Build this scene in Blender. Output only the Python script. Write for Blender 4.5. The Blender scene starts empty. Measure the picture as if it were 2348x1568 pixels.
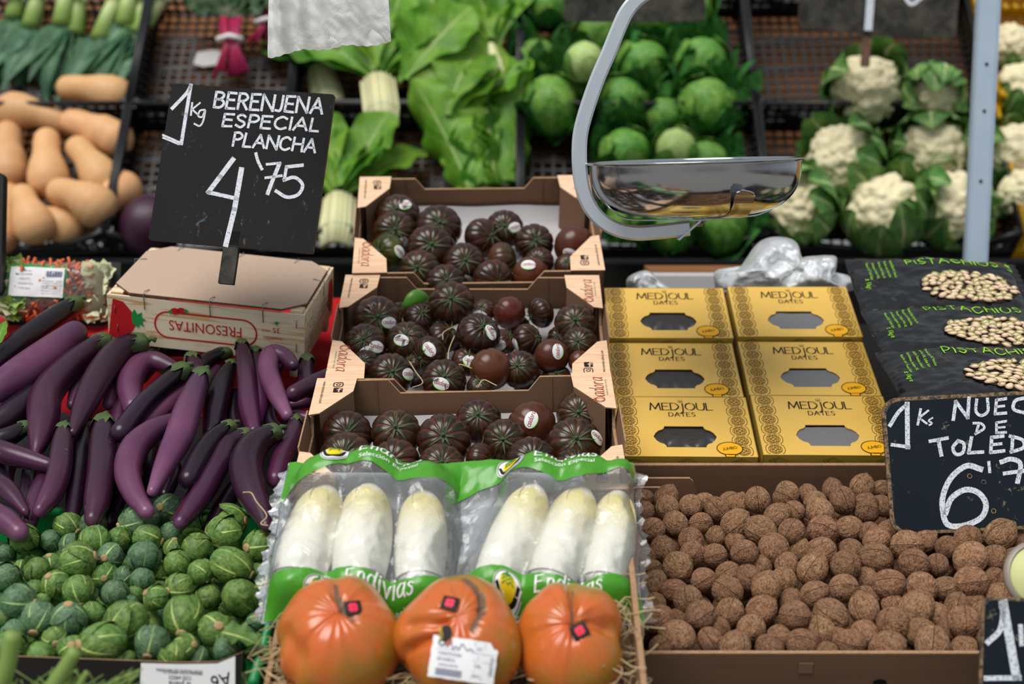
import bpy, bmesh, math, random
import numpy as np
from mathutils import Vector, Matrix, noise, Euler
from mathutils.geometry import tessellate_polygon
pi=math.pi; sin=math.sin; cos=math.cos
# ------------------------------------------------------------------ camera, light, exposure
SC=bpy.context.scene; COL=SC.collection
F=3261.0; PITCH=math.radians(8.0); CAMZ=1.55
cam=bpy.data.cameras.new('camera'); camo=bpy.data.objects.new('camera',cam); COL.objects.link(camo)
cam.sensor_width=36; cam.lens=F*36/2348; camo.location=(0,0,CAMZ); camo.rotation_euler=(pi/2-PITCH,0,0)
cam.dof.use_dof=True; cam.dof.focus_distance=1.90; cam.dof.aperture_fstop=3.3; cam.dof.aperture_blades=0
cam.clip_start=.05; cam.clip_end=60
SC.camera=camo
W=bpy.data.worlds.new('world'); SC.world=W; W.use_nodes=True
nt=W.node_tree; nt.nodes.clear()
wo=nt.nodes.new('ShaderNodeOutputWorld'); wb=nt.nodes.new('ShaderNodeBackground'); wr=nt.nodes.new('ShaderNodeValToRGB')
wc=nt.nodes.new('ShaderNodeTexCoord'); ws=nt.nodes.new('ShaderNodeSeparateXYZ'); wm=nt.nodes.new('ShaderNodeMapRange')
wm.inputs[1].default_value=-1; wm.inputs[2].default_value=1
nt.links.new(wc.outputs['Generated'],ws.inputs[0]); nt.links.new(ws.outputs[2],wm.inputs[0]); nt.links.new(wm.outputs[0],wr.inputs[0])
nt.links.new(wr.outputs[0],wb.inputs[0]); nt.links.new(wb.outputs[0],wo.inputs[0])
cr=wr.color_ramp; cr.elements[0].position=.44; cr.elements[0].color=(.13,.12,.11,1); cr.elements[1].position=.493; cr.elements[1].color=(.95,1.0,1.05,1)
e=cr.elements.new(.57); e.color=(.72,.78,.85,1)
e=cr.elements.new(.78); e.color=(.86,.93,1.0,1); e=cr.elements.new(1.0); e.color=(.95,1.0,1.08,1)
wb.inputs[1].default_value=0.50
sl=bpy.data.lights.new('sun','SUN'); sl.energy=3.0; sl.angle=math.radians(38); sl.color=(1,.97,.93)
so=bpy.data.objects.new('sun',sl); COL.objects.link(so)
so.rotation_euler=Vector((-.28,-.42,.86)).to_track_quat('Z','Y').to_euler()
SC.view_settings.view_transform='Standard'; SC.view_settings.look='None'; SC.view_settings.gamma=1
SC.view_settings.exposure=0.0; SC.view_settings.use_curve_mapping=False
# ------------------------------------------------------------------ projection helpers (pixel of the 2348x1568 frame -> place in the stall)
CP,SP=cos(PITCH),sin(PITCH); CAM=Vector((0,0,CAMZ))
def ray(px,py):
    x=(px-1174)/F; y=(784-py)/F
    return Vector((x, CP+y*SP, -SP+y*CP))
def at(px,py,Y):
    d=ray(px,py); return CAM+d*(Y/d.y)
def proj(p):
    q=Vector(p)-CAM; f=q.y*CP-q.z*SP; u=q.y*SP+q.z*CP
    return (1174+F*q.x/f, 784-F*u/f)
def hit(px,py,P,N):
    d=ray(px,py); return CAM+d*((P-CAM).dot(N)/d.dot(N))
def slope_plane(y0,Y0,y1,Y1):
    a=at(1174,y0,Y0); b=at(1174,y1,Y1); t=(b-a).normalized(); return a, Vector((0,-t.z,t.y)), t
def pose(w,h,c,Y0=2.0,tilt=.5,it=60):
    """c: pixels of TL,TR,BR,BL corners of a flat w x h rectangle -> matrix of its frame (x right, y up its face, z out of it)"""
    pts=[Vector((-w/2,h/2,0)),Vector((w/2,h/2,0)),Vector((w/2,-h/2,0)),Vector((-w/2,-h/2,0))]
    cx=sum(p[0] for p in c)/4; cy=sum(p[1] for p in c)/4
    L=at(cx,cy,Y0); x=np.array([tilt,0,0,L.x,L.y,L.z],float); tgt=np.array(c,float).ravel()
    def mat(x): return Matrix.Translation(Vector(x[3:6]))@Euler(x[:3],'XYZ').to_matrix().to_4x4()
    def f(x):
        m=mat(x); return np.array([proj(m@p) for p in pts]).ravel()-tgt
    lam=1.0
    r=f(x)
    for _ in range(it):
        J=np.zeros((8,6))
        for k in range(6):
            d=np.zeros(6); d[k]=1e-5; J[:,k]=(f(x+d)-r)/1e-5
        A=J.T@J; step=np.linalg.solve(A+lam*np.diag(np.diag(A)),-J.T@r); r2=f(x+step)
        if (r2@r2)<(r@r): x=x+step; r=r2; lam=max(lam*.3,1e-9)
        else: lam*=4
    m=mat(x); print('pose',[round(math.degrees(a),1) for a in x[:3]],[round(a,3) for a in x[3:]],'err',round(float(np.sqrt(r@r/4)),1))
    return m
# ------------------------------------------------------------------ mesh builder
def srgb(h):
    h=h.lstrip('#'); r=[int(h[i:i+2],16)/255 for i in (0,2,4)]
    return tuple((c/12.92 if c<=.04045 else ((c+.055)/1.055)**2.4) for c in r)+(1,)
def lerp(a,b,t): return a+(b-a)*t
def spline(pts,n):
    """Catmull-Rom through pts (tuples of any length), n samples per span"""
    P=[np.array(p,float) for p in pts]
    if len(P)<3: 
        return [tuple(P[0]+(P[-1]-P[0])*i/n) for i in range(n+1)]
    P=[2*P[0]-P[1]]+P+[2*P[-1]-P[-2]]; out=[]
    for i in range(1,len(P)-2):
        a,b,c,d=P[i-1:i+3]
        for k in range(n):
            t=k/n; out.append(tuple(.5*((2*b)+(c-a)*t+(2*a-5*b+4*c-d)*t*t+(3*b-a-3*c+d)*t**3)))
    out.append(tuple(P[-2])); return out
class MB:
    def __init__(s): s.v=[]; s.f=[]; s.m=[]; s.u=[]; s.w=[]
    def add(s,vs,fs,uv=None,mi=0):
        o=len(s.v); s.v+= [tuple(v) for v in vs]; s.f+=[tuple(i+o for i in f) for f in fs]; s.m+=[mi]*len(fs)
        if uv is None: uv=[(0,0)]*len(vs)
        s.u+=[a[0] for a in uv]; s.w+=[a[1] for a in uv]; return s
    def box(s,c,size,mi=0,M=None,uv=None):
        x,y,z=[k/2 for k in size]; vs=[Vector((c[0]+a*x,c[1]+b*y,c[2]+d*z)) for a in(-1,1) for b in(-1,1) for d in(-1,1)]
        if M: vs=[M@v for v in vs]
        return s.add(vs,[(0,1,3,2),(4,6,7,5),(0,4,5,1),(2,3,7,6),(0,2,6,4),(1,5,7,3)],None if uv is None else [uv]*8,mi)
    def bar(s,a,b,w,h,mi=0,up=Vector((0,0,1))):
        a=Vector(a);b=Vector(b); t=(b-a).normalized(); x=t.cross(up)
        if x.length<1e-4: x=Vector((1,0,0))
        x.normalize(); y=x.cross(t); vs=[]
        for p in(a,b):
            for i,j in((-1,-1),(1,-1),(1,1),(-1,1)): vs.append(p+x*i*w/2+y*j*h/2)
        return s.add(vs,[(0,1,2,3),(7,6,5,4),(0,4,5,1),(1,5,6,2),(2,6,7,3),(3,7,4,0)],None,mi)
    def grid(s,nu,nv,fn,cu=False,mi=0):
        """fn(a,b)->(point,u,v) a in 0..1 around, b in 0..1 along"""
        vs=[];uv=[];nu_=nu if cu else nu+1
        for j in range(nv+1):
            for i in range(nu_):
                r=fn(i/nu,j/nv); vs.append(r[0]); uv.append(r[1:3] if len(r)>2 else (i/nu,j/nv))
        fs=[]
        for j in range(nv):
            for i in range(nu):
                a=j*nu_+i; b=j*nu_+(i+1)%nu_ if cu else a+1; fs.append((a,b,b+nu_,a+nu_))
        return s.add(vs,fs,uv,mi)
    def tube(s,pts,rad,n=8,mi=0,cap=True,flat=1.0,up=None):
        pts=[Vector(p) for p in pts]; N=len(pts)
        if not hasattr(rad,'__len__'): rad=[rad]*N
        t0=(pts[1]-pts[0]).normalized(); x=up.copy() if up else (Vector((0,0,1)) if abs(t0.z)<.9 else Vector((1,0,0)))
        x=(x-t0*x.dot(t0)).normalized(); vs=[];uv=[]
        for k,p in enumerate(pts):
            t=(pts[min(k+1,N-1)]-pts[max(k-1,0)])
            if t.length<1e-9: t=t0
            t=t.normalized(); x=(x-t*x.dot(t)).normalized(); y=t.cross(x)
            for i in range(n):
                a=2*pi*i/n; vs.append(p+(x*cos(a)+y*sin(a)*flat)*rad[k]); uv.append((i/n,k/(N-1)))
        fs=[(k*n+i,k*n+(i+1)%n,(k+1)*n+(i+1)%n,(k+1)*n+i) for k in range(N-1) for i in range(n)]
        if cap: fs+= [tuple(range(n))[::-1], tuple((N-1)*n+i for i in range(n))]
        return s.add(vs,fs,uv,mi)
    def lathe(s,prof,n=32,mi=0,M=None):
        vs=[];uv=[]
        for k,(r,z) in enumerate(prof):
            for i in range(n):
                a=2*pi*i/n; v=Vector((r*cos(a),r*sin(a),z)); vs.append(M@v if M else v); uv.append((i/n,k/(len(prof)-1)))
        fs=[(k*n+i,k*n+(i+1)%n,(k+1)*n+(i+1)%n,(k+1)*n+i) for k in range(len(prof)-1) for i in range(n)]
        return s.add(vs,fs,uv,mi)
    def poly(s,loops,z0,z1=None,M=None,mi=0,mi_side=None):
        """flat polygon with holes at z0 (and extruded to z1)"""
        L=[[Vector((p[0],p[1],0)) for p in l] for l in loops]; flat=[p for l in L for p in l]
        tris=tessellate_polygon(L); T=(lambda v:M@v) if M else (lambda v:v)
        def orient(t,up):
            a,b,c=[flat[i] for i in t]; n=(b-a).cross(c-a).z
            return tuple(t) if (n>0)==up else tuple(t)[::-1]
        if z1 is None:
            return s.add([T(Vector((p.x,p.y,z0))) for p in flat],[orient(t,True) for t in tris],None,mi)
        s.add([T(Vector((p.x,p.y,z1))) for p in flat],[orient(t,True) for t in tris],None,mi)
        s.add([T(Vector((p.x,p.y,z0))) for p in flat],[orient(t,False) for t in tris],None,mi)
        for l in L:
            n=len(l); s.add([T(Vector((p.x,p.y,z0))) for p in l]+[T(Vector((p.x,p.y,z1))) for p in l],[(i,(i+1)%n,(i+1)%n+n,i+n) for i in range(n)],None,mi if mi_side is None else mi_side)
        return s
    def xf(s,M,start=0):
        s.v[start:]=[tuple(M@Vector(v)) for v in s.v[start:]]; return s
    def mesh(s,name,mats,smooth=True):
        me=bpy.data.meshes.new(name); me.from_pydata(s.v,[],s.f)
        for m in (mats if isinstance(mats,(list,tuple)) else [mats]): me.materials.append(m)
        if any(s.m): me.polygons.foreach_set('material_index',s.m)
        me.attributes.new('u','FLOAT','POINT').data.foreach_set('value',s.u)
        me.attributes.new('v','FLOAT','POINT').data.foreach_set('value',s.w)
        if smooth: me.polygons.foreach_set('use_smooth',[True]*len(s.f))
        me.update(); return me
    def build(s,name,mats,parent=None,M=None,smooth=True):
        me=s.mesh(name,mats,smooth)
        if smooth=='auto': sharp(me)
        return obj(name,me,parent,M)
def sharp(me,ang=.6):
    try: me.set_sharp_from_angle(angle=ang)
    except Exception: pass
def obj(name,me,parent=None,M=None):
    o=bpy.data.objects.new(name,me); COL.objects.link(o)
    if M is not None: o.matrix_world=M
    if parent is not None: o.parent=parent     # children are given in the parent's own frame
    return o
def tag(o,label=None,cat=None,group=None,kind=None):
    if label: o['label']=label
    if cat: o['category']=cat
    if group: o['group']=group
    if kind: o['kind']=kind
    return o
def empty(name,M,label,cat,group=None):
    o=bpy.data.objects.new(name,None); o.empty_display_size=.02; COL.objects.link(o); o.matrix_world=M
    return tag(o,label,cat,group)
def copy_tree(o,M,label=None):
    c=o.copy(); COL.objects.link(c); c.matrix_world=M
    if label: c['label']=label
    for ch in list(o.children):
        d=ch.copy(); COL.objects.link(d); d.parent=c
        for g in list(ch.children):
            e2=g.copy(); COL.objects.link(e2); e2.parent=d
    return c
def frame(o,x,y,z):
    m=Matrix((x,y,z)).transposed().to_4x4(); m.translation=o; return m
def axis_frame(o,z,roll=0.0,s=1.0):
    q=Vector(z).normalized().to_track_quat('Z','Y').to_matrix().to_4x4()
    return Matrix.Translation(o)@q@Matrix.Rotation(roll,4,'Z')@Matrix.Scale(s,4)
ORD='first second third fourth fifth sixth seventh eighth ninth tenth eleventh twelfth thirteenth fourteenth fifteenth sixteenth seventeenth eighteenth nineteenth twentieth'.split()
# ------------------------------------------------------------------ materials
class NT:
    def __init__(s,name):
        s.mat=bpy.data.materials.new(name); s.mat.use_nodes=True; s.t=s.mat.node_tree; s.t.nodes.clear()
        s.out=s.t.nodes.new('ShaderNodeOutputMaterial')
    def n(s,typ,**k):
        n=s.t.nodes.new('ShaderNode'+typ)
        for a,b in k.items(): setattr(n,a,b)
        return n
    def l(s,a,b): s.t.links.new(a,b)
    def val(s,inp,x):
        if isinstance(x,(int,float)): inp.default_value=x
        elif isinstance(x,tuple): inp.default_value=x
        else: s.l(x,inp)
    def math(s,op,a,b=0.0,clamp=False):
        n=s.n('Math',operation=op,use_clamp=clamp); s.val(n.inputs[0],a); s.val(n.inputs[1],b); return n.outputs[0]
    def mix(s,f,a,b):
        n=s.n('MixRGB'); s.val(n.inputs[0],f); s.val(n.inputs[1],a); s.val(n.inputs[2],b); return n.outputs[0]
    def coord(s,kind='Object'): return s.n('TexCoord').outputs[kind]
    def noise(s,scale,detail=2,rough=.5,vec=None,dist=0):
        n=s.n('TexNoise'); n.inputs['Scale'].default_value=scale; n.inputs['Detail'].default_value=detail; n.inputs['Roughness'].default_value=rough; n.inputs['Distortion'].default_value=dist
        s.l(vec or s.coord(),n.inputs['Vector']); return n.outputs[0]
    def voro(s,scale,vec=None,feature='F1'):
        n=s.n('TexVoronoi',feature=feature); n.inputs['Scale'].default_value=scale; s.l(vec or s.coord(),n.inputs['Vector']); return n.outputs['Distance']
    def stretch(s,sc,kind='Object'):
        n=s.n('Mapping'); n.inputs['Scale'].default_value=sc; s.l(s.coord(kind),n.inputs[0]); return n.outputs[0]
    def attr(s,name):
        n=s.n('Attribute'); n.attribute_name=name; return n.outputs['Fac']
    def rng(s,x,a,b,c=0.,d=1.):
        n=s.n('MapRange'); s.val(n.inputs[0],x)
        for i,k in enumerate((a,b,c,d)): n.inputs[i+1].default_value=k
        return n.outputs[0]
    def rand(s): return s.n('ObjectInfo').outputs['Random']
    def vary(s,col,amt=.15,hue=.01):
        h=s.n('HueSaturation'); s.l(s.rng(s.rand(),0,1,1-amt,1+amt),h.inputs['Value']); 
        r2=s.math('FRACT',s.math('MULTIPLY',s.rand(),7.31)); s.l(s.rng(r2,0,1,.5-hue,.5+hue),h.inputs['Hue']); s.val(h.inputs['Color'],col); return h.outputs[0]
    def bump(s,h,strength=.3,dist=.002):
        n=s.n('Bump'); n.inputs['Strength'].default_value=strength; n.inputs['Distance'].default_value=dist; s.l(h,n.inputs['Height']); return n.outputs[0]
    def bsdf(s,col,rough=.5,spec=.5,metal=0.,normal=None,coat=0.,sss=0.,alpha=None,sheen=0.):
        b=s.n('BsdfPrincipled'); s.val(b.inputs['Base Color'],col); s.val(b.inputs['Roughness'],rough); b.inputs['Specular IOR Level'].default_value=spec; s.val(b.inputs['Metallic'],metal)
        b.inputs['Coat Weight'].default_value=coat; b.inputs['Coat Roughness'].default_value=.15
        if sss: b.inputs['Subsurface Weight'].default_value=sss; b.inputs['Subsurface Radius'].default_value=(.01,.008,.004); b.inputs['Subsurface Scale'].default_value=1.0
        if normal is not None: s.l(normal,b.inputs['Normal'])
        if sheen: b.inputs['Sheen Weight'].default_value=sheen
        return b.outputs[0]
    def done(s,sh): s.l(sh,s.out.inputs[0]); return s.mat
def simple(name,col,rough=.5,spec=.4,metal=0,nscale=0,amt=.12,bump=0,bscale=60,coat=0,vary=0):
    t=NT(name); c=srgb(col) if isinstance(col,str) else col
    if nscale: 
        d=tuple(x*(1-amt*2) for x in c[:3])+(1,); u=tuple(min(1,x*(1+amt)) for x in c[:3])+(1,); c=t.mix(t.noise(nscale,4,.6),d,u)
    if vary: c=t.vary(c,vary)
    nb=t.bump(t.noise(bscale,4,.6),bump) if bump else None
    return t.done(t.bsdf(c,rough,spec,metal,nb,coat))
def film(name,tint,dens,rough=.12,wr=25,bump=.5,trans=.5,gl=.35):
    """thin clear or milky plastic: see-through + diffuse/translucent + gloss"""
    t=NT(name); nb=t.bump(t.noise(wr,5,.6,dist=1.0),bump,.004)
    tr=t.n('BsdfTransparent'); tr.inputs[0].default_value=(1,1,1,1)
    df=t.n('BsdfDiffuse'); df.inputs[0].default_value=tint; t.l(nb,df.inputs['Normal'])
    tl=t.n('BsdfTranslucent'); tl.inputs[0].default_value=tint
    m1=t.n('MixShader'); m1.inputs[0].default_value=trans; t.l(df.outputs[0],m1.inputs[1]); t.l(tl.outputs[0],m1.inputs[2])
    m2=t.n('MixShader'); m2.inputs[0].default_value=dens; t.l(tr.outputs[0],m2.inputs[1]); t.l(m1.outputs[0],m2.inputs[2])
    g=t.n('BsdfGlossy'); g.inputs[0].default_value=(1,1,1,1); g.inputs['Roughness'].default_value=rough; t.l(nb,g.inputs['Normal'])
    fr=t.n('Fresnel'); fr.inputs[0].default_value=1.5; t.l(nb,fr.inputs['Normal'])
    m3=t.n('MixShader'); t.l(t.math('MULTIPLY',fr.outputs[0],gl*2,True),m3.inputs[0]); t.l(m2.outputs[0],m3.inputs[1]); t.l(g.outputs[0],m3.inputs[2])
    return t.done(m3.outputs[0])
MAT={}
def mats():
    M=MAT
    M['black_plastic']=simple('black_plastic','#101112',.45,.5,nscale=30)
    M['yellow_plastic']=simple('yellow_plastic','#d9a514',.45,.4,nscale=20)
    M['green_plastic']=simple('green_plastic','#0f8a45',.4,.5,nscale=20)
    M['kraft_board']=simple('kraft_board','#8a5e3c',.9,.1,nscale=9,bump=.2)
    M['cardboard']=(lambda t:t.done(t.bsdf(t.mix(t.noise(14,4,.6),srgb('#7a5c48'),srgb('#8c6b54')),.9,.1,normal=t.bump(t.noise(1,2,.5,t.stretch((60,4,60))),.12,.001))))(NT('cardboard'))
    M['card_edge']=simple('card_edge','#b08c6c',.9,.1,nscale=200,amt=.25,bump=.6,bscale=400)
    M['wood_print']=(lambda t:t.done(t.bsdf(t.mix(t.rng(t.noise(1,4,.6,t.stretch((8,170,8)),1.5),.42,.7),srgb('#ecc9a8'),srgb('#dda97f')),.65,.25)))(NT('wood_print'))
    M['pine']=(lambda t:t.done(t.bsdf(t.mix(t.rng(t.noise(1,3,.55,t.stretch((5,90,60)),2.2),.5,.62),srgb('#ecdcc0'),srgb('#d6aa70')),.6,.25)))(NT('pine'))
    M['lid_board']=simple('lid_board','#c0a692',.9,.1,nscale=250,amt=.08)
    M['white_paper']=simple('white_paper','#bcb9ba',.8,.2,nscale=8,amt=.05,bump=.2,bscale=12)
    M['label_white']=simple('label_white','#e9e9ea',.6,.3)
    M['ink_black']=simple('ink_black','#15120f',.6,.3); M['ink_red']=simple('ink_red','#c01a22',.6,.3); M['ink_green']=simple('ink_green','#1f8f45',.6,.3)
    M['ink_darkred']=simple('ink_darkred','#a03624',.6,.3); M['ink_lime']=simple('ink_lime','#8fd81f',.45,.3); M['ink_blue']=simple('ink_blue','#5a5f80',.6,.3)
    M['ink_white']=simple('ink_white','#f1f3f0',.5,.3); M['ink_yellow']=simple('ink_yellow','#f6d51c',.5,.3); M['ink_pink']=simple('ink_pink','#e8254f',.5,.3)
    M['ink_gold']=simple('ink_gold','#6b4a0e',.6,.3); M['badge']=simple('badge','#efae12',.5,.3); M['steel_wire']=simple('steel_wire','#8d8f93',.35,.5,.9)
    M['red_cloth']=simple('red_cloth','#b3101c',.85,.2,nscale=14,bump=.5,bscale=18)
    M['stone']=simple('stone','#8b8783',.9,.2,nscale=5,bump=.3)
    M['stall_dark']=simple('stall_dark','#15130f',.8,.2,nscale=6)
    M['gold_box']=(lambda t:t.done(t.bsdf(t.mix(t.noise(10,3,.6),srgb('#e6b64c'),srgb('#eec463')),.38,.5,.12,t.bump(t.noise(9,3,.5),.12,.004))))(NT('gold_box'))
    M['gold_side']=simple('gold_side','#c6a545',.4,.5,nscale=10)
    M['walnut_board']=(lambda t:t.done(t.bsdf(t.mix(t.noise(1,4,.6,t.stretch((3,40,60))),srgb('#6a4f3d'),srgb('#80634c')),.75,.2,normal=t.bump(t.noise(1,3,.5,t.stretch((4,90,90))),.2,.001))))(NT('walnut_board'))
    t=NT('blackboard'); sc=t.rng(t.noise(55,6,.75,t.stretch((1,.45,1))),.60,.70); c=t.mix(t.noise(5,3,.6),srgb('#131212'),srgb('#1f1e1e')); c=t.mix(t.math('MULTIPLY',sc,t.rng(t.noise(7,2,.5),.5,.62)),c,srgb('#8b776b'))
    c=t.mix(t.math('MULTIPLY',t.rng(t.noise(40,5,.7,dist=2),.64,.70),t.rng(t.noise(5,2),.5,.65)),c,srgb('#5a6c7a')); M['blackboard']=t.done(t.bsdf(c,.7,.2))
    t=NT('slate_blue'); c=t.mix(t.noise(6,3,.6),srgb('#0d151d'),srgb('#18222c')); c=t.mix(t.math('MULTIPLY',t.rng(t.noise(70,5,.7),.60,.66),t.rng(t.noise(16,2),.5,.6)),c,srgb('#7d7462')); M['slate_blue']=t.done(t.bsdf(c,.7,.2))
    t=NT('slate_worn'); c=t.mix(t.rng(t.noise(14,5,.7),.42,.66),srgb('#262625'),srgb('#545045')); M['slate_worn']=t.done(t.bsdf(c,.8,.25))
    t=NT('worn_edge'); M['worn_edge']=t.done(t.bsdf(t.mix(t.rng(t.noise(120,4,.7),.4,.6),srgb('#7a5a44'),srgb('#5a4c40')),.85,.2))
    t=NT('sign_edge_blue'); M['sign_rim']=t.done(t.bsdf(t.mix(t.rng(t.noise(160,4,.7),.42,.58),srgb('#3a3a36'),srgb('#94785a')),.85,.2))
    t=NT('chalk_paint'); c=t.mix(t.rng(t.noise(1,4,.7,t.stretch((220,700,220)),.6),.36,.46),srgb('#6e7277'),srgb('#dfe3ea')); M['chalk_paint']=t.done(t.bsdf(c,.7,.2))
    t=NT('chalk_soft'); c=t.mix(t.rng(t.noise(500,4,.7),.38,.5),srgb('#7d8790'),srgb('#e2e8ef')); M['chalk_soft']=t.done(t.bsdf(c,.8,.2))
    # vegetables
    t=NT('black_tomato_skin'); z=t.attr('v'); g=t.attr('u')
    c=t.mix(t.rng(z,.15,.95),srgb('#1c1c0e'),srgb('#3e1a0e')); c=t.mix(t.math('MULTIPLY',t.rng(t.noise(2,3,.6),.42,.62),.55),c,srgb('#4a2418'))
    c=t.mix(t.math('MULTIPLY',g,t.rng(z,.04,.42,.95,.0),True),c,srgb('#86401f')); M['black_tomato']=t.done(t.bsdf(t.vary(c,.25,.012),.25,.42,normal=t.bump(t.noise(5,2),.03,.001)))
    t=NT('brown_tomato_skin'); z=t.attr('v'); g=t.attr('u'); c=t.mix(t.rng(z,.25,.8),srgb('#3a3016'),srgb('#5c2c1a')); c=t.mix(t.math('MULTIPLY',t.rng(t.noise(25,3,.6),.4,.65),.6),c,srgb('#44201a')); M['brown_tomato']=t.done(t.bsdf(t.vary(c,.22,.012),.28,.4))
    t=NT('green_tomato_skin'); z=t.attr('v'); c=t.mix(t.rng(t.noise(1.5,3,.6),.4,.65),srgb('#2f3210'),srgb('#4b4a17')); M['greenish_tomato']=t.done(t.bsdf(c,.28,.4))
    M['calyx']=simple('calyx','#48583a',.65,.35,nscale=3,amt=.2,bump=.3,bscale=8)
    t=NT('aubergine_skin'); v=t.attr('v'); st=t.noise(1,3,.6,t.stretch((14,14,14)))
    c=t.mix(t.rng(v,.05,.75),srgb('#1c0d1b'),srgb('#4a1f3e')); c=t.mix(t.rng(st,.35,.7,0,.7),c,srgb('#35152a')); c=t.mix(t.rng(v,.84,1.0,0,.6),c,srgb('#835078'))
    c=t.mix(t.math('MULTIPLY',t.rng(t.noise(90,5,.7),.66,.72),.5),c,srgb('#9a6b78')); M['aubergine']=t.done(t.bsdf(t.vary(c,.40,.012),.31,.45,normal=t.bump(t.noise(30,3),.06,.003)))
    t=NT('aubergine_pale'); v=t.attr('v'); c=t.mix(t.rng(v,.0,.5),srgb('#281424'),srgb('#683856')); c=t.mix(t.rng(v,.7,1.0,0,.7),c,srgb('#956284')); c=t.mix(t.rng(t.noise(16,4,.6),.4,.7,0,.6),c,srgb('#48204a')); M['aubergine_pale']=t.done(t.bsdf(t.vary(c,.2,.01),.33,.45,normal=t.bump(t.noise(30,3),.06,.003)))
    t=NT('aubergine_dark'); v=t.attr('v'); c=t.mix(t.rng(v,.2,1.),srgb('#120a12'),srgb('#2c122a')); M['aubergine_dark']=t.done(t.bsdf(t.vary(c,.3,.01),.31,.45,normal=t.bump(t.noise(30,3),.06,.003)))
    M['aubergine_cap']=simple('aubergine_cap','#4f6238',.7,.3,nscale=50,amt=.3,bump=.5,bscale=120)
    M['scar']=simple('scar','#b6a06e',.8,.2)
    def leafmat(name,dark,light,rib,k=1.0,veins=9,tex=60,bs=.4,ribw=.10,trans=.15):
        t=NT(name); u=t.math('ABSOLUTE',t.attr('u')); v=t.attr('v')
        base=t.mix(t.rng(t.noise(tex,4,.6),.35,.68),srgb(dark),srgb(light))
        ribm=t.rng(t.math('SUBTRACT',u,t.math('MULTIPLY',t.math('SUBTRACT',1.08,v),ribw)),-.01,.05,1.,0.)
        ph=t.math('SUBTRACT',t.math('MULTIPLY',v,float(veins)),t.math('MULTIPLY',u,veins*.42)); fr=t.math('ABSOLUTE',t.math('SUBTRACT',t.math('FRACT',ph),.5))
        vn=t.math('MULTIPLY',t.rng(fr,.0,.07,1.,0.),t.rng(u,.0,.9,.75,.1)); m=t.math('MAXIMUM',ribm,vn,True)
        m=t.math('MULTIPLY',m,k,True); c=t.vary(t.mix(m,base,srgb(rib)),.14,.01)
        b=t.bsdf(c,.5,.4,normal=t.bump(t.math('ADD',t.math('MULTIPLY',t.noise(tex*1.5,3),.6),t.math('MULTIPLY',m,.5)),bs,.003))
        tl=t.n('BsdfTranslucent'); t.l(c,tl.inputs[0]); mx=t.n('MixShader'); mx.inputs[0].default_value=trans; t.l(b,mx.inputs[1]); t.l(tl.outputs[0],mx.inputs[2]); return t.done(mx.outputs[0])
    M['leaf_sprout']=leafmat('leaf_sprout','#3c6026','#759648','#b9cf74',1.0,7,3.5,.6,.07,.0)
    M['leaf_sprout_blue']=leafmat('leaf_sprout_blue','#38583a','#668660','#a8c57c',1.0,7,3.5,.6,.07,.0)
    M['leaf_chard']=leafmat('leaf_chard','#558f1c','#8cbc3a','#cfdd90',.7,7,14,.5,.05,.35)
    M['leaf_chard_dark']=leafmat('leaf_chard_dark','#356c18','#5c9a2a','#9cbf60',.7,7,14,.5,.05,.3)
    M['leaf_savoy']=leafmat('leaf_savoy','#1f5424','#4a8a3c','#5f9440',.8,8,4,1.0,.05,.1)
    M['leaf_savoy_head']=leafmat('leaf_savoy_head','#42802c','#82b04c','#a3c468',.7,8,3.5,.9,.05,.1)
    M['leaf_cauli']=leafmat('leaf_cauli','#417a38','#7fa958','#cddc9c',1.0,8,3,.5,.16,.1)
    M['leaf_leek']=leafmat('leaf_leek','#26523a','#58855c','#93b283',.25,3,20,.3,.03,.1)
    M['leaf_red']=leafmat('leaf_red','#1f3d1c','#33592b','#9c2450',.8,7,30,.5,.05,.1)
    M['curd']=simple('curd','#efe3bb',.7,.3,nscale=3,amt=.06,bump=1.0,bscale=16)
    M['stem_white']=simple('stem_white','#dbd8a8',.5,.4,nscale=40,amt=.08,vary=.2)
    M['stem_red']=simple('stem_red','#a81e4e',.4,.4,nscale=30,amt=.2,vary=.15)
    M['shaft_leek']=(lambda t:t.done(t.bsdf(t.mix(t.rng(t.attr('v'),.0,.9),srgb('#e8ebb6'),srgb('#93b25a')),.4,.4)))(NT('shaft_leek'))
    M['stub']=simple('stub','#bfa276',.85,.2,nscale=6,amt=.2,bump=.6,bscale=14)
    M['white_cabbage']=leafmat('white_cabbage','#9dbb60','#c3d68a','#d6e3a8',.6,7,3,.2,.05,.05)
    t=NT('squash_skin'); M['squash']=t.done(t.bsdf(t.vary(t.mix(t.noise(14,4,.6),srgb('#cf9660'),srgb('#e6b986')),.1,.008),.5,.35))
    M['squash_stem']=simple('squash_stem','#8a6d45',.8,.2)
    t=NT('walnut_shell'); g=t.attr('u'); c=t.mix(t.rng(t.noise(2.6,4,.6),.3,.7),srgb('#b98460'),srgb('#e2b288')); c=t.mix(t.rng(g,.0,1.,0.,.92),c,srgb('#36221a'))
    c=t.mix(t.rng(t.noise(1,4,.65,t.stretch((6,6,2.2)),1.6),.50,.60,0,.5),c,srgb('#5e3f2e')); M['walnut']=t.done(t.bsdf(t.vary(c,.16,.005),.62,.3,normal=t.bump(t.noise(1,5,.65,t.stretch((11,11,4.5)),1.2),1.0,.005)))
    t=NT('beef_tomato_skin'); u=t.attr('u'); v=t.attr('v'); c=t.mix(t.rng(t.noise(1.3,3,.5,dist=.6),.38,.66),srgb('#cc6a2a'),srgb('#a67426')); c=t.mix(t.rng(v,.55,.95),c,srgb('#8a6c24')); c=t.mix(t.rng(v,.0,.35,.75,0.),c,srgb('#cb5628'))
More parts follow.
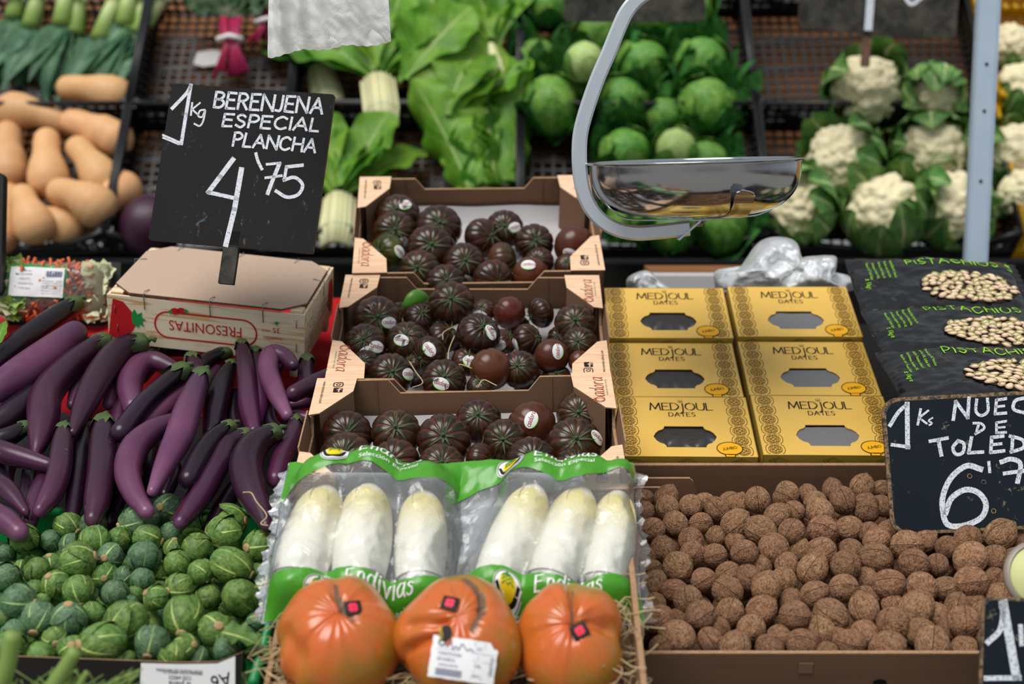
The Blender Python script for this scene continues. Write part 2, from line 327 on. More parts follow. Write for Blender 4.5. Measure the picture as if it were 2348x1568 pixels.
    c=t.mix(t.math('MULTIPLY',t.rng(t.noise(1.0,3,.5),.55,.70),.6),c,srgb('#7d7a24')); c=t.mix(u,c,srgb('#6d5038')); M['beef_tomato']=t.done(t.bsdf(c,t.math('ADD',t.math('MULTIPLY',u,.4),.26),.5,coat=.2,normal=t.bump(t.noise(4,3),.06,.002)))
    t=NT('endive_leaf'); v=t.attr('v'); c=t.mix(t.math('MULTIPLY',t.rng(v,.35,1.0),t.rng(t.noise(1.6,3),.35,.6)),srgb('#e9e8dc'),srgb('#e6d56c')); M['endive']=t.done(t.bsdf(c,.4,.4,normal=t.bump(t.noise(1,3,.5,t.stretch((16,16,1))),.6,.003)))
    M['film_clear']=film('film_clear',(.84,.88,.92,1),.12,.12,30,1.0,.3,.7)
    M['film_back']=film('film_back',(.62,.68,.74,1),.75,.2,30,.6,.3,.3)
    M['film_salad']=film('film_salad',(.8,.85,.85,1),.08,.12,18,.7,.4,.5)
    M['film_window']=film('film_window',(.35,.35,.37,1),.08,.2,60,.5,.2,.4)
    M['film_window_reflect']=film('film_window_reflect',(.20,.20,.205,1),.9,.3,60,.4,.1,.5)  # reflection on the window film painted in as a dense grey tint
    M['film_milky']=film('film_milky',(.97,.98,.95,1),.95,.22,26,.7,.35,.6)
    M['bag_white']=film('bag_white',(.90,.93,.96,1),.95,.3,26,1.0,.35,.35)
    t=NT('bag_black'); M['bag_black']=t.done(t.bsdf(srgb('#0b0d0f'),.24,.5,normal=t.bump(t.noise(9,2,.5,dist=1.5),.7,.012)))
    t=NT('pack_green'); c=t.mix(t.rng(t.voro(900),.1,.5),srgb('#1d7f22'),srgb('#4d9a24')); M['pack_green']=t.done(t.bsdf(c,.3,.5,normal=t.bump(t.noise(24,4),.5,.003)))
    t=NT('galvanised'); M['galvanised']=t.done(t.bsdf(t.mix(t.noise(20,4,.6),srgb('#b4c8dc'),srgb('#ccdcea')),.4,.5,.2,t.bump(t.noise(40,3),.1,.001)))
    t=NT('brushed_aluminium'); M['aluminium']=t.done(t.bsdf(t.mix(t.noise(1,4,.6,t.stretch((40,40,9))),srgb('#cfd8e0'),srgb('#e8eef4')),.28,.5,.6,t.bump(t.noise(160,3),.05,.0005)))
    t=NT('stainless'); M['stainless']=t.done(t.bsdf(srgb('#b9bcbf'),t.rng(t.noise(60,4),.3,.7,.10,.2),.5,1.0,t.bump(t.noise(25,2),.04,.002)))
    M['straw']=simple('straw','#c9b087',.8,.2,nscale=50,amt=.2,vary=.1)
    M['pod']=simple('pod','#4f8a24',.35,.5,nscale=30)
    M['date']=simple('date','#2a1712',.35,.5,nscale=60,amt=.35,bump=.6,bscale=120)
    M['carrot']=simple('carrot','#e0703c',.5,.4,nscale=30,amt=.15); M['salad_green']=simple('salad_green','#8fb04a',.5,.4,nscale=40,amt=.3); M['salad_pale']=simple('salad_pale','#dfe2b4',.5,.4,nscale=40,amt=.1)
    t=NT('nut_shell'); c=t.mix(t.noise(120,3),srgb('#d9b68c'),srgb('#efdcc0')); c=t.mix(t.rng(t.attr('v'),.55,1.0),c,srgb('#6e4a30')); M['nut_shell']=t.done(t.bsdf(c,.6,.3)); M['nut_kernel']=simple('nut_kernel','#93a04a',.6,.3); M['print_dark']=simple('print_dark','#1a120c',.6,.3)  # nut_shell: rim colour darkened, domed shading painted into the printed nuts
    M['stalk_green']=simple('stalk_green','#7f9a4c',.5,.4,nscale=20,amt=.1); M['purple_cabbage']=simple('purple_cabbage','#3b1830',.45,.4,nscale=20,amt=.2)
    M['red_tomato']=simple('red_tomato','#b3221c',.25,.5); M['rubber_green']=simple('rubber_green','#3a9a6a',.5,.4); M['pale_green']=simple('pale_green','#c9cc8c',.5,.3); M['pewter']=simple('pewter','#8f8577',.4,.5)
mats()
M_=MAT
# ------------------------------------------------------------------ lettering: a stroke alphabet and the built-in font
def _p(s): return [tuple(float(a) for a in q.split(',')) for q in s.split()]
GL={'A':(.78,['0,0 .39,1 .78,0','.14,.36 .64,.36']),'B':(.6,['0,0 0,1','s0,1 .34,1 .52,.78 .34,.55 0,.54','s0,.54 .4,.54 .6,.28 .4,.01 0,0']),
'C':(.72,['s.7,.84 .4,1 .1,.8 0,.5 .1,.18 .4,0 .7,.15']),'D':(.7,['0,0 0,1','s0,1 .42,.96 .7,.5 .42,.05 0,0']),'E':(.56,['.54,1 0,1 0,0 .56,0','0,.53 .46,.53']),
'F':(.54,['.54,1 0,1 0,0','0,.53 .44,.53']),'G':(.76,['s.7,.84 .4,1 .1,.8 0,.5 .1,.18 .4,0 .72,.15','.72,.15 .72,.46 .45,.46']),'H':(.68,['0,0 0,1','.68,0 .68,1','0,.53 .68,.53']),'I':(.06,['.03,0 .03,1']),
'J':(.42,['s.38,1 .38,.3 .26,.02 0,.06']),'K':(.62,['0,0 0,1','.58,1 .02,.45 .62,0']),'L':(.5,['0,1 0,0 .5,0']),'M':(.9,['0,0 .1,1 .45,.15 .8,1 .9,0']),'N':(.72,['0,0 0,1 .72,0 .72,1']),
'O':(.82,['s.41,1 .12,.86 0,.5 .12,.14 .41,0 .7,.14 .82,.5 .7,.86 .41,1']),'P':(.56,['0,0 0,1','s0,1 .36,1 .56,.75 .36,.5 0,.48']),'R':(.62,['0,0 0,1','s0,1 .36,1 .55,.76 .36,.53 0,.5','.26,.5 .62,0']),
'S':(.56,['s.52,.86 .3,1 .05,.84 .14,.6 .44,.42 .53,.2 .3,0 .02,.13']),'T':(.66,['0,1 .66,1','.33,1 .33,0']),'U':(.66,['s0,1 0,.35 .12,.05 .33,0 .55,.05 .66,.35 .66,1']),
'a':(.5,['s.46,.6 .2,.66 .02,.35 .14,.02 .36,.12 .46,.5','s.46,.66 .44,.2 .54,0']),'d':(.52,['s.44,.5 .2,.66 .02,.35 .14,.02 .36,.1 .46,.4','s.52,1.05 .44,.3 .54,0']),'o':(.46,['s.24,.64 .04,.45 .06,.1 .26,0 .42,.2 .4,.52 .24,.64']),
'r':(.4,['.06,.62 .06,0','s.06,.35 .2,.62 .38,.58']),'n':(.5,['.06,.64 .06,0','s.06,.45 .25,.66 .42,.5 .44,0']),'i':(.12,['.06,.62 .06,0','.06,.84 .06,.9']),'v':(.46,['0,.64 .23,0 .46,.64']),'s':(.38,['s.36,.54 .2,.65 .05,.5 .3,.28 .33,.08 .15,0 .0,.1']),
'g':(.46,['s.42,.6 .2,.64 .04,.4 .16,.1 .38,.2 .42,.5','s.42,.62 .42,-.1 .25,-.36 .02,-.25']),'1':(.34,['0,.7 .3,1 .3,0']),'5':(.5,['.46,1 .06,1 .04,.56','s.04,.56 .3,.62 .5,.35 .32,.02 0,.08']),'€':(.6,['s.6,.85 .35,1 .1,.5 .35,0 .6,.15','-.05,.6 .4,.6','-.05,.42 .4,.42']),' ':(.35,[])}
def smooth2(pts,n=5): return [tuple(p) for p in spline(pts,n)]
def glyphs(text,h=1.0,gap=.2,slant=0.0,jit=0.0,rnd=None):
    """-> ([(smooth?, [(x,y)...])...], width)"""
    x=0;out=[]
    for ch in text:
        w,st=GL[ch]
        for s_ in st:
            sm=s_[0]=='s'; p=_p(s_[1:] if sm else s_)
            if jit: p=[(a+rnd.uniform(-jit,jit),b+rnd.uniform(-jit,jit)) for a,b in p]
            out.append((sm,[((x+a+slant*b)*h,b*h) for a,b in p]))
        x+=w+gap
    return out,(x-gap)*h
def ribbon(mb,pts,w,mapf,mi=0,nib=None,ext=.35):
    """flat painted stroke; pts 2D, mapf(x,y)->3D"""
    P=[Vector((a,b)) for a,b in pts]
    if len(P)<2: return
    d0=(P[0]-P[1]).normalized(); d1=(P[-1]-P[-2]).normalized(); P[0]=P[0]+d0*w*ext; P[-1]=P[-1]+d1*w*ext
    vs=[]
    for i,p in enumerate(P):
        t=(P[min(i+1,len(P)-1)]-P[max(i-1,0)]); t=t.normalized() if t.length>1e-12 else Vector((1,0)); n=Vector((-t.y,t.x))
        ww=w
        if nib: ww=w*(nib[1]+(1-nib[1])*abs(t.x*sin(nib[0])-t.y*cos(nib[0])))
        vs+= [mapf(*(p+n*ww/2)),mapf(*(p-n*ww/2))]
    mb.add(vs,[(2*i,2*i+1,2*i+3,2*i+2) for i in range(len(P)-1)],None,mi)
def strokes(mb,gl,w,mapf,mi=0,nib=None,step=None):
    for sm,p in gl:
        if sm: ribbon(mb,smooth2(p,6),w,mapf,mi,nib)
        else:
            for a,b in zip(p,p[1:]):
                k=1 if not step else max(1,int(math.dist(a,b)/step)); q=[(lerp(a[0],b[0],i/k),lerp(a[1],b[1],i/k)) for i in range(k+1)]
                ribbon(mb,q,w,mapf,mi,nib)
_bt={}
def btext(s):
    """outline of the built-in font as triangles, cap height about 0.73, from x=0"""
    if s in _bt: return _bt[s]
    c=bpy.data.curves.new('t','FONT'); c.body=s; c.resolution_u=3; o=bpy.data.objects.new('t',c); COL.objects.link(o)
    dg=bpy.context.evaluated_depsgraph_get(); dg.update(); me=bpy.data.meshes.new_from_object(o.evaluated_get(dg))
    v=[tuple(x.co) for x in me.vertices]; f=[tuple(p.vertices) for p in me.polygons]; bpy.data.objects.remove(o); bpy.data.curves.remove(c); bpy.data.meshes.remove(me)
    w=max(p[0] for p in v) if v else 0; _bt[s]=(v,f,w); return _bt[s]
def label_text(mb,s,x,y,h,mapf,mi=0,rot=0.0,fit=None,center=False,sx=1.0):
    """h = cap height; rot turns about (x,y)"""
    v,f,w=btext(s); k=h/.73; kx=k*sx
    if fit: kx=fit/w
    off=-w*kx/2 if center else 0; c,s_=cos(rot),sin(rot)
    mb.add([mapf(x+(a*kx+off)*c-b*k*s_, y+(a*kx+off)*s_+b*k*c) for a,b,_ in v],f,None,mi)
def flatmap(z=.0006,M=None):
    if M: return lambda x,y:M@Vector((x,y,z))
    return lambda x,y:Vector((x,y,z))
def rotmap(ox,oy,ang,z=.0006,M=None):
    c,s=cos(ang),sin(ang); f=flatmap(z,M); return lambda x,y:f(ox+x*c-y*s,oy+x*s+y*c)
def oval(cx,cy,rx,ry,n=24,a0=0): return [(cx+rx*cos(a0+2*pi*i/n),cy+ry*sin(a0+2*pi*i/n)) for i in range(n)]
def rrect(w,h,r,n=5,cx=0,cy=0):
    out=[]
    for sx,sy,a in((1,1,0),(-1,1,pi/2),(-1,-1,pi),(1,-1,1.5*pi)):
        for i in range(n+1):
            t=a+pi/2*i/n; out.append((cx+sx*(w/2-r)+r*cos(t),cy+sy*(h/2-r)+r*sin(t)))
    return out
def sq_poly(mb,pts,mapf,mi=0):
    L=[Vector((a,b,0)) for a,b in pts]; T=tessellate_polygon([L]); out=[]
    for t in T:
        a,b,c=[L[i] for i in t]; out.append(tuple(t) if (b-a).cross(c-a).z>0 else tuple(t)[::-1])
    mb.add([mapf(*p) for p in pts],out,None,mi)
R=random.Random(5)
# ------------------------------------------------------------------ setting
def struct(name,mb,m,M=None,smooth=False): return tag(mb.build(name,m,None,M,smooth),kind='structure')
mb=MB(); mb.box((0,0,-.025),(18,18,.05)); struct('floor',mb,M_['stone'])
ALPHA=math.radians(50); RY,RZ=3.42,CAMZ-.275                        # the rear rack: crates laid on a steep slope
UPS=Vector((0,cos(ALPHA),sin(ALPHA))); NRM=Vector((0,-sin(ALPHA),cos(ALPHA)))
def rackM(x,k,dy=0.0): return frame(Vector((x,RY,RZ))+UPS*(.4*k+dy),Vector((1,0,0)),UPS,NRM)
RP=Vector((0,RY,RZ))
def rk(px,py,h=0.0): return hit(px,py,RP+NRM*h,NRM)
mb=MB(); mb.box((0,1.0,-.085),(4.2,1.75,.02)); struct('wall_back',mb,M_['kraft_board'],frame(RP,Vector((1,0,0)),UPS,NRM))
mb=MB(); mb.box((0,3.52,.63),(4.2,.24,1.26)); mb.box((0,3.37,.95),(4.2,.05,.03)); struct('wall_front_rack',mb,M_['stall_dark'])
# front table: dark boards under the whole display
mb=MB(); mb.box((0,1.9,.42),(3.2,1.15,.84)); mb.box((0,2.5,.46),(3.2,.06,.92)); tt=mb.build('display_table',M_['stall_dark'],None,None,False); tag(tt,'dark stall table carrying the whole front display','table')
# red cloth over the stepped rise under the aubergines
EA,EN,ET=slope_plane(1200,1.80,770,2.22)
mb=MB(); rr=random.Random(3)
def redf(a,b):
    p=EA+ET*(.30+b*.36)-EN*.05; x=-1.05+a*.83; w=.004*sin(a*40+b*9)+.003*sin(b*31); return (Vector((x,p.y,p.z))+EN*w,a,b)
mb.grid(60,30,redf); tag(mb.build('red_cloth',M_['red_cloth']),'bright red cloth spread behind the aubergines under the strawberry crate','cloth')
mb=MB(); mb.grid(20,12,lambda a,b:((lambda p:(Vector((-1.05+a*.83,p.y,p.z)),a,b))(EA+ET*(-.04+b*.36)-EN*.048))); tag(mb.build('gap_shade_sheet',M_['black_plastic']),'added black sheet giving dark shade to gaps in the aubergine heap','shade sheet')  # black sheet added so the gaps between aubergines read as deep shade
def wedge(mb,x0,x1,Y0,z0,Y1,z1,zb=.84):
    vs=[(x,y,z) for x in(x0,x1) for y,z in((Y0,zb),(Y1,zb),(Y1,z1),(Y0,z0))]
    mb.add(vs,[(0,1,2,3),(7,6,5,4),(0,4,5,1),(1,5,6,2),(2,6,7,3),(3,7,4,0)])
mb=MB()
wedge(mb,-1.05,-.235,1.86,EA.z-.055-.03,2.34,EA.z-.055-.03+.46*ET.z/ET.y)
wedge(mb,-.225,.165,1.68,.97,2.66,1.27)
wedge(mb,.165,1.2,2.03,.99,2.66,1.21)
tag(mb.build('display_riser',M_['stall_dark'],None,None,False),'dark sloping riser hidden under the trays and boxes','riser')
# ------------------------------------------------------------------ plastic crates of the rear rack
def crate(x0,x1,k,label,mat,L=.395,H=.105,sag=.07,nx=None,cat='crate',group='plastic crates on the rear rack'):
    w=x1-x0-.008; o=empty('plastic_crate',rackM(x0+.004,k),label,cat,group); m=M_[mat]; nx=nx or int(w/.026)
    b=MB()                                   # rim frame
    def rimz(t): return H-sag*(1-abs(2*t-1)**3)
    b.tube([Vector((w*t,0,rimz(t))) for t in [i/16 for i in range(17)]],.008,6)
    b.tube([Vector((w*t,L,H)) for t in (0,1)],.007,6); b.box((0,L/2,H),(.014,L,.012)); b.box((w,L/2,H),(.014,L,.012))
    b.build('rim',m,o)
    for cx in(0,w):
        for cy in(0,L):
            q=MB(); q.box((cx+(.006 if cx==0 else -.006),cy+(.006 if cy==0 else -.006),H/2),(.016,.016,H)); q.build('corner_post',m,o,None,False)
    b=MB()
    for i in range(nx+1): b.box((w*i/nx,L/2,.004),(.006,L,.005))
    ny=int(L/.026)
    for j in range(ny+1): b.box((w/2,L*j/ny,.004),(w,.006,.005))
    for j in(.25,.5,.75): b.bar((0,L*j,.003),(w,L*(j+.1),.003),.008,.006)
    b.build('base_grid',m,o,None,False)
    for nm,y in(('front_panel',0),('back_panel',L)):
        b=MB()
        for i in range(nx+1):
            z=(rimz(i/nx) if y==0 else H); b.box((w*i/nx,y,z/2),(.007,.005,z))
        if y==0:
            for fz in(.35,.7): b.tube([Vector((w*t,0,rimz(t)*fz)) for t in [i/12 for i in range(13)]],.005,4)
            b.box((w/2,0,.018),(w,.006,.036))
        else:
            for fz in(.2,.5,.8): b.box((w/2,y,H*fz),(w,.005,.012))
        b.build(nm,m,o,None,False)
    for x in(0,w):
        b=MB()
        for j in range(ny+1): b.box((x,L*j/ny,H/2),(.005,.007,H))
        for fz in(.12,.5,.85): b.box((x,L/2,H*fz),(.005,L,.014))
        b.build('side_panel',m,o,None,False)
    return o
XC=[-1.56,-.955,-.555,.02,.61,1.2,1.8]
wh=['leeks','butternut squash','','red-stemmed chard','','chard bunches','','savoy cabbages','','cauliflowers','','']
crate(XC[0],XC[1],0,'black plastic crate holding the butternut squashes','black_plastic')
crate(XC[0],XC[1],1,'black plastic crate holding the leeks','black_plastic')
crate(XC[1],XC[2],0,'narrow black crate behind the aubergine price board','black_plastic')
crate(XC[1],XC[2],1,'narrow black crate with the red-stemmed chard','black_plastic',sag=.01)
crate(XC[2],XC[3],0,'black crate of green chard and lettuce, lower one behind the tomato trays','black_plastic',sag=.0)
crate(XC[2],XC[3],1,'black crate of chard bunches above the lettuce crate','black_plastic',sag=.0)
crate(XC[3],XC[4],0,'lower black crate of cabbages behind the scale pan','black_plastic')
crate(XC[3],XC[4],1,'upper black crate full of dark savoy cabbages','black_plastic')
crate(XC[4],XC[5],0,'lower black crate crowded with leafy cauliflowers','black_plastic')
crate(XC[4],XC[5],1,'half-empty black crate with two cauliflowers','black_plastic')
crate(XC[5],XC[6],0,'lower yellow plastic crate beyond the metal post','yellow_plastic')
crate(XC[5],XC[6],1,'middle yellow plastic crate beyond the metal post','yellow_plastic',H=.14)
crate(XC[5],XC[6],2,'topmost yellow plastic crate beyond the metal post','yellow_plastic',H=.14)
crate(XC[3],XC[4],2,'black crate of savoy cabbages behind the upper slate','black_plastic')
crate(XC[4],XC[5],2,'empty black crate behind the worn price slate','black_plastic')
# ------------------------------------------------------------------ leaves
def leaf_mb(L,Wd,curl=.6,cup=.3,ruffle=.06,stem=.0,tip=.7,nu=8,nv=12,seed=0,sw=.12,mb=None,M=None,broad=False):
    """leaf from origin along +y, face +z; curl bends the tip back towards -z"""
    r=random.Random(seed); ph=r.uniform(0,6); mb=mb or MB(); st=len(mb.v)
    def f(a,b):
        u=2*a-1; t=b
        if t<stem: wd=Wd*sw
        elif broad: q=(t-stem)/(1-stem); wd=Wd*max(.03,lerp(sw,1,min(1,q*1.9)**1.3)*math.sqrt(max(0,1-max(0,(q-.5)/.5)**2.4)))
        else:
            q=(t-stem)/(1-stem); wd=Wd*max(sw*(1-q),(sin(pi*min(1,q**tip)))**.75 if q<1 else 0.02)
        ang=curl*t; y=L*(sin(ang)/curl if abs(curl)>1e-3 else t); z=-L*((1-cos(ang))/curl if abs(curl)>1e-3 else 0)
        x=u*wd/2; z+=cup*abs(u)**1.7*wd/2; rf=ruffle*wd*abs(u)**2
        z+=rf*sin(t*19+ph+2*(u>0)); 
        return (Vector((x,y,z)),u,t)
    mb.grid(nu,nv,f)
    if M: mb.xf(M,st)
    return mb
def sphere_mb(r,nu=32,nv=20,disp=None,mb=None,sq=1.0):
    mb=mb or MB()
    def f(a,b):
        th=pi*b; ph=2*pi*a; d=Vector((sin(th)*cos(ph),sin(th)*sin(ph),cos(th)))
        k,u,v=disp(d,th,ph) if disp else (1,0,b)
        p=d*r*k; p.z*=sq; return (p,u,v)
    mb.grid(nu,nv,f,cu=True); return mb
def inview(p,m=60):
    q=proj(p); return -m<q[0]<2348+m and -m<q[1]<1568+m
# ------------------------------------------------------------------ rear rack: squashes
def squash_mesh(seed,ln=.20,rn=.034,rb=.052,bend=.12):
    b=MB(); r=random.Random(seed)
    prof=[(0,.2),(.02,.75),(.06,.95),(.2,1.0),(.36,.98),(.46,1.1),(.56,1.3),(.68,rb/rn*.97),(.78,rb/rn),(.88,rb/rn*.88),(.95,rb/rn*.6),(.99,rb/rn*.3),(1,.1)]
    n=26; P=[];Rr=[]
    for i in range(n+1):
        t=i/n
        for k in range(len(prof)-1):
            if prof[k][0]<=t<=prof[k+1][0]:
                q=(t-prof[k][0])/(prof[k+1][0]-prof[k][0]); q=q*q*(3-2*q) if k>2 and k<8 else q; Rr.append(rn*lerp(prof[k][1],prof[k+1][1],q)); break
        P.append(Vector((0,ln*t-ln*.55,bend*ln*sin(pi*t))))
    b.tube(P,Rr,24); s=MB(); a=P[0]; s.tube([a+Vector((0,.006,0)),a+Vector((0,-.008,.002)),a+Vector((0,-.016,.006))],[.009,.006,.0075],7)
    return b.mesh('squash',M_['squash']), s.mesh('squash_stem',M_['squash_stem'])
SQ=[squash_mesh(1),squash_mesh(2,.2,.037,.05,.08),squash_mesh(3,.17,.036,.054,.2)]
# neck end px, body end px, mesh, height above the crate floor, label detail
sqs=[(150,205,312,240,0,.05,'topmost squash, lying across the crate with its stem end out'),(150,275,318,350,1,.06,'large squash under the topmost one'),
(140,285,5,260,0,.05,'squash lying across, at the left side of the second row'),(20,300,25,445,1,.05,'upright squash at the picture edge'),
(110,325,118,455,0,.07,'upright squash in the middle of the crate'),(185,350,255,445,0,.06,'tilted squash with a dimpled base, by the crate wall'),
(60,470,92,545,2,.08,'squat squash pointing outwards in the bottom row'),(135,445,262,505,2,.09,'squash lying across the bottom row, on top'),
(20,470,5,560,1,.05,'squash at the lower corner of the picture edge'),(105,520,160,535,2,.03,'squash mostly hidden under the bottom row'),(255,480,275,460,2,.04,'squash tucked behind the dimpled one')]
for x0,y0,x1,y1,k,h,lb in sqs:
    a=rk(x0,y0,h); c=rk(x1,y1,h*.9); d=(c-a); L=max(d.length,.14); ctr=(a+c)/2; y=d.normalized(); x=y.cross(NRM).normalized(); z=x.cross(y)
    sc=min(.98,max(.74,(L+.045)/.20)); m=frame(ctr,x,y,z)@Matrix.Scale(sc,4); o=obj('butternut_squash',SQ[k][0],None,m); s=obj('stem',SQ[k][1],o)
    tag(o,lb.replace('at the left side of the second row','beside the large one').replace('squash','butternut squash',1),'squash','butternut squashes in the crate')
# purple cabbage behind the board
b=sphere_mb(.075,24,16,lambda d,th,ph:(1+.02*sin(5*ph)*sin(th),0,0)); tag(b.build('purple_cabbage',M_['purple_cabbage'],None,Matrix.Translation(rk(345,520,.06))),'purple cabbage half hidden behind the aubergine price board','cabbage')
# ------------------------------------------------------------------ leeks
def leek(x0,y0,x1,y1,x2,y2,h,seed,label):
    r=random.Random(seed); a=rk(x0,y0,h); m=rk(x1,y1,h); c=rk(x2,y2,h)
    o=empty('leek',Matrix.Translation(a),label,'leek','leeks in the upper crate'); A=Vector(); Mm=m-a; C=c-a
    b=MB(); b.tube([A,Mm*.5,Mm],[.021,.022,.024],12); b.build('shaft',M_['shaft_leek'],o)
    for i in range(6):
        f=(i-2.5)/2.5; d=(C-Mm); L=d.length*r.uniform(1.0,1.35); y=(d.normalized()+Vector((1,0,0))*(f*.5+r.uniform(-.2,.2))).normalized(); x=y.cross(NRM).normalized(); z=x.cross(y)
        q=leaf_mb(L*1.15,.058,curl=r.uniform(.2,.9),cup=.3,ruffle=.03,tip=.45,sw=.45,nu=6,nv=10,seed=seed*7+i)
        q.xf(frame(Mm-NRM*(.004+abs(f)*.008),x,y,z)); q.build('leaf',M_['leaf_leek'],o)
lk=[(70,-90,30,40,-30,150),(110,-80,70,60,0,150),(165,-80,140,55,60,150),(190,-90,172,78,110,165),(290,-60,228,88,120,170),(310,-70,285,55,180,150),(355,-40,300,75,190,160),(380,-20,318,75,225,150)]
ll=['leek whose leaves hang at the picture edge','leek with dark leaves, next to the edge one','leek with broad leaves in the crate middle','leek with a long pale yellow shaft','leek whose pale shaft splits into drooping leaves','leek lying over its neighbours with bright shaft','leek with thick pale shaft near the crate wall','leek against the crate wall with short leaves']
for i,(p,l) in enumerate(zip(lk,ll)): leek(*p,.05+.012*(i%3),i+1,l)
# ------------------------------------------------------------------ chard with red stems
def chard_red(px,py,qx,qy,n,label,seed):
    r=random.Random(seed); a=rk(px,py,.09); c=rk(qx,qy,.05); o=empty('red_chard',Matrix.Translation(a),label,'chard','red-stemmed chard bunches'); d=c-a
    for i in range(n):
        f=(i-(n-1)/2)/n; s=Vector((f*.07,0,0))+NRM*r.uniform(-.01,.015); b=MB(); b.tube([s*.9,d*.45+s*.45,d+s*1.5],[.006,.0055,.006],7); b.build('stalk',M_['stem_red'],o)
    for i in range(6):
        f=(i-2.5)/2.5; y=(-d.normalized()+Vector((f*.8,0,0))).normalized(); x=y.cross(NRM).normalized(); z=x.cross(y)
        q=leaf_mb(.14,.09,.5,.2,.14,.1,seed=i+seed); q.xf(frame(Vector((f*.03,0,0))+NRM*.01,x,y,z)); q.build('leaf',M_['leaf_red'],o)
    b=MB(); b.tube([d*.42+Vector((-.034,0,0))+NRM*.012,d*.40+NRM*.022,d*.42+Vector((.034,0,0))+NRM*.012],.007,6); b.build('rubber_band',M_['label_white'],o)
chard_red(528,45,530,172,8,'bunch of red-stemmed chard with a white band, in the narrow crate',1)
chard_red(622,20,608,110,5,'second red-stemmed chard bunch, beside the hanging bag',2)
b=MB(); b.poly([[(-.045,-.02),(-.02,-.03),(.04,-.02),(.045,.02),(.0,.03),(-.04,.02)]],0,.003); tag(b.build('paper_scrap',M_['white_paper'],None,Matrix.Translation(rk(485,135,.02))@frame(Vector(),Vector((1,0,0)),UPS,NRM)),'crumpled white paper scrap in the narrow crate beside the red chard','paper')
# ------------------------------------------------------------------ green chard bunches and lettuce
def bunch(bx,by,tx,ty,spread,h,label,seed,nl=9,L=None,Wd=.11,cat='chard',dark=.3,stems=True,band=True,name='chard_bunch'):
    r=random.Random(seed); a=rk(bx,by,h); c=rk(tx,ty,h); d=c-a; D=d.length; y0=d.normalized(); x0=y0.cross(NRM).normalized()
    o=empty(name,Matrix.Translation(a),label,cat,'green chard and lettuce on the rear rack')
    if stems:
        for i in range(9):
            f=(i-4)/4; b=MB(); s=x0*f*.03+NRM*(.018*(1-f*f)); e_=y0*D*.45+x0*f*.05*spread+NRM*.03*(1-f*f)
            b.tube([s,s*.8+e_*.4,e_],[.0085,.0075,.006],7,flat=.8); b.build('stalk',M_['stem_white'],o)
        if band: b=MB(); b.tube([y0*D*.16+x0*f*.036+NRM*(.008+.022*(1-f*f)) for f in(-1,-.6,0,.6,1)],.003,6); b.build('rubber_band',M_['rubber_green'],o)
    for i in range(nl):
        f=(i-(nl-1)/2)/((nl-1)/2); f=f+r.uniform(-.15,.15); ang=f*spread; y=(y0*cos(ang)+x0*sin(ang)+NRM*r.uniform(-.05,.35)).normalized(); x=y.cross(NRM).normalized(); z=x.cross(y)
        Lf=(L or D*.75)*r.uniform(.8,1.15); start=y0*D*(.47 if stems else .0)+x0*f*.02+NRM*(.035*(1-abs(f))+r.uniform(0,.02))
        q=leaf_mb(Lf,Wd*r.uniform(.85,1.15),r.uniform(.3,1.1),r.uniform(.15,.4),.10,.06,seed=seed*20+i,nu=10,nv=16,broad=True); q.xf(frame(start,x,y,z)@Matrix.Rotation(r.uniform(-.4,.4),4,'Y')); q.build('leaf',M_['leaf_chard_dark' if r.random()<dark else 'leaf_chard'],o)
    return o
bunch(880,292,850,60,.8,.11,'green chard bunch with cream stems tied by a green band, above the trays',1,11,Wd=.13)
bunch(760,250,700,60,.6,.04,'dark green chard bunch beside the hanging plastic bag',2,8,dark=.7)
bunch(770,565,790,330,.7,.10,'chard bunch with white stem end beside the price board',3,11,Wd=.12)
bunch(1070,240,1000,20,.9,.07,'chard bunch with broad overlapping leaves in the upper crate',4,11,Wd=.15,dark=.1)
bunch(1000,-80,990,140,.5,.05,'chard bunch hanging stems up at the picture top',5,8,Wd=.11)
bunch(1150,230,1095,-10,.35,.10,'pale chard with one big leaf and white midrib, by the crate divider',6,5,Wd=.16,dark=0)
bunch(1030,290,1140,40,.35,.10,'loose broad chard leaves lying over the upper chard crate front',9,6,Wd=.17,dark=0,stems=False,L=.26)
bunch(930,200,1020,110,.7,.10,'pale broad chard leaves fanned in the middle of the upper crate',12,6,Wd=.15,dark=.1,stems=False,L=.24)
def lettuce(bx,by,tx,ty,label,seed,wd=.13,n=13,h=.07):
    r=random.Random(seed); a=rk(bx,by,h); c=rk(tx,ty,h); d=c-a; D=d.length; y0=d.normalized(); x0=y0.cross(NRM).normalized()
    o=empty('romaine_lettuce',Matrix.Translation(a),label,'lettuce','green chard and lettuce on the rear rack')
    b=MB(); b.tube([Vector(),y0*.03,y0*.07],[.02,.032,.03],14); b.build('heart',M_['stem_white'],o)
    for i in range(n):
        ang=i*2.4; rr=.9 if i<6 else .55; dx=cos(ang)*rr; dz=sin(ang)*rr
        if dz<-.3: dz*=.4
        off=x0*dx*.055+NRM*dz*.035; y=(y0+x0*dx*.15+NRM*dz*.10).normalized(); zz=(x0*dx+NRM*(dz+.25)).normalized(); x=y.cross(zz).normalized(); z=x.cross(y)
        q=leaf_mb(D*r.uniform(.85,1.05),wd,r.uniform(-.5,.1),-.55 if i<7 else -.35,.16,.0,seed=seed*30+i,nu=12,nv=18,sw=.6,broad=True); q.xf(frame(off,x,y,z)); q.build('leaf',M_['leaf_chard' if i%4 else 'leaf_chard_dark'],o)
lettuce(1110,440,1045,205,'large romaine lettuce standing right behind the rear tomato tray',7,.15,15)
lettuce(1150,430,1130,205,'narrower romaine lettuce against the crate divider',8,.12,11,.05)
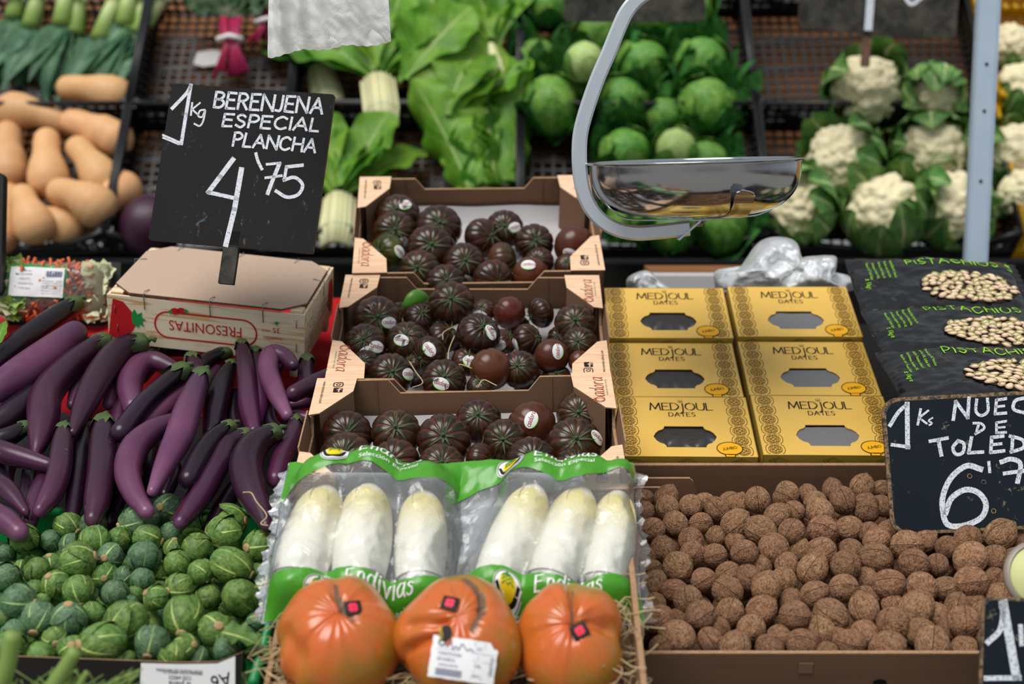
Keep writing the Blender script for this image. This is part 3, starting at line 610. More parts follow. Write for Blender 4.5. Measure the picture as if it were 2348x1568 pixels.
# ------------------------------------------------------------------ cabbages
def cab_disp(d,th,ph):
    n=noise.noise(d*3.3)*.03+abs(noise.noise(d*9))*.03; return (1+n,0,b_(th))
def b_(th): return th/pi
def wrap_leaf(mb,r,lon,wid,base,top,flare,seed,nu=12,nv=12,crinkle=.03):
    """leaf hugging a sphere of radius r, rooted at the bottom pole (-z)"""
    rr=random.Random(seed); ph0=rr.uniform(0,9)
    def f(a,b):
        u=2*a-1; th=pi-(base+(top-base)*b); w=wid*(sin(pi*min(1,(.12+.88*b)**.8))**.6 if b<1 else .12); ph=lon+u*w/max(.35,sin(th))*.8
        R_=r*(1+flare*(b**3)+flare*.8*abs(u)**3*b)+r*crinkle*(noise.noise(Vector((u*4+ph0,b*5,seed)))+.5*sin(b*15+ph0+u*3)*abs(u))
        return (Vector((sin(th)*cos(ph),sin(th)*sin(ph),cos(th)))*R_,u,b)
    mb.grid(nu,nv,f); return mb
def cabbage_meshes(seed,head='leaf_savoy_head',leafm='leaf_savoy',crk=.05,n=8,flare=.38):
    r=1.0; h=sphere_mb(r*.86,28,18,lambda d,th,ph:(1+.035*noise.noise(d*4+Vector((seed,0,0)))+.03*abs(noise.noise(d*10)),sin(ph*2.5+seed)*.9,th/pi)).mesh('head',M_[head])
    ls=[wrap_leaf(MB(),r*(.92+.05*(i%3)),i*2*pi/n*1.0+seed,.95,.15,[2.3,2.6,2.15][i%3],(.04 if i%3==1 else flare*(1+.4*(i%2))),seed*10+i,crinkle=crk*(.45 if i%3==1 else 1)).mesh('outer_leaf',M_[head if i%3==1 else leafm]) for i in range(n)]
    return h,ls
CB=[cabbage_meshes(s,crk=.10) for s in (1,2,3)]
PALE=cabbage_meshes(4,'white_cabbage','leaf_savoy_head',.01,4,.02)
def cabbage(px,py,rp,kind,label,up=(0,-.75,.65),h=None,name='savoy_cabbage',grp='savoy cabbages on the rear rack'):
    hh=h if h is not None else .07; p=rk(px,py,hh); r=rp*(p-CAM).length/F
    hd,ls=kind; m=axis_frame(p,up,px*.37,r); o=obj(name,hd,None,m)
    for l in ls: obj('outer_leaf',l,o)
    return tag(o,label,'cabbage',grp)
cb=[(232,332,48,0,'dark','small dark savoy cabbage in the corner under the crate rim'),]
cabl=[(1232,135,52,0,'small savoy cabbage with a bright heart in the upper corner by the divider'),(1375,75,62,1,'savoy cabbage just behind the pale one at the crate top'),
(1475,150,66,2,'savoy cabbage behind the bend of the steel arm'),(1610,145,66,0,'big pale-hearted savoy cabbage at the crate wall'),(1262,240,76,1,'large savoy cabbage low in the corner by the divider'),
(1425,232,64,2,'savoy cabbage in the middle of the lower row'),(1618,240,70,0,'savoy cabbage with spread dark leaves at the lower crate corner'),(1525,265,48,1,'small savoy cabbage almost buried in the lower row'),
(1255,15,52,2,'savoy cabbage at the picture top beside the divider'),(1500,40,60,0,'savoy cabbage under the hanging dark slate'),(1590,20,50,1,'savoy cabbage at the picture top near the crate corner'),(1330,200,46,0,'savoy cabbage under the pale cabbage')]
for x,y,r,k,l in cabl: cabbage(x,y,r,CB[k],l)
for x,y,r,k,l in [(1435,350,64,0,'savoy cabbage just above the rim of the scale pan'),(1620,372,56,1,'small savoy cabbage above the far side of the scale pan'),(1650,510,74,2,'savoy cabbage seen under the scale pan'),(1440,500,56,1,'savoy cabbage behind the curve of the steel arm'),(1540,520,62,0,'savoy cabbage below the scale cradle')]: cabbage(x,y,r,CB[k],l)
cabbage(1340,140,50,PALE,'smooth pale white cabbage standing out among the dark savoys',name='white_cabbage',grp='white cabbages',h=.17)
cabbage(1550,340,52,PALE,'smooth pale cabbage peeking over the scale pan',name='white_cabbage',grp='white cabbages',h=.13)
# ------------------------------------------------------------------ cauliflowers
def curd_mesh(seed):
    off=Vector((seed*3.1,0,0))
    def disp(d,th,ph):
        v1=noise.voronoi(d*2.6+off)[0][0]; v2=noise.voronoi(d*7+off)[0][0]; return (1+.26*(.45-v1)+.10*(.45-v2),0,th/pi)
    return sphere_mb(.86,90,60,disp,sq=.9).mesh('curd',M_['curd'])
CU=[curd_mesh(i) for i in range(3)]
CL=[]
for i in range(8):
    r=random.Random(40+i); mb=MB(); wid=r.uniform(.6,.85); top=[2.55,2.1,1.9,2.75,2.3,2.0,2.6,2.2][i]
    wrap_leaf(mb,1.0+.06*(i%3),0,wid,.2,top,r.uniform(.0,.22),50+i,nu=10,nv=14,crinkle=.035); CL.append(mb.mesh('leaf',M_['leaf_cauli']))
def cauli(px,py,rp,face,leaves,label,h=.09,seed=0):
    """face: (dx,dy) picture direction in which the white curd is pushed; leaves: angles (deg, picture sense) where leaves rise, with reach"""
    p=rk(px,py,h); r=rp*(p-CAM).length/F; fw=(CAM-p).normalized(); up=Vector((0,0,1)); rt=fw.cross(up)*-1; rt.normalize(); upv=rt.cross(fw)*-1; upv.normalize()
    if upv.z<0: upv=-upv
    rt=Vector((1,0,0))
    z=(fw*1.0+rt*face[0]+upv*face[1]).normalized(); x=(rt-z*rt.dot(z)).normalized(); y=z.cross(x); m=frame(p,x,y,z)@Matrix.Scale(r,4)
    o=empty('cauliflower',m,label,'cauliflower','cauliflowers on the rear rack'); c=obj('curd',CU[seed%3],o); c.matrix_local=Matrix.Rotation(seed*1.3,4,'Z')@Matrix.Translation((0,0,.06))
    for i,(ang,reach) in enumerate(leaves):
        l=obj('leaf',CL[reach*2+(i+seed)%2] if reach<4 else CL[6],o); l.matrix_local=Matrix.Rotation(math.radians(ang),4,'Z')@Matrix.Scale(1.0+.04*(i%3),4)
    b=obj('leaf',CL[2],o); b.matrix_local=Matrix.Rotation(3,4,'Z')
    return o
# reach: 0,3 = long (covers the curd), 1,2 = shorter
cauli(1985,205,86,(.15,.1),[(150,0),(205,3),(245,0),(290,2),(95,1),(60,2),(20,2),(330,2)],'biggest cauliflower, broad white head leaning in the half-empty crate',seed=0)
cauli(2140,225,68,(0,-.45),[(60,3),(95,0),(125,0),(20,0),(160,1),(200,1),(330,1),(80,2)],'smaller cauliflower with leaf tips standing over its head, beside the metal post',seed=1)
cauli(1930,365,86,(-.35,.35),[(-20,0),(10,3),(-50,0),(-85,3),(40,0),(120,2),(170,2),(220,1),(250,0)],'cauliflower half wrapped by a broad leaf, right of the scale pan'.replace('right of','just beyond'),seed=2)
cauli(2140,350,84,(.0,.05),[(60,0),(95,3),(130,0),(165,0),(200,1),(20,0),(340,0),(290,1),(250,1)],'cauliflower ringed by dark green leaves, in the upper middle of the full crate',seed=3)
cauli(1825,475,84,(-.4,.45),[(-15,0),(-45,3),(15,0),(-80,0),(-110,0),(60,1),(160,2),(200,0)],'cauliflower partly behind the edge of the scale pan',seed=4)
cauli(2030,480,90,(.05,.75),[(-90,0),(-60,3),(-120,0),(-30,0),(-150,3),(0,0),(180,0),(-75,0),(-105,3),(60,2),(120,2)],'upright cauliflower with long pale leaf ribs at the crate front',seed=5)
cauli(2180,470,86,(.3,.2),[(170,0),(200,3),(230,0),(140,1),(-70,1),(260,0),(100,1),(20,1),(-20,0)],'cauliflower touching the metal post, in the front of the full crate',seed=6)
cauli(2315,105,52,(0,.2),[(-80,1),(-120,1),(-40,2),(200,1)],'small cauliflower in the yellow crate beside the post',seed=7)
cauli(2335,205,62,(.3,.5),[(-90,0),(-60,0),(-120,3),(180,0),(-150,0)],'leafy cauliflower at the picture edge in the yellow crate',seed=8)
cauli(2325,345,66,(.1,.1),[(150,1),(100,1),(200,2),(250,0)],'cauliflower in the yellow crate above another one',seed=9)
cauli(2345,445,60,(0,.1),[(200,1),(-90,0),(-60,1),(160,2)],'lowest cauliflower in the yellow crate at the picture edge',seed=10)
b=leaf_mb(.18,.05,.3,.4,.05,0,seed=5); tag(b.build('loose_cauliflower_leaf',M_['leaf_cauli'],None,frame(rk(1950,545,.02),Vector((0,1,.2)).normalized(),Vector((1,0,0)).normalized(),NRM)),'loose cauliflower leaf lying along the front of the lower black crate','leaf')
# ------------------------------------------------------------------ metal post, rear slates
b=MB(); pt=at(2275,-60,2.9); pb=at(2237,640,2.9); d=(pt-pb).normalized(); pb=pb-d*1.0
b.tube([pb,pt+d*.3],[.0305,.0305],4,up=Vector((1,0,0))); b.xf(Matrix.Identity(4))
X=Vector((1,0,0)); fr=frame(pb,X,(d.cross(X)).normalized()*1.0,d); Lp=(pt+d*.3-pb).length
b=MB(); pr=rrect(.040,.03,.004,3)
n=len(pr); b.add([(x,y,z) for z in(0,Lp) for x,y in pr],[(i,(i+1)%n,(i+1)%n+n,i+n) for i in range(n)]+[tuple(range(n))[::-1],tuple(range(n,2*n))])
b.box((-.0205,-.010,Lp/2),(.003,.012,Lp)); b.box((.0205,-.010,Lp/2),(.003,.012,Lp))
fr=frame(pb,X,Vector((0,d.z,-d.y)).normalized(),d)
post=tag(b.build('metal_post',M_['galvanised'],None,fr,False),'pale bluish metal stall post with screw holes','post')
for py in(148,255,415):
    q=at(2264-(py/590)*30,py,2.9); z=(q-pb).dot(d); b=MB(); b.poly([oval(0,0,.0035,.0035,12)],0,.001,frame(Vector((0,-.0152,z)),X,Vector((0,0,1)),Vector((0,-1,0)))); b.build('screw_hole',M_['ink_black'],post)
def slate(name,M,w,h,r,th,face,edge,label,cat='price sign'):
    b=MB(); b.poly([rrect(w,h,r,6)],-th,0,None,0,1); o=b.build(name,[M_[face],M_[edge]],None,M,False); return tag(o,label,cat)
m=frame(at(1455,-30,3.2),X,Vector((0,.1,1)).normalized(),Vector((0,-1,.1)).normalized()); s1=slate('hanging_slate',m,.31,.15,.012,.006,'slate_worn','worn_edge','dark worn slate hanging at the picture top before the savoy cabbages')
mc=at(2020,-45,3.35); mm=Matrix.Translation(mc)@Matrix.Rotation(math.radians(4),4,'Y')@frame(Vector(),X,Vector((0,.12,1)).normalized(),Vector((0,-1,.12)).normalized())
s2=slate('price_slate',mm,.365,.245,.02,.007,'slate_worn','worn_edge','worn grey price slate on a stick above the half-empty crate')
b=MB(); g,w=glyphs('1',.13); strokes(b,g,.018,lambda x,y:Vector((x-.06,y-.11,.0008))); g,w=glyphs('€',.10); strokes(b,g,.010,lambda x,y:Vector((x+.035,y-.048,.0008))); b.build('chalk_mark',M_['chalk_soft'],s2)
b=MB(); b.box((-.02,-.155,-.01),(.020,.085,.008)); b.build('stick',M_['worn_edge'],s2,None,False)
# ------------------------------------------------------------------ aubergines
AZ=2.529
def apx(x,y): return x/AZ, 580+y/AZ
AUB=[ # centre line (crop pixels), widths, layer, skin, cap?, label
([(440,290),(330,365),(150,495),(0,615),(-110,700)],[95,120,135,135,120],4,'d',1,'long dark aubergine at the top edge, its cap touching the salad bag'),
([(430,470),(300,575),(120,700),(-60,815)],[150,190,195,150],5,'p',0,'thickest pale-sided aubergine, lying across the upper corner'),
([(610,510),(520,565),(390,670),(270,820),(250,970),(225,1100),(205,1165)],[105,130,160,180,175,110,50],4,'m',2,'aubergine with a big green cap and a narrow pointed tan tip'),
([(820,520),(700,560),(590,690),(500,860),(425,1040)],[110,150,160,140,60],5,'m',1,'long curved aubergine tapering to a thin end, below the strawberry crate corner'),
([(930,560),(880,640),(820,720)],[70,90,80],2,'d',1,'small dark aubergine behind the long curved one'),
([(860,600),(930,560),(1020,550),(1095,560)],[80,95,100,80],2,'d',0,'aubergine lying level at the back, right under the strawberry crate'.replace('right under','just under')),
([(1010,670),(900,630),(800,660),(750,760),(770,890)],[80,115,140,150,110],3,'p',0,'sharply bent aubergine with a violet shine'),
([(1060,680),(950,770),(830,880),(705,1040)],[105,112,118,125],6,'d',1,'straight aubergine pointing its round pale tip outwards, over the others'),
([(1170,710),(1130,800),(1085,920),(1040,1060),(965,1210),(885,1380)],[110,130,160,165,130,65],7,'p',1,'long pink-violet aubergine with a kink, in the centre of the heap'),
([(1110,610),(1140,680),(1150,740)],[85,105,100],4,'m',1,'capped aubergine top just above the long pink-violet one'),
([(1320,575),(1210,620),(1150,680)],[70,92,80],3,'d',1,'short dark aubergine slanting under the crate front'),
([(1400,530),(1420,640),(1435,780),(1445,900),(1475,1035)],[75,100,115,120,80],5,'m',1,'straight upright aubergine with its cap against the strawberry crate'),
([(1480,570),(1500,700),(1515,850),(1488,970)],[70,80,95,75],4,'m',1,'thin aubergine with a bright round tip beside the arched one'),
([(1700,650),(1650,600),(1575,590),(1555,680),(1600,810),(1665,940)],[70,100,118,120,112,70],6,'p',0,'arched aubergine bent like a hook, bright violet'),
([(1665,480),(1640,580),(1610,660)],[70,90,80],3,'m',1,'aubergine standing behind the hooked one, cap upright'),
([(1780,620),(1775,720),(1790,800)],[85,100,90],4,'m',1,'aubergine with a pale green cap near the tomato trays'),
([(1900,710),(1810,760),(1705,815)],[85,105,100],6,'m',0,'aubergine pointing its tip out beside the tomato tray flap'),
([(1830,860),(1760,870),(1690,880)],[50,65,60],3,'p',0,'small pale aubergine end by the middle tomato tray'),
([(1690,940),(1750,950),(1805,965)],[60,75,70],3,'p',0,'rounded pale tip poking out by the tray corner'),
([(1340,650),(1290,760),(1250,890),(1225,1050)],[75,125,140,100],4,'d',1,'dark aubergine hanging behind the upright one'),
([(1080,780),(960,890),(820,1020)],[90,120,100],4,'p',0,'pale violet aubergine mostly behind the kinked one'),
([(1010,975),(890,1030),(780,1130),(740,1270),(780,1400),(850,1500)],[100,135,160,150,125,90],6,'p',0,'strongly curved pink-violet aubergine bowing out to the side'),
([(600,985),(598,1100),(590,1270),(565,1430),(540,1540)],[120,150,160,150,100],5,'m',1,'thick straight aubergine standing upright in the lower middle'),
([(368,1020),(360,1130),(340,1280),(290,1410),(235,1490)],[90,120,132,125,85],5,'m',1,'aubergine curving to a blunt tip above the sprouts'),
([(-60,1120),(50,1165),(170,1200),(280,1230)],[110,125,110,80],5,'m',0,'aubergine entering level from the picture edge with a blunt tip'),
([(150,1010),(50,1065),(-70,1100)],[80,110,110],4,'d',1,'dark aubergine with ragged cap at the picture edge'),
([(-60,1310),(50,1390),(145,1500)],[120,120,55],5,'m',0,'aubergine slanting down from the picture edge to a sharp tip'),
([(-60,1500),(40,1560),(110,1620)],[140,135,110],5,'p',0,'dull greyish aubergine at the lower picture edge above the sprouts'),
([(1335,1005),(1240,1075),(1160,1180),(1095,1310)],[85,115,125,120],6,'d',1,'dark aubergine with glowing round tip in the lower middle'),
([(1430,1055),(1320,1110),(1265,1230),(1195,1360),(1110,1480),(1050,1560)],[90,125,132,135,120,90],5,'m',1,'long bent aubergine running down beside the dark round-tipped one'),
([(1590,1040),(1480,1110),(1425,1230),(1450,1370),(1510,1490),(1545,1580)],[110,170,190,175,135,80],7,'m',1,'fattest aubergine, with rusty scratches and a straw on it'),
([(1710,975),(1695,1080),(1640,1180),(1600,1310)],[85,120,130,110],5,'m',1,'capped aubergine between the fat one and the lowest tomato tray'),
([(300,1250),(220,1400),(170,1560)],[100,110,90],3,'m',0,'aubergine under the blunt-tipped one'),
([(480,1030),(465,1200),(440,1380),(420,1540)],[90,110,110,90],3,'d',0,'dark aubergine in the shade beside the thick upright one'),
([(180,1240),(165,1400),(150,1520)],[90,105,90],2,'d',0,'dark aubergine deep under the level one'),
([(480,700),(440,800),(415,880)],[60,75,55],2,'p',0,'thin pale tip showing between two long aubergines'),
([(700,690),(660,790),(630,875)],[70,85,70],2,'p',0,'pale thin aubergine behind the long curved one'),
([(720,860),(690,930),(675,1010)],[80,95,80],2,'m',0,'aubergine piece showing beside the round pale tip'),
([(730,1300),(680,1420),(630,1560)],[100,110,90],2,'d',0,'dark aubergine under the strongly curved one'),
([(1150,1360),(1090,1460),(1030,1560)],[80,95,80],3,'m',0,'reddish aubergine under the dark round-tipped one'),
([(1350,1370),(1290,1480),(1230,1600)],[100,115,100],2,'d',0,'dark aubergine between the long bent and the fat one'),
([(190,830),(70,940),(-50,1010)],[150,170,150],3,'d',0,'thick dark aubergine under the pale thick one'),
([(1260,680),(1200,760),(1150,840)],[70,90,80],2,'m',0,'aubergine slice showing behind the kinked one'),
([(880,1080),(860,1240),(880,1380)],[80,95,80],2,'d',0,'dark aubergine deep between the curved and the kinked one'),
([(1560,900),(1580,1000),(1660,1060)],[80,90,80],3,'d',0,'dark aubergine below the tip of the hooked one'),
([(1640,1200),(1680,1300),(1720,1400)],[90,100,90],2,'d',0,'dark aubergine next to the endive bag'),
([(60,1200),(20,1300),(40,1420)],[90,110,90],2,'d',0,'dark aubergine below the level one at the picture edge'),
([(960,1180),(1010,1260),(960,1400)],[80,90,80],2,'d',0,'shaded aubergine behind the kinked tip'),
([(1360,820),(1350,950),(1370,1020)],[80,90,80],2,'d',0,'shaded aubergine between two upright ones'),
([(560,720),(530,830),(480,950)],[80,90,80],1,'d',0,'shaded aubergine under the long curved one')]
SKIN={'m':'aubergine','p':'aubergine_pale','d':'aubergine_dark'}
CO=0
for pts,ws,lay,sk,cap,lb in AUB:
    P3=[];
    for (x,y),w in zip(pts,ws):
        px,py=apx(x,y); p=hit(px,py,EA+EN*(.002+.011*lay),EN); P3.append(tuple(p)+((w/AZ)/2*(p-CAM).length/F,))
    n=5; S=spline(P3,n); o3=Vector(S[0][:3]); C=[Vector(s[:3])-o3 for s in S]; Rr=[max(.004,s[3]) for s in S]
    # round both ends
    def endcap(C,Rr,at_end):
        a,b=(C[-1],C[-2]) if at_end else (C[0],C[1]); t=(a-b).normalized(); r=Rr[-1] if at_end else Rr[0]; e=[(a+t*r*k,r*math.sqrt(max(0,1-k*k))) for k in(.35,.65,.86,.97,1.0)]
        return e
    e1=endcap(C,Rr,True); C2=C+[p for p,r in e1]; R2=Rr+[max(r,.0006) for p,r in e1]
    if not cap: e0=endcap(C,Rr,False)[::-1]; C2=[p for p,r in e0]+C2; R2=[max(r,.0006) for p,r in e0]+R2
    b=MB(); b.tube(C2,R2,20); o=b.build('aubergine',M_[SKIN[sk]],None,Matrix.Translation(o3)); tag(o,lb,'aubergine','aubergines heaped on the red cloth')
    if cap:
        k=Rr[0]; t=(C[0]-C[1]).normalized(); x=t.cross(EN).normalized(); y=x.cross(t); big=1.0 if cap==1 else 1.7
        q=MB(); nn=20; r_=random.Random(len(lb))
        jag=[.25+.95*abs(sin(2.5*a*2*pi/nn+1))**1.5+r_.uniform(0,.3) for a in range(nn)]
        def capf(a,bb):
            i=int(round(a*nn))%nn; Ln=k*1.5*big*jag[i]; s=-k*.75+(Ln+k*.75)*bb
            ang=2*pi*a; 
            if s<0: rr_=k*lerp(.32,1.04,math.sqrt(max(0,1-(s/(-k*.75))**2))); 
            else: rr_=k*1.06+ .16*k*bb*bb*(1+sin(ang*3))
            return (C[0]-t*s+(x*cos(ang)+y*sin(ang))*rr_,a,bb)
        q.grid(nn,7,capf,cu=True); co=q.build('calyx',M_['aubergine_cap'],o)
        q=MB(); a0=C[0]+t*k*.55; q.tube([a0,a0+t*k*.5*big+y*k*.2,a0+t*k*.9*big+x*k*.3],[k*.36,k*.26,k*.30],8); q.build('stem',M_['aubergine_cap'],o)
# a straw on the fat aubergine
def wire(name,pxs,P,N,r,m,label,cat,hh=0):
    p=[hit(x,y,P+N*hh,N) for x,y in pxs]; S=[Vector(q) for q in spline([tuple(v-p[0]) for v in p],4)]; b=MB(); b.tube(S,r,5); return tag(b.build(name,M_[m],None,Matrix.Translation(p[0])),label,cat)
wire('dry_straw',[(557,1129),(576,1130),(588,1150),(612,1182),(598,1200),(615,1205)],EA+EN*.115,EN,.0009,'straw','thin dry straw bent over the fattest aubergine','straw')
# ------------------------------------------------------------------ strawberry crate (upside down) with a board lid
mt=pose(.300,.195,[(338,568),(772,603),(693,722),(250,664)],2.25,.3)
crate_M=mt
cw,cd,chh=.300,.195,.078
o=empty('strawberry_crate',crate_M,'upturned thin pine strawberry crate with red printing, carrying the aubergine price board','crate')
for nm,c,s in (('front_panel',(0,-cd/2+.002,-chh/2-.004),(cw,.004,chh)),('back_panel',(0,cd/2-.002,-chh/2-.004),(cw,.004,chh)),('side_panel',(-cw/2+.002,0,-chh/2-.004),(.004,cd-.008,chh)),('side_panel',(cw/2-.002,0,-chh/2-.004),(.004,cd-.008,chh))):
    b=MB(); b.box(c,s); b.build(nm,M_['pine'],o,None,False)
b=MB(); hw,hd=cw/2+.0,cd/2+.0; c=.035; b.poly([[(-hw+c,-hd),(hw-c,-hd),(hw-.004,-hd+.03),(hw-.004,hd-.03),(hw-c,hd),(-hw+c,hd),(-hw+.004,hd-.03),(-hw+.004,-hd+.03)]],-.001,.0025,None,0,1); b.build('lid_board',[M_['lid_board'],M_['worn_edge']],o,None,False)
for sx in(-1,1):
    for sy in(-1,1): b=MB(); b.box((sx*(cw/2-.014),sy*(cd/2-.014),-.055),(.018,.018,.108)); b.build('corner_post',M_['pine'],o,None,False)
def staple(x,y,side=0,l=.022):
    b=MB()
    if side==0: b.tube([(x,y+.016,.0035),(x-.003,y+.002,.006),(x-.003,y-.0015,.002),(x-.002,y-.0018,-l)],.0007,5)
    else: b.tube([(x+side*.002,y,-l),(x+side*.002,y,.003),(x-side*.016,y+.004,.0035)],.0007,5)
    b.build('staple',M_['steel_wire'],o)
for x in(-.09,.01,.09): staple(x,-cd/2)
for x in(-.1,0,.09): 
    b=MB(); b.tube([(x,cd/2-.016,.0035),(x+.004,cd/2-.002,.006),(x+.004,cd/2+.002,-.01)],.0007,5); b.build('staple',M_['steel_wire'],o)
staple(cw/2,.02,1); staple(-cw/2,.03,-1)
FM=Matrix.Translation((0,-cd/2-.0002,-chh/2-.004))@Matrix.Rotation(pi/2,4,'X')@Matrix.Rotation(pi,4,'Z')     # front face, text upside down
fm=flatmap(.0004,FM)
b=MB(); label_text(b,'FRESONITAS',0,-.008,.017,fm,fit=.112,center=True); b.build('red_lettering',M_['ink_red'],o,None,False)
b=MB(); ring=rrect(.155,.042,.021,8); ribbon(b,ring+[ring[0]],.0026,fm,ext=0)
sq_poly(b,[(.145-.004,-.036+.0035),(.150,.028),(.138,.031),(.118,.026),(.108,.008),(.110,-.012),(.125,-.030),(.138,-.033)][::1],fm)
for cx,cy in((.046,-.0235),(.036,-.025)): sq_poly(b,oval(cx,cy,.007,.0055,14),flatmap(.0008,FM))
b.build('red_print',M_['ink_red'],o,None,False)
b=MB(); sq_poly(b,[(.112,.003),(.104,.010),(.100,.004),(.094,.008),(.097,-.001),(.091,-.004),(.098,-.008),(.096,-.016),(.104,-.012),(.108,-.020),(.113,-.012)],flatmap(.0008,FM)); 
for cx,cy in((.053,-.022),(.029,-.026),(-.108,-.022)): sq_poly(b,[(cx-.004,cy),(cx-.001,cy+.002),(cx,cy+.005),(cx+.001,cy+.002),(cx+.004,cy),(cx+.0,cy-.003)],flatmap(.0010,FM))
tag(b.build('green_print',M_['ink_green'],o,None,False),kind='stuff')
b=MB(); label_text(b,'35',-.108,-.014,.009,fm,center=True); label_text(b,'AÑOS',-.092,-.010,.0035,fm,center=True); label_text(b,'CONTIGO',-.102,.001,.0045,fm,center=True); b.build('anniversary_print',M_['ink_red'],o,None,False)
for cx,cy in((.135,.020),(.138,-.010)):
    b=MB(); b.tube([FM@Vector((cx,cy,0)),FM@Vector((cx,cy,.0012)),FM@Vector((cx,cy-.012,.0012)),FM@Vector((cx,cy-.012,0))],.0006,5); b.build('staple',M_['steel_wire'],o)
for cy in(.020,-.018):
    b=MB(); b.tube([FM@Vector((-.138,cy,0)),FM@Vector((-.138,cy,.0012)),FM@Vector((-.138,cy-.012,.0012)),FM@Vector((-.138,cy-.012,0))],.0006,5); b.build('staple',M_['steel_wire'],o)
SM=Matrix.Translation((cw/2+.0002,0,-chh/2-.004))@frame(Vector(),Vector((0,1,0)),Vector((0,0,1)),Vector((1,0,0)))@Matrix.Rotation(pi,4,'Z'); sm=flatmap(.0004,SM)
b=MB(); sq_poly(b,oval(-.075,.0,.016,.028,20),sm); b.build('red_print',M_['ink_red'],o,None,False)
b=MB(); sq_poly(b,[(-.066,.0),(-.058,.006),(-.054,-.002),(-.050,.008),(-.054,.012),(-.060,.014)],flatmap(.0008,SM))
rg=rrect(.034,.018,.002,2); 
ribbon(b,[(x+.055,y+.016) for x,y in rg+[rg[0]]],.001,sm,ext=0); 
for i,(tx,yy) in enumerate((('PRODUCTO DE ESPAÑA',.008),('CATEGORIA I',.002),('LAVAR ANTES DE CONSUMIR',-.004),('FRESAS',-.011))): label_text(b,tx,-.045,yy,.0034,sm,fit=.055 if i%2==0 else .03)
label_text(b,'ECO',.048,.013,.006,sm)
label_text(b,'HUELVA',.045,-.018,.0045,sm); tag(b.build('green_print',M_['ink_green'],o,None,False),kind='stuff')
# ------------------------------------------------------------------ aubergine price board
bm_=pose(.2407,.2300,[(397,191),(765,216),(720,583),(338,549)],2.12,1.2)
pw,ph=.2407,.2300
b=MB(); b.poly([rrect(pw,ph,.004,3)],-.006,0,None,0,1); sg=b.build('price_board',[M_['blackboard'],M_['worn_edge']],None,bm_,False); tag(sg,'square black price board for aubergines, white painted lettering','price board')
inv=bm_.inverted(); PN=bm_.to_3x3()@Vector((0,0,1)); PO=bm_.translation.copy()
def onboard(inv,PO,PN,z=.0006):
    def f(px,py):
        q=inv@hit(px,py,PO,PN); return Vector((q.x,q.y,z))
    return f
ob=onboard(inv,PO,PN); rr=random.Random(9)
def word_px(mb,text,x0,y0,x1,y1,h,w,mapf,slant=.12,gap=.2,jit=.02,vert=(0,-1)):
    """text between two baseline pixels, cap height h pixels"""
    g,wd=glyphs(text,1.0,gap,slant,jit,rr); dx,dy=(x1-x0)/wd,(y1-y0)/wd; ang=math.atan2(y1-y0,x1-x0)
    def mp(x,y): return mapf(x0+dx*x+sin(ang)*h*y, y0+dy*x-cos(ang)*h*y)
    # width in pixels: work on pixel polyline
    out=[]
    for sm,p in g:
        P=[(x0+dx*a+sin(ang)*h*b, y0+dy*a-cos(ang)*h*b) for a,b in p]; out.append((sm,P))
    strokes(mb,out,w,mapf)
def pxstroke(mb,pts,w,mapf,sm=False): strokes(mb,[(sm,pts)],w,mapf)
b=MB(); word_px(b,'BERENJENA',491,246,738,261,35,5.8,ob); word_px(b,'ESPECIAL',510,289,730,301,28,5.4,ob); word_px(b,'PLANCHA',534,334,722,350,30,5.4,ob)
pxstroke(b,[(395,249),(428,214),(438,196)],8,ob,True); pxstroke(b,[(438,195),(427,262),(416,330)],8,ob); pxstroke(b,[(374,310),(415,328)],5,ob); pxstroke(b,[(374,316),(410,331)],4,ob)
pxstroke(b,[(441,236),(438,264)],4.5,ob); pxstroke(b,[(459,236),(441,251),(455,264)],4,ob); pxstroke(b,[(470,252),(459,254),(455,266),(464,268),(471,253),(466,278),(458,289),(446,284)],4,ob,True)
b.build('painted_letters',M_['chalk_paint'],sg,None,False)
b=MB(); pxstroke(b,[(535,365),(505,405),(478,441)],11,ob); pxstroke(b,[(478,441),(545,456)],9,ob); pxstroke(b,[(554,388),(538,480),(518,562)],12,ob)
pxstroke(b,[(587,352),(592,370),(601,388)],7,ob,True); pxstroke(b,[(612,377),(643,374)],6,ob); pxstroke(b,[(641,376),(626,412),(614,444)],9,ob,True); pxstroke(b,[(609,408),(646,403)],6,ob)
pxstroke(b,[(694,379),(657,383)],8,ob); pxstroke(b,[(657,383),(652,414)],7,ob); pxstroke(b,[(651,413),(676,407),(694,424),(684,446),(658,452),(633,438)],8,ob,True)
b.build('painted_price',M_['chalk_paint'],sg,None,False)
q=inv@hit(527,580,PO,PN); b=MB(); b.box((q.x,-ph/2-.015,-.004),(.022,.075,.008)); b.build('stick',M_['slate_worn'],sg,None,False)
# ------------------------------------------------------------------ salad bag
SP0=hit(130,725,EA+EN*.03,EN)
sm_=pose(.200,.075,[(-40,612),(250,618),(240,718),(-50,722)],2.35,.6)
o=empty('salad_bag',sm_,'clear bag of chopped salad with carrot shreds, beside the strawberry crate','salad')
rs=random.Random(4)
def pill(w,h,T,wr=.003,seed=1,flatb=True):
    def f(a,b_):
        u,v=2*a-1,2*b_-1; e=max(0,(1-abs(u)**5))*max(0,(1-abs(v)**4)); z=T*e**.6+wr*noise.noise(Vector((u*6,v*6,seed)))+wr*.6*noise.noise(Vector((u*16,v*13,seed+4)))
        return (Vector((u*w/2,v*h/2,z)),u,v)
    return f
b=MB(); fs=pill(.215,.1,.032,.003,2); b.grid(40,20,fs); b.grid(12,6,lambda a,c:(Vector(((2*a-1)*.1075,(2*c-1)*.05,-.012*(1-(2*a-1)**4))),a,c)); b.build('film',M_['film_salad'],o)
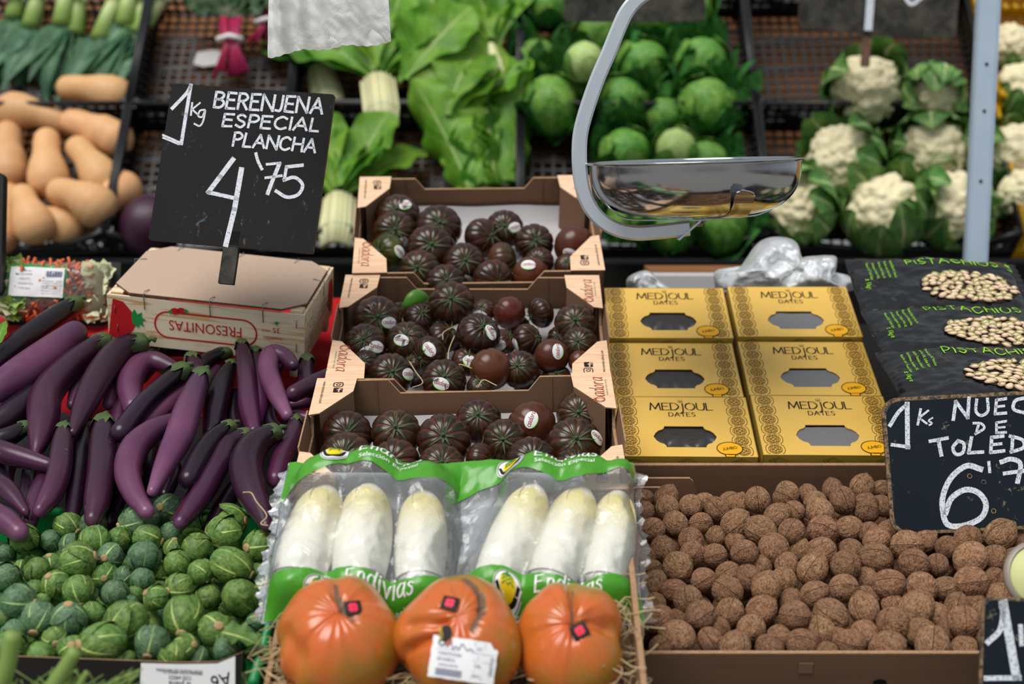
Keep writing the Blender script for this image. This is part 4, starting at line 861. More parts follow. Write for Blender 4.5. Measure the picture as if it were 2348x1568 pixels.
for nm,m,zone,n in (('lettuce_bits','salad_green',lambda:(rs.uniform(-.1,-.03),rs.uniform(-.044,.044)),150),('lettuce_bits','salad_pale',lambda:(rs.choice([rs.uniform(-.1,-.03),rs.uniform(.07,.1)]),rs.uniform(-.044,.044)),90),('carrot_shreds','carrot',lambda:(rs.uniform(-.03,.075),rs.uniform(-.044,.044)),150)):
    b=MB()
    for i in range(n):
        x,y=zone(); zt=.030*max(0,(1-abs(x/.107)**5))*max(0,(1-abs(y/.05)**4))**.6; z=zt-rs.uniform(.001,.008); s=rs.uniform(.009,.018)
        Mx=Matrix.Translation((x,y,z))@Euler((rs.uniform(-.6,.6),rs.uniform(-.6,.6),rs.uniform(0,6))).to_matrix().to_4x4()
        if m=='carrot': b.box((0,0,0),(s*2.0,.004,.003),0,Mx)
        else: st=len(b.v); b.grid(3,3,lambda a,c:(Vector(((a-.5)*s*1.6,(c-.5)*s*1.4,.25*s*sin(a*5+i)*cos(c*4))),a,c)); b.xf(Mx,st)
    tag(b.build(nm,M_[m],o),kind='stuff')
SLM=Matrix.Translation((.0,.012,0))@Matrix.Rotation(-.03,4,'Z')
def sl(x,y,z=.0012):
    q=SLM@Vector((x,y,0)); r=fs((q.x/.1075+1)/2,(q.y/.05+1)/2)[0]; return r+Vector((0,0,z))
def patch(mb,x0,y0,x1,y1,mapf,z,n=10,m=6,mi=0): mb.grid(n,m,lambda a,c:(mapf(lerp(x0,x1,a),lerp(y0,y1,c),z),a,c),mi=mi)
b=MB(); patch(b,-.052,-.032,.04,.027,sl,.001); b.build('label_border',M_['ink_green'],o); b=MB(); patch(b,-.048,-.030,.037,.020,sl,.0035); b.build('paper_label',M_['label_white'],o)
b=MB(); f2=lambda x,y:sl(x,y,.0048)
for i,(t,x,y,l) in enumerate((('1,99 €/ud.',-.035,.012,.02),('LECHUGA ZANAHORIA',-.035,.006,.024),('ENSALADA',-.035,-.002,.02),('CONSUMIR ANTES',-.035,-.010,.024),('LOTE 0412',-.035,-.018,.02))): label_text(b,t,x,y,.003,f2,fit=l)
for i in range(18): sq_poly(b,[(.008+i*.0014,.004),(.008+i*.0014+(.0004+.0005*(i%3)),.004),(.008+i*.0014+(.0004+.0005*(i%3)),.014),(.008+i*.0014,.014)],f2)
for j in range(6): label_text(b,'ingredientes lechuga 60%',.002,-.004-.0042*j,.0022,f2,fit=.033)
b.build('label_print',M_['ink_blue'],o,None,False)
b=MB(); b.grid(20,12,lambda a,c:(Vector(((2*a-1)*.12,(2*c-1)*.055,-.016+.002*sin(9*a))),a,c)); tag(b.build('black_tray',M_['black_plastic'],None,sm_),'black plastic tray under the salad bag','tray')
# black box edge with a red tomato at the picture edge
p=at(-45,560,2.35); b=MB(); b.box((0,0,0),(.09,.05,.22)); 
b=MB(); b.poly([rrect(.10,.20,.01,3)],-.02,.0); tag(b.build('plastic_sheet',M_['black_plastic'],None,Matrix.Translation(at(-66,535,2.3))@frame(Vector(),Vector((1,0,0)),Vector((.0,.2,1)).normalized(),Vector((0,-1,.2)).normalized()),False),'black plastic panel cut by the picture edge, beside the squashes','panel')
b=sphere_mb(.022,20,14); tag(b.build('red_tomato',M_['red_tomato'],None,Matrix.Translation(at(-14,752,2.12))),'red tomato just showing at the picture edge above the aubergines','tomato')
b=leaf_mb(.05,.02,.5,.3,.1,0,seed=3); tag(b.build('green_leaf',M_['leaf_chard'],None,Matrix.Translation(at(-6,790,2.05))@Matrix.Rotation(.9,4,'X')),'small green leaf at the picture edge beside the red tomato','leaf')
# ------------------------------------------------------------------ black tomato meshes
def tom_mesh(seed,ribs=10,amp=.13,flat=.78,mat='black_tomato',deep=.12):
    r=random.Random(seed); ph=[r.uniform(-.18,.18) for _ in range(ribs)]; am=[r.uniform(.6,1.3) for _ in range(ribs)]
    def disp(d,th,p):
        k=ribs*p/(2*pi); i=int(k)%ribs; fr=k-int(k); w=.5+ph[i]*.6; g=abs(sin(pi*fr)) ; g=1-(1-g)**3.0 if g<1 else 1
        fall=(sin(th)**.6)*(1-.9*max(0,min(1,(th-.9)/1.6))); a=amp*am[i]*fall
        rad=1-a*(1-g); top=deep*math.exp(-(th/.42)**2); gv=(1-g)**1.5*fall
        return (rad-top, min(1,gv*1.3+math.exp(-(th/.33)**2)*.5), th/pi)
    mb=sphere_mb(1,80,30,disp,sq=flat)
    for i,v in enumerate(mb.v): pass
    return mb.mesh('tomato',M_[mat])
TM=[tom_mesh(1,13,.085),tom_mesh(2,11,.10,.76),tom_mesh(3,15,.075,.8),tom_mesh(4,10,.11,.77)]
TB=[tom_mesh(5,7,.04,.86,'brown_tomato',.1),tom_mesh(6,8,.07,.84,'brown_tomato',.12)]
TG=tom_mesh(7,9,.06,.82,'greenish_tomato',.15)
def cal_mesh(seed,n=7):
    r=random.Random(seed); b=MB()
    for i in range(n):
        a=2*pi*i/n+r.uniform(-.25,.25); L=r.uniform(.46,.78); lift=r.uniform(.03,.30)
        def f(u,t,a=a,L=L,lift=lift):
            w=.062*(1-t)**.8*(1 if t>.1 else .8)+.004; x=t*L; z=.685+.09*sin(t*3.0)+lift*t*t-.10*t*t
            y=(2*u-1)*w; return (Vector((x*cos(a)-y*sin(a),x*sin(a)+y*cos(a),z+abs(2*u-1)*.03)),2*u-1,t)
        b.grid(3,6,f)
    b.lathe([(.13,.67),(.11,.74),(.06,.76),(.052,.83),(.066,.85),(.0,.855)],10); return b.mesh('calyx',M_['calyx'])
CM=[cal_mesh(i,6+i%3) for i in range(5)]
# sticker: small curved oval following the skin
def sticker(o,m,Rw,px,py,rollpx=0.0,fl=.80,s=1.0):
    """sticker on a tomato whose world matrix is m (unit ellipsoid z-squashed .78)"""
    inv=m.inverted(); d=inv.to_3x3()@ray(px,py); c=inv@CAM; q=lambda v:Vector((v.x,v.y,v.z/fl)); c2,d2=q(c),q(d); A=d2.dot(d2); B=2*c2.dot(d2); C_=c2.dot(c2)-1.0; D=B*B-4*A*C_
    if D<0: t=-B/(2*A)
    else: t=(-B-math.sqrt(D))/(2*A)
    p=c+d*t; n=Vector((p.x,p.y,p.z/fl/fl)).normalized(); p=p*(1.0/math.sqrt(p.x**2+p.y**2+(p.z/fl)**2))*1.0
    upL=(inv.to_3x3()@Vector((0,0,1))).normalized(); x=upL.cross(n).normalized(); y=n.cross(x); M1=frame(p+n*.02,x,y,n)@Matrix.Rotation(rollpx,4,'Z'); u=.0105/Rw*s
    def f(x,y,z=.008): 
        k=(x*x+y*y)*.5; return M1@Vector((x,y,z-k))
    b=MB(); b.grid(20,4,lambda a,c:(f(u*1.15*c*cos(2*pi*a),u*.85*c*sin(2*pi*a),.006),a,c),cu=True); st=b.build('sticker',M_['label_white'],o)
    b=MB(); 
    ribbon(b,[(u*1.12*cos(t),u*.82*sin(t)) for t in [3.6+i*.22 for i in range(8)]],u*.10,lambda x,y:f(x,y,.012)); b.build('green_arc',M_['ink_lime'],st)
    b=MB(); g,w=glyphs('adora',u*.58,.16,.2); strokes(b,[(sm,[(a-w*.36,c2_-u*.18) for a,c2_ in p_]) for sm,p_ in g],u*.075,lambda x,y:f(x,y,.012))
    ribbon(b,oval(-u*.74,0,u*.18,u*.2,12)+[(-u*.54,0)],u*.07,lambda x,y:f(x,y,.012)); b.build('red_script',M_['ink_darkred'],st)
def tomato(px,py,wpx,cal,P,N,lift,label,group,seed,kind='b',stick=(),name='black_tomato'):
    r0=wpx/2*1.06; pc=hit(px,py,P+N*lift,N); Rw=r0*(pc-CAM).length/F; pc=hit(px,py,P+N*(lift+Rw*.78),N); Rw=r0*(pc-CAM).length/F
    fw=(CAM-pc).normalized(); rt=Vector((1,0,0)); rt=(rt-fw*rt.dot(fw)).normalized(); up=fw.cross(rt)*1.0
    if up.z<0: up=-up
    if cal is None: z=(-fw*.5+up*.1-rt*.2).normalized() if kind!='s' else (rt*.9+up*.2+fw*.2).normalized()
    else:
        dx,dy=(cal[0]-px)/r0,-(cal[1]-py)/r0/.9; l=math.hypot(dx,dy); 
        if l>.93: dx,dy=dx/l*.93,dy/l*.93; l=.93
        z=(rt*dx+up*dy+fw*math.sqrt(max(.02,1-l*l))).normalized()
    me={'b':TM[seed%4],'r':TB[seed%2],'g':TG,'s':TB[1]}[kind]; m=axis_frame(pc,z,seed*1.7,Rw); o=obj(name,me,None,m); tag(o,label,'tomato',group)
    if cal is not None: c=obj('calyx',CM[seed%5],o); c.matrix_local=Matrix.Rotation(seed*.9,4,'Z')
    for sx,sy,ro in stick: sticker(o,m,Rw,sx,sy,ro,{'b':.80,'r':.875,'s':.87,'g':.84}[kind])
    return o
T2=2.272
def tz(x,y): return (690+x/T2,400+y/T2)
# ------------------------------------------------------------------ tomato trays
def logo_insta(b,cx,cy,s,mp):
    r=rrect(s,s,s*.28,4,cx,cy); ribbon(b,r+[r[0]],s*.11,mp,ext=0); c=oval(cx,cy,s*.22,s*.22,16); ribbon(b,c+[c[0]],s*.09,mp,ext=0); sq_poly(b,oval(cx+s*.27,cy+s*.27,s*.06,s*.06,8),mp)
def logo_f(b,cx,cy,s,mp,z2):
    sq_poly(b,rrect(s,s,s*.08,2,cx,cy),mp); ribbon(z2[0],[(cx+s*.12,cy-s*.5),(cx+s*.12,cy+.18*s),(cx+s*.2,cy+.32*s),(cx+s*.42,cy+.32*s)],s*.15,z2[1]); ribbon(z2[0],[(cx-s*.08,cy),(cx+s*.36,cy)],s*.13,z2[1])
def adora_logo(b,x,y,rot,k,mp0):
    c,s=cos(rot),sin(rot); mp=lambda a,d:mp0(x+(a*c-d*s)*k,y+(a*s+d*c)*k)
    rb=lambda pts,w,**q:ribbon(b,pts,w,mp,**q)
    rb(oval(.5,.45,.5,.42,20)+[(1.0,.45)],.07); rb(smooth2([(.45,.03),(.25,.3),(.2,.5),(.35,.85)]),.05); rb(smooth2([(.55,.03),(.7,.35),(.62,.7),(.5,.87)]),.05); rb([(.2,.95),(.5,.85),(.8,1.0)],.07); rb([(.5,.85),(.55,1.1)],.07)
    g,w=glyphs('adora',1.25,.14,.2); strokes(b,[(sm,[(a+1.05,e) for a,e in p]) for sm,p in g],.10,mp,nib=(.6,.5))
def tray(M,w,d,h,label,variant):
    o=empty('tomato_tray',M,label,'tray','cardboard tomato trays'); t=.004; CB_=M_['cardboard']; ED=M_['card_edge']; hw,hd=w/2,d/2
    prof=[(-hw,-h),(hw,-h),(hw,-.001),(hw*.52,-.001),(hw*.44,-.022),(-hw*.44,-.022),(-hw*.52,-.001),(-hw,-.001)]
    for nm,y in(('back_panel',hd-t),('front_panel',-hd)):
        b=MB(); b.poly([prof],0,t,frame(Vector((0,y+t,0)),Vector((1,0,0)),Vector((0,0,1)),Vector((0,-1,0))),0,1); b.build(nm,[CB_,ED],o,None,False)
    for sx in(-1,1): b=MB(); b.box((sx*hw*.60,hd-t-.0006,-h/2),(.0015,.0012,h*.98)); b.build('crease',CB_,o,None,False)
    sp=[(-hd,-h),(hd,-h),(hd,-.001),(hd*.42,-.001),(hd*.30,-.028),(-hd*.18,-.028),(-hd*.30,-.001),(-hd,-.001)]
    for sx in(-1,1):
        b=MB(); b.poly([sp],0,t,frame(Vector((sx*hw-(0 if sx<0 else 0)+(0 if sx<0 else -t),0,0)),Vector((0,1,0)),Vector((0,0,1)),Vector((1,0,0))),0,1); b.build('side_panel',[CB_,ED],o,None,False)
        b=MB(); b.poly([[(-hd*.34,-.045),(hd*.46,-.045),(hd*.38,.003),(-hd*.26,.003)]],0,.002,frame(Vector((sx*(hw+.004),0,0)),Vector((0,1,0)),Vector((0,0,1)),Vector((1,0,0)))@Matrix.Rotation(sx*.12,4,'X'),0,1); b.build('side_flap',[CB_,ED],o,None,False)
    b=MB(); b.box((0,0,-h+.002),(w-.006,d-.006,.003)); b.build('base_board',CB_,o,None,False)
    b=MB(); rr2=random.Random(len(label)); b.grid(24,18,lambda a,c:(Vector(((a-.5)*(w-.02),(c-.5)*(d-.02),-h+.012+.003*noise.noise(Vector((a*5,c*5,len(label))))+.05*max(0,abs(a-.5)*2-.93)+.03*max(0,(c-.9)*10)**2)),a,c)); b.build('white_liner',M_['white_paper'],o)
    for sx in(-1,1):
        for sy in(-1,1):
            pl=[(0,0),(.055,0),(.053,.040),(.014,.100),(0,.104)]; P=[(sx*(hw+.001-a),sy*(hd+.001-c)) for a,c in pl]
            b=MB(); b.poly([P],0,.0018,None,0,1); pf=b.build('corner_plate',[M_['wood_print'],ED],o,None,False)
            a,c=Vector((*P[2],0)),Vector((*P[3],0)); b=MB(); b.add([a,c,c-Vector((0,0,h*.9)),a-Vector((0,0,h*.9))],[(0,1,2,3)]); b.build('corner_gusset',CB_,o,None,False)
            mp=flatmap(.0024); mp2=flatmap(.0028); R90=-pi/2 if sx<0 else pi/2; cx=sx*(hw-.018)
            if (sx<0 and sy>0) or (sx>0 and sy<0):
                b=MB(); z2=MB(); yl=sy*(hd-.020); cxx=sx*(hw-.030)
                logo_insta(b,cxx+(-.0),yl+(.0 if sy>0 else 0),.0125,mp); logo_f(b,cxx+.001,yl-.016*sy*1.0,.0125,mp,(z2,mp2)); label_text(b,'www.tomato-adora.com',sx*(hw-.009) if sx<0 else sx*(hw-.006),yl+.010 if sx<0 else -hd+.012,.0045,mp,rot=R90,fit=.062); b.build('black_print',M_['ink_black'],pf,None,False); z2.build('letter_f',M_['wood_print'],pf,None,False)
            else:
                b=MB(); y0=(-hd+.088) if sy<0 else (hd-.085); 
                adora_logo(b,sx*(hw-.012),y0,R90,.0145,mp); b.build('red_script',M_['ink_darkred'],pf,None,False)
                b=MB(); label_text(b,'PASSION FOR TASTE',sx*(hw-.007),(-hd+.07) if sy<0 else (hd-.066),.0022,mp,rot=R90,fit=.045); b.build('tagline_print',M_['ink_green'],pf,None,False)
    return o
TH=.095
TR=[]
TRs=[([(834,409),(1318+22,402),(1392,622),(803,626)],2.42,'rear tomato tray, under the steel hook, with a white liner showing'),
     ([(800,630),(1366,636),(1404,868),(742,872)],2.12,'middle tomato tray, the fullest one, with straw bits'),
     ([(735,876),(1392,850),(1446,1128),(660,1134)],1.84,'lowest tomato tray, right behind the endive bags'.replace('right behind','just behind'))]
for c,Y,l in TRs:
    m=pose(.40,.30,c,Y,.4); TR.append((m,tray(m,.40,.30,TH,l,0)))
TZ=[ # x,y,w,calyx,kind
[(505,215,222,(497,172),'b'),(718,278,232,(725,243),'b'),(488,300,215,(492,282),'b'),(450,408,190,(385,395),'g'),(675,385,240,(682,358),'b'),(945,330,195,(1010,312),'b'),(1060,285,192,(1060,263),'b'),(1215,358,195,(1228,340),'b'),(1425,372,205,None,'r'),(1050,443,172,None,'s'),(850,465,212,(860,440),'b'),(620,500,212,(602,478),'b'),(1240,455,150,(1218,440),'b'),(1195,525,185,None,'r'),(1385,475,125,(1380,450),'b'),(755,575,215,(760,545),'b'),(1000,548,205,(1035,560),'b')],
[(785,672,228,(780,640),'b'),(400,758,242,(402,735),'b'),(622,750,172,(640,712),'b'),(950,710,125,(935,680),'b'),(1085,720,165,None,'r'),(1250,720,155,(1180,745),'b'),(1430,780,212,(1428,752),'b'),(335,885,215,(325,850),'b'),(555,872,215,(545,825),'b'),(925,832,222,(960,778),'b'),(742,848,165,(790,800),'b'),(1058,870,135,(1100,830),'b'),(1180,862,165,(1245,840),'b'),(1450,885,182,(1440,862),'b'),(332,985,145,(310,960),'b'),(670,935,185,(605,960),'b'),(862,975,152,(880,940),'b'),(1305,948,178,None,'r'),(1452,975,115,None,'r'),(468,1045,222,(480,1022),'b'),(592,1070,92,(600,1040),'b'),(745,1075,222,(748,1048),'b'),(988,1015,212,None,'r'),(1138,1015,192,(1122,992),'b'),(580,985,105,(560,955),'b'),(930,1105,130,(925,1070),'b'),(860,905,130,(850,870),'b'),(1130,800,130,(1120,780),'b'),(1345,850,120,(1340,830),'b'),(1215,975,130,(1210,950),'b'),(435,955,140,(440,930),'b'),(520,700,120,(510,680),'b'),(1180,1080,150,(1175,1050),'b'),(1330,1060,150,(1330,1030),'b')],
[(240,1358,252,(240,1338),'b'),(495,1350,252,(490,1307),'b'),(925,1285,232,(920,1243),'b'),(1203,1308,246,None,'r'),(1452,1250,232,(1443,1235),'b'),(745,1385,272,(740,1352),'b'),(1060,1390,226,(1048,1377),'b'),(1425,1402,272,(1437,1367),'b'),(235,1475,262,(215,1450),'b'),(492,1500,242,(465,1482),'b'),(732,1520,232,(735,1492),'b'),(932,1487,172,(1020,1490),'b'),(1200,1497,252,(1212,1470),'b'),(1420,1530,205,(1440,1502),'b'),(250,1600,240,(245,1570),'b'),(700,1640,240,(700,1600),'b'),(1150,1630,240,(1150,1600),'b')]]
ST=[[(545,157,.5),(525,357,.9),(515,402,-.9),(1115,275,.2),(1400,412,-.4),(1185,469,0),(862,548,-.6),(1075,580,-.2)],
[(460,772,-.1),(930,738,-.2),(395,898,-.3),(340,928,.6),(522,862,-.2),(668,910,-.9),(1340,920,1.4),(1115,893,1.4),(1027,890,.2),(990,822,-1.2),(885,974,-.5),(562,1040,-.2),(730,1090,-.3)],
[(1200,1277,1.2),(1545,1370,-.9)]]
GRP=['tomatoes in the rear tray','tomatoes in the middle tray','tomatoes in the lowest tray']; TRN=['rear','middle','lowest']
for k in range(3):
    m=TR[k][0]; P=m.translation.copy(); N=(m.to_3x3()@Vector((0,0,1))).normalized(); bins=[[] for _ in TZ[k]]
    for sx,sy,ro in ST[k]:
        j=min(range(len(TZ[k])),key=lambda i:math.hypot(TZ[k][i][0]-sx,TZ[k][i][1]-sy)/TZ[k][i][2]); bins[j].append((*tz(sx,sy),ro))
    # rows for the labels
    order=sorted(range(len(TZ[k])),key=lambda i:TZ[k][i][1]); nrow=[4,6,3][k]; per=math.ceil(len(order)/nrow); rows={}
    for q in range(nrow):
        for c_,i in enumerate(sorted(order[q*per:(q+1)*per],key=lambda i:TZ[k][i][0])): rows[i]=(q,c_)
    for i,(x,y,w,cal,kd) in enumerate(TZ[k]):
        px,py=tz(x,y); cl=tz(*cal) if cal else None; q,c_=rows[i]
        look={'b':'ribbed black tomato','r':'smooth brown-red tomato','s':'upright red-brown tomato','g':'dark green tomato'}[kd]+(' with sticker' if bins[i] else '')
        lb=f'{look}, {ORD[c_]} from the aubergines, {ORD[q]} row from back, {TRN[k]} tray'
        lift=[-.062,-.05,-.062][k]
        if k==1 and i in(0,9): lift=-.03
        if k==1 and i in(22,): lift=-.045
        if k==1 and i>25: lift=-.075
        tomato(px,py,w/T2,cl,P,N,lift,lb,GRP[k],i+k*7,kd,bins[i])
# pod and straws in the middle tray
m=TR[1][0]; P=m.translation.copy(); N=(m.to_3x3()@Vector((0,0,1))).normalized()
a,b_,c=hit(*tz(535,690),P-N*.012,N),hit(*tz(610,650),P-N*.008,N),hit(*tz(690,645),P-N*.012,N); S=[Vector(q) for q in spline([tuple(v-b_) for v in (a,b_,c)],8)]
q=MB(); q.tube(S,[max(.001,.0165*sin(pi*min(1,(i+.3)/14))**.7) for i in range(len(S))],14,flat=.6); tag(q.build('green_pod',M_['pod'],None,Matrix.Translation(b_)),'green pod tucked behind the top tomato of the middle tray','pod')
for i,(pts,lb) in enumerate([([(740,860),(745,820),(825,780)],'straw bent over the tomatoes in the tray middle'),([(800,840),(770,920),(768,1000)],'long straw lying downhill between stickered tomatoes'),([(768,1000),(830,990),(890,1010)],'short straw beside the smooth brown-red tomato'),([(565,975),(600,1030),(635,1085),(580,1110)],'forked straw at the tray front edge'),([(920,1110),(950,1070),(1000,1090),(1020,1100)],'curled straw on the tray front edge')]):
    wire('dry_straw',[tz(*p) for p in pts],P,N,.0009,'straw',lb,'straw',-.006+.004*(i%2))
wire('dry_straw',[tz(465,1480),tz(485,1510),tz(500,1540)],TR[2][0].translation,(TR[2][0].to_3x3()@Vector((0,0,1))).normalized(),.0012,'label_white','white straw over a tomato of the lowest tray','straw',0)
# ------------------------------------------------------------------ date boxes
DW,DD,DH=.196,.142,.042
Z3=2.273
def dz(x,y): return (1380+x/Z3,540+y/Z3)
dates=[ # TL,TR,BR,BL in crop px, clear window?
([(5,275),(658,272),(700,545),(35,530)],1,'date box in the rear row, window dark, beside the tomato trays'),
([(662,282),(1315,262),(1392,540),(712,548)],0,'date box in the rear row, window grey, beside the pistachio bags'),
([(22,568),(705,548),(765,828),(50,842)],1,'date box in the middle row with dates showing, tomato tray side'),
([(712,550),(1392,542),(1475,818),(768,830)],0,'date box in the middle row, painted grey window reflection, pistachio side'),
([(50,850),(770,832),(833,1142),(84,1150)],1,'lowest date box with dark window and one orange date stalk'),
([(775,832),(1492,818),(1560,1138),(842,1142)],0,'lowest date box with painted grey window reflection, next to the walnut price board')]
def window_shape(w=.090,h=.049):
    out=[]; 
    q=[(-.33,.5),(.33,.5)]; a=[(.31,.5),(.32,.41),(.35,.34),(.41,.29),(.46,.18),(.5,.0),(.46,-.18),(.41,-.29),(.35,-.34),(.32,-.41),(.31,-.5)]
    P=a+[(-x,y) for x,y in a[::-1]]; return [(x*w,y*h) for x,y in P]
WX,WY=.000,-.025
def box_ornament():
    b=MB(); mp=flatmap(.0006)
    for cx in(-.079,.079):
        for i in range(6):
            cy=-.058+i*.0232
            for rr_ in(.0098,.0078): c=oval(cx,cy,rr_,rr_,18); ribbon(b,c+[c[0]],.0008,mp,ext=0)
            for k in range(4):
                a=k*pi/2; ribbon(b,[(cx+cos(a)*.002,cy+sin(a)*.002),(cx+cos(a)*.0072,cy+sin(a)*.0072)],.0010,mp)
                a+=pi/4; px,py=cx+cos(a)*.0042,cy+sin(a)*.0042; c=oval(px,py,.0021,.0021,8); ribbon(b,c+[c[0]],.0008,mp,ext=0)
            for sx in(-1,1):
                c=[(cx+sx*.0085,cy+.0105),(cx+sx*.0120,cy+.0075),(cx+sx*.0135,cy),(cx+sx*.0120,cy-.0075),(cx+sx*.0085,cy-.0105)]; ribbon(b,smooth2(c,4),.0009,mp,ext=0)
                c=oval(cx+sx*.0048,cy+.0116,.0020,.0014,8); ribbon(b,c+[c[0]],.0005,mp,ext=0)
            for t in range(6):
                a=t*pi/3+.3; ribbon(b,[(cx+cos(a)*.0078,cy+sin(a)*.0078),(cx+cos(a+.25)*.0098,cy+sin(a+.25)*.0098)],.0005,mp)
    return b.mesh('ornament',M_['ink_gold'],False)
ORN=box_ornament()
def title_mesh():
    b=MB(); mp=flatmap(.0007)
    g,w=glyphs('MED',.0168,.17); g2,w2=glyphs('OUL',.0168,.17); gj,wj=glyphs('J',.0245,.1); tot=w+w2+.0098; x0=-tot/2
    def put(gl,ox,oy): 
        L=[(sm,[(a+ox,c+oy) for a,c in p]) for sm,p in gl]; strokes(b,L,.0021,mp,nib=(-.35,.28))
        for sm,p in L:
            if not sm:
                for e in(p[0],p[-1]): ribbon(b,[(e[0]-.0011,e[1]),(e[0]+.0011,e[1])],.0004,mp)
    put(g,x0,.038); put(gj,x0+w-.0034,.0290); put(g2,x0+w+.0098,.038)
    g,w=glyphs('DATES',.0092,.22); L=[(sm,[(a-w/2,c+.0225) for a,c in p]) for sm,p in g]; strokes(b,L,.0014,mp,nib=(-.35,.3))
    for dx in(-.0024,0,.0024): ribbon(b,smooth2([(dx*.3,.0575),(dx*1.2,.0600),(dx,.0625)],3),.0006,mp)
    ribbon(b,[(-.004,.0572),(.004,.0572)],.0005,mp)
    return b.mesh('black_lettering',M_['ink_black'],False)
TIT=title_mesh()
def badge_meshes():
    cx,cy=.060,-.053; b=MB(); c=oval(cx,cy,.0180,.0145,24); st=[(cx-.0075,cy-.012),(cx+.0060,cy-.012),(cx+.0060,-DD/2),(cx-.0075,-DD/2)]
    sq_poly(b,c,flatmap(.0007)); sq_poly(b,st[::-1],flatmap(.0007)); fill=b.mesh('badge',M_['badge'],False)
    b=MB(); ribbon(b,[(cx+.0180*cos(a),cy+.0145*sin(a)) for a in [(-1.15+i*(2*pi-.85)/24) for i in range(25)]],.0011,flatmap(.0011),ext=0)
    for x in(cx-.0075,cx+.0060): ribbon(b,[(x,cy-.0125),(x,-DD/2)],.0016,flatmap(.0011),ext=0)
    g,w=glyphs('JUMBO',.0052,.16); c_,s_=cos(.22),sin(.22); strokes(b,[(sm,[(cx+(a-w/2)*c_-(e-.0022)*s_,cy+(a-w/2)*s_+(e-.0022)*c_) for a,e in p]) for sm,p in g],.0006,flatmap(.0012))
    return fill,b.mesh('badge_outline',M_['ink_black'],False)
BF,BO=badge_meshes()
rd=random.Random(12)
def edge_Y(yf,Yf,yb,D):
    a=at(1174,yf,Yf); lo,hi=Yf,Yf+D
    for _ in range(50):
        mid=(lo+hi)/2
        if (at(1174,yb,mid)-a).length<D: lo=mid
        else: hi=mid
    return (lo+hi)/2
DM=[None]*6; Yf=1.945
for row,(yf,yb,xs) in enumerate([(1046,909,[(1417,),(1750,)]),(909,786,[(1402,),(1718,)]),(775,660,[(1395,),(1692,)])]):
    Yb=edge_Y(yf,Yf,yb,DD)
    for j,(xf,) in enumerate(xs):
        a=at(xf,yf-(3 if j else 0),Yf); up=(at(1174,yb,Yb)-at(1174,yf,Yf)).normalized(); n_=Vector((0,-up.z,up.y)); rot=Matrix.Rotation(-.010+.004*row,4,n_)
        mm_=rot.to_3x3(); DM[(2-row)*2+j]=frame(a+mm_@(X*(DW/2)+up*(DD/2)),mm_@X,mm_@up,n_)
    Yf=Yb+.002
for di,(c,clear,lb) in enumerate(dates):
    m=DM[di]; o=empty('date_box',m,'gold '+lb,'date box','gold boxes of dates')
    b=MB(); win=[(x+WX,y+WY) for x,y in window_shape()]; 
    b.poly([rrect(DW,DD,.0015,2),win[::-1]],-.0012,0,None,0,0); b.build('top_panel',M_['gold_box'],o,None,False)
    b=MB(); b.box((0,-DD/2+.0005,-DH/2),(DW,.001,DH)); fp=b.build('front_panel',M_['gold_side'],o,None,False)
    q=MB(); fm2=flatmap(.0008,Matrix.Translation((0,-DD/2,-DH/2))@Matrix.Rotation(pi/2,4,'X'))
    for cx in(-.075,.0,.075): 
        for k in(.010,.006): ribbon(q,[(cx-k*1.4,.012),(cx,.012-k),(cx+k*1.4,.012),(cx,.012+k*.6),(cx-k*1.4,.012)],.0007,fm2,ext=0)
    tag(q.build('ornament',M_['ink_gold'],fp,None,False),kind='stuff')
    for nm,cc,s in(('back_panel',(0,DD/2-.0005,-DH/2),(DW,.001,DH)),('side_panel',(-DW/2+.0005,0,-DH/2),(.001,DD,DH)),('side_panel',(DW/2-.0005,0,-DH/2),(.001,DD,DH)),('base_panel',(0,0,-DH),(DW,DD,.001))):
        b=MB(); b.box(cc,s); b.build(nm,M_['gold_side'],o,None,False)
    for me in (ORN,TIT,BF,BO): tag(obj(me.name,me,o),kind='stuff' if me is ORN else None)
    b=MB(); b.grid(10,4,lambda a,cc:(Vector((WX+(a-.5)*.104,WY+(cc-.5)*.044,-.0022+.0007*noise.noise(Vector((a*5,cc*4,di))))),a,cc)); b.build('window_film',M_['film_window' if clear else 'film_window_reflect'],o)
    if clear:
        for j in range(5):
            lx,ly=-.034+.019*j+WX,WY+rd.uniform(-.008,.008); b=sphere_mb(1,14,10,lambda d,th,ph:(1+.08*noise.noise(d*3+Vector((j,di,0))),0,0)); b.xf(Matrix.Diagonal((.0115,.0185,.0105,1)))
            w=m@Matrix.Translation((lx,ly,-.0165))@Matrix.Rotation(rd.uniform(-.8,.8),4,'Z'); dt=b.build('date',M_['date'],None,w)
            row=['rear','middle','lowest'][di//2]; tag(dt,f'dark wrinkled date behind the window of the {row} date box, {ORD[j]} from the tomato tray','date','dates seen through box windows')
            if (di,j) in((2,1),(2,3),(4,4)): b=MB(); b.tube([(0,-.018,.004),(0,-.0165,.009)],.003,8); b.build('stalk_end',simple('date_stalk_%d%d'%(di,j),'#a5622f',.6,.3),dt)
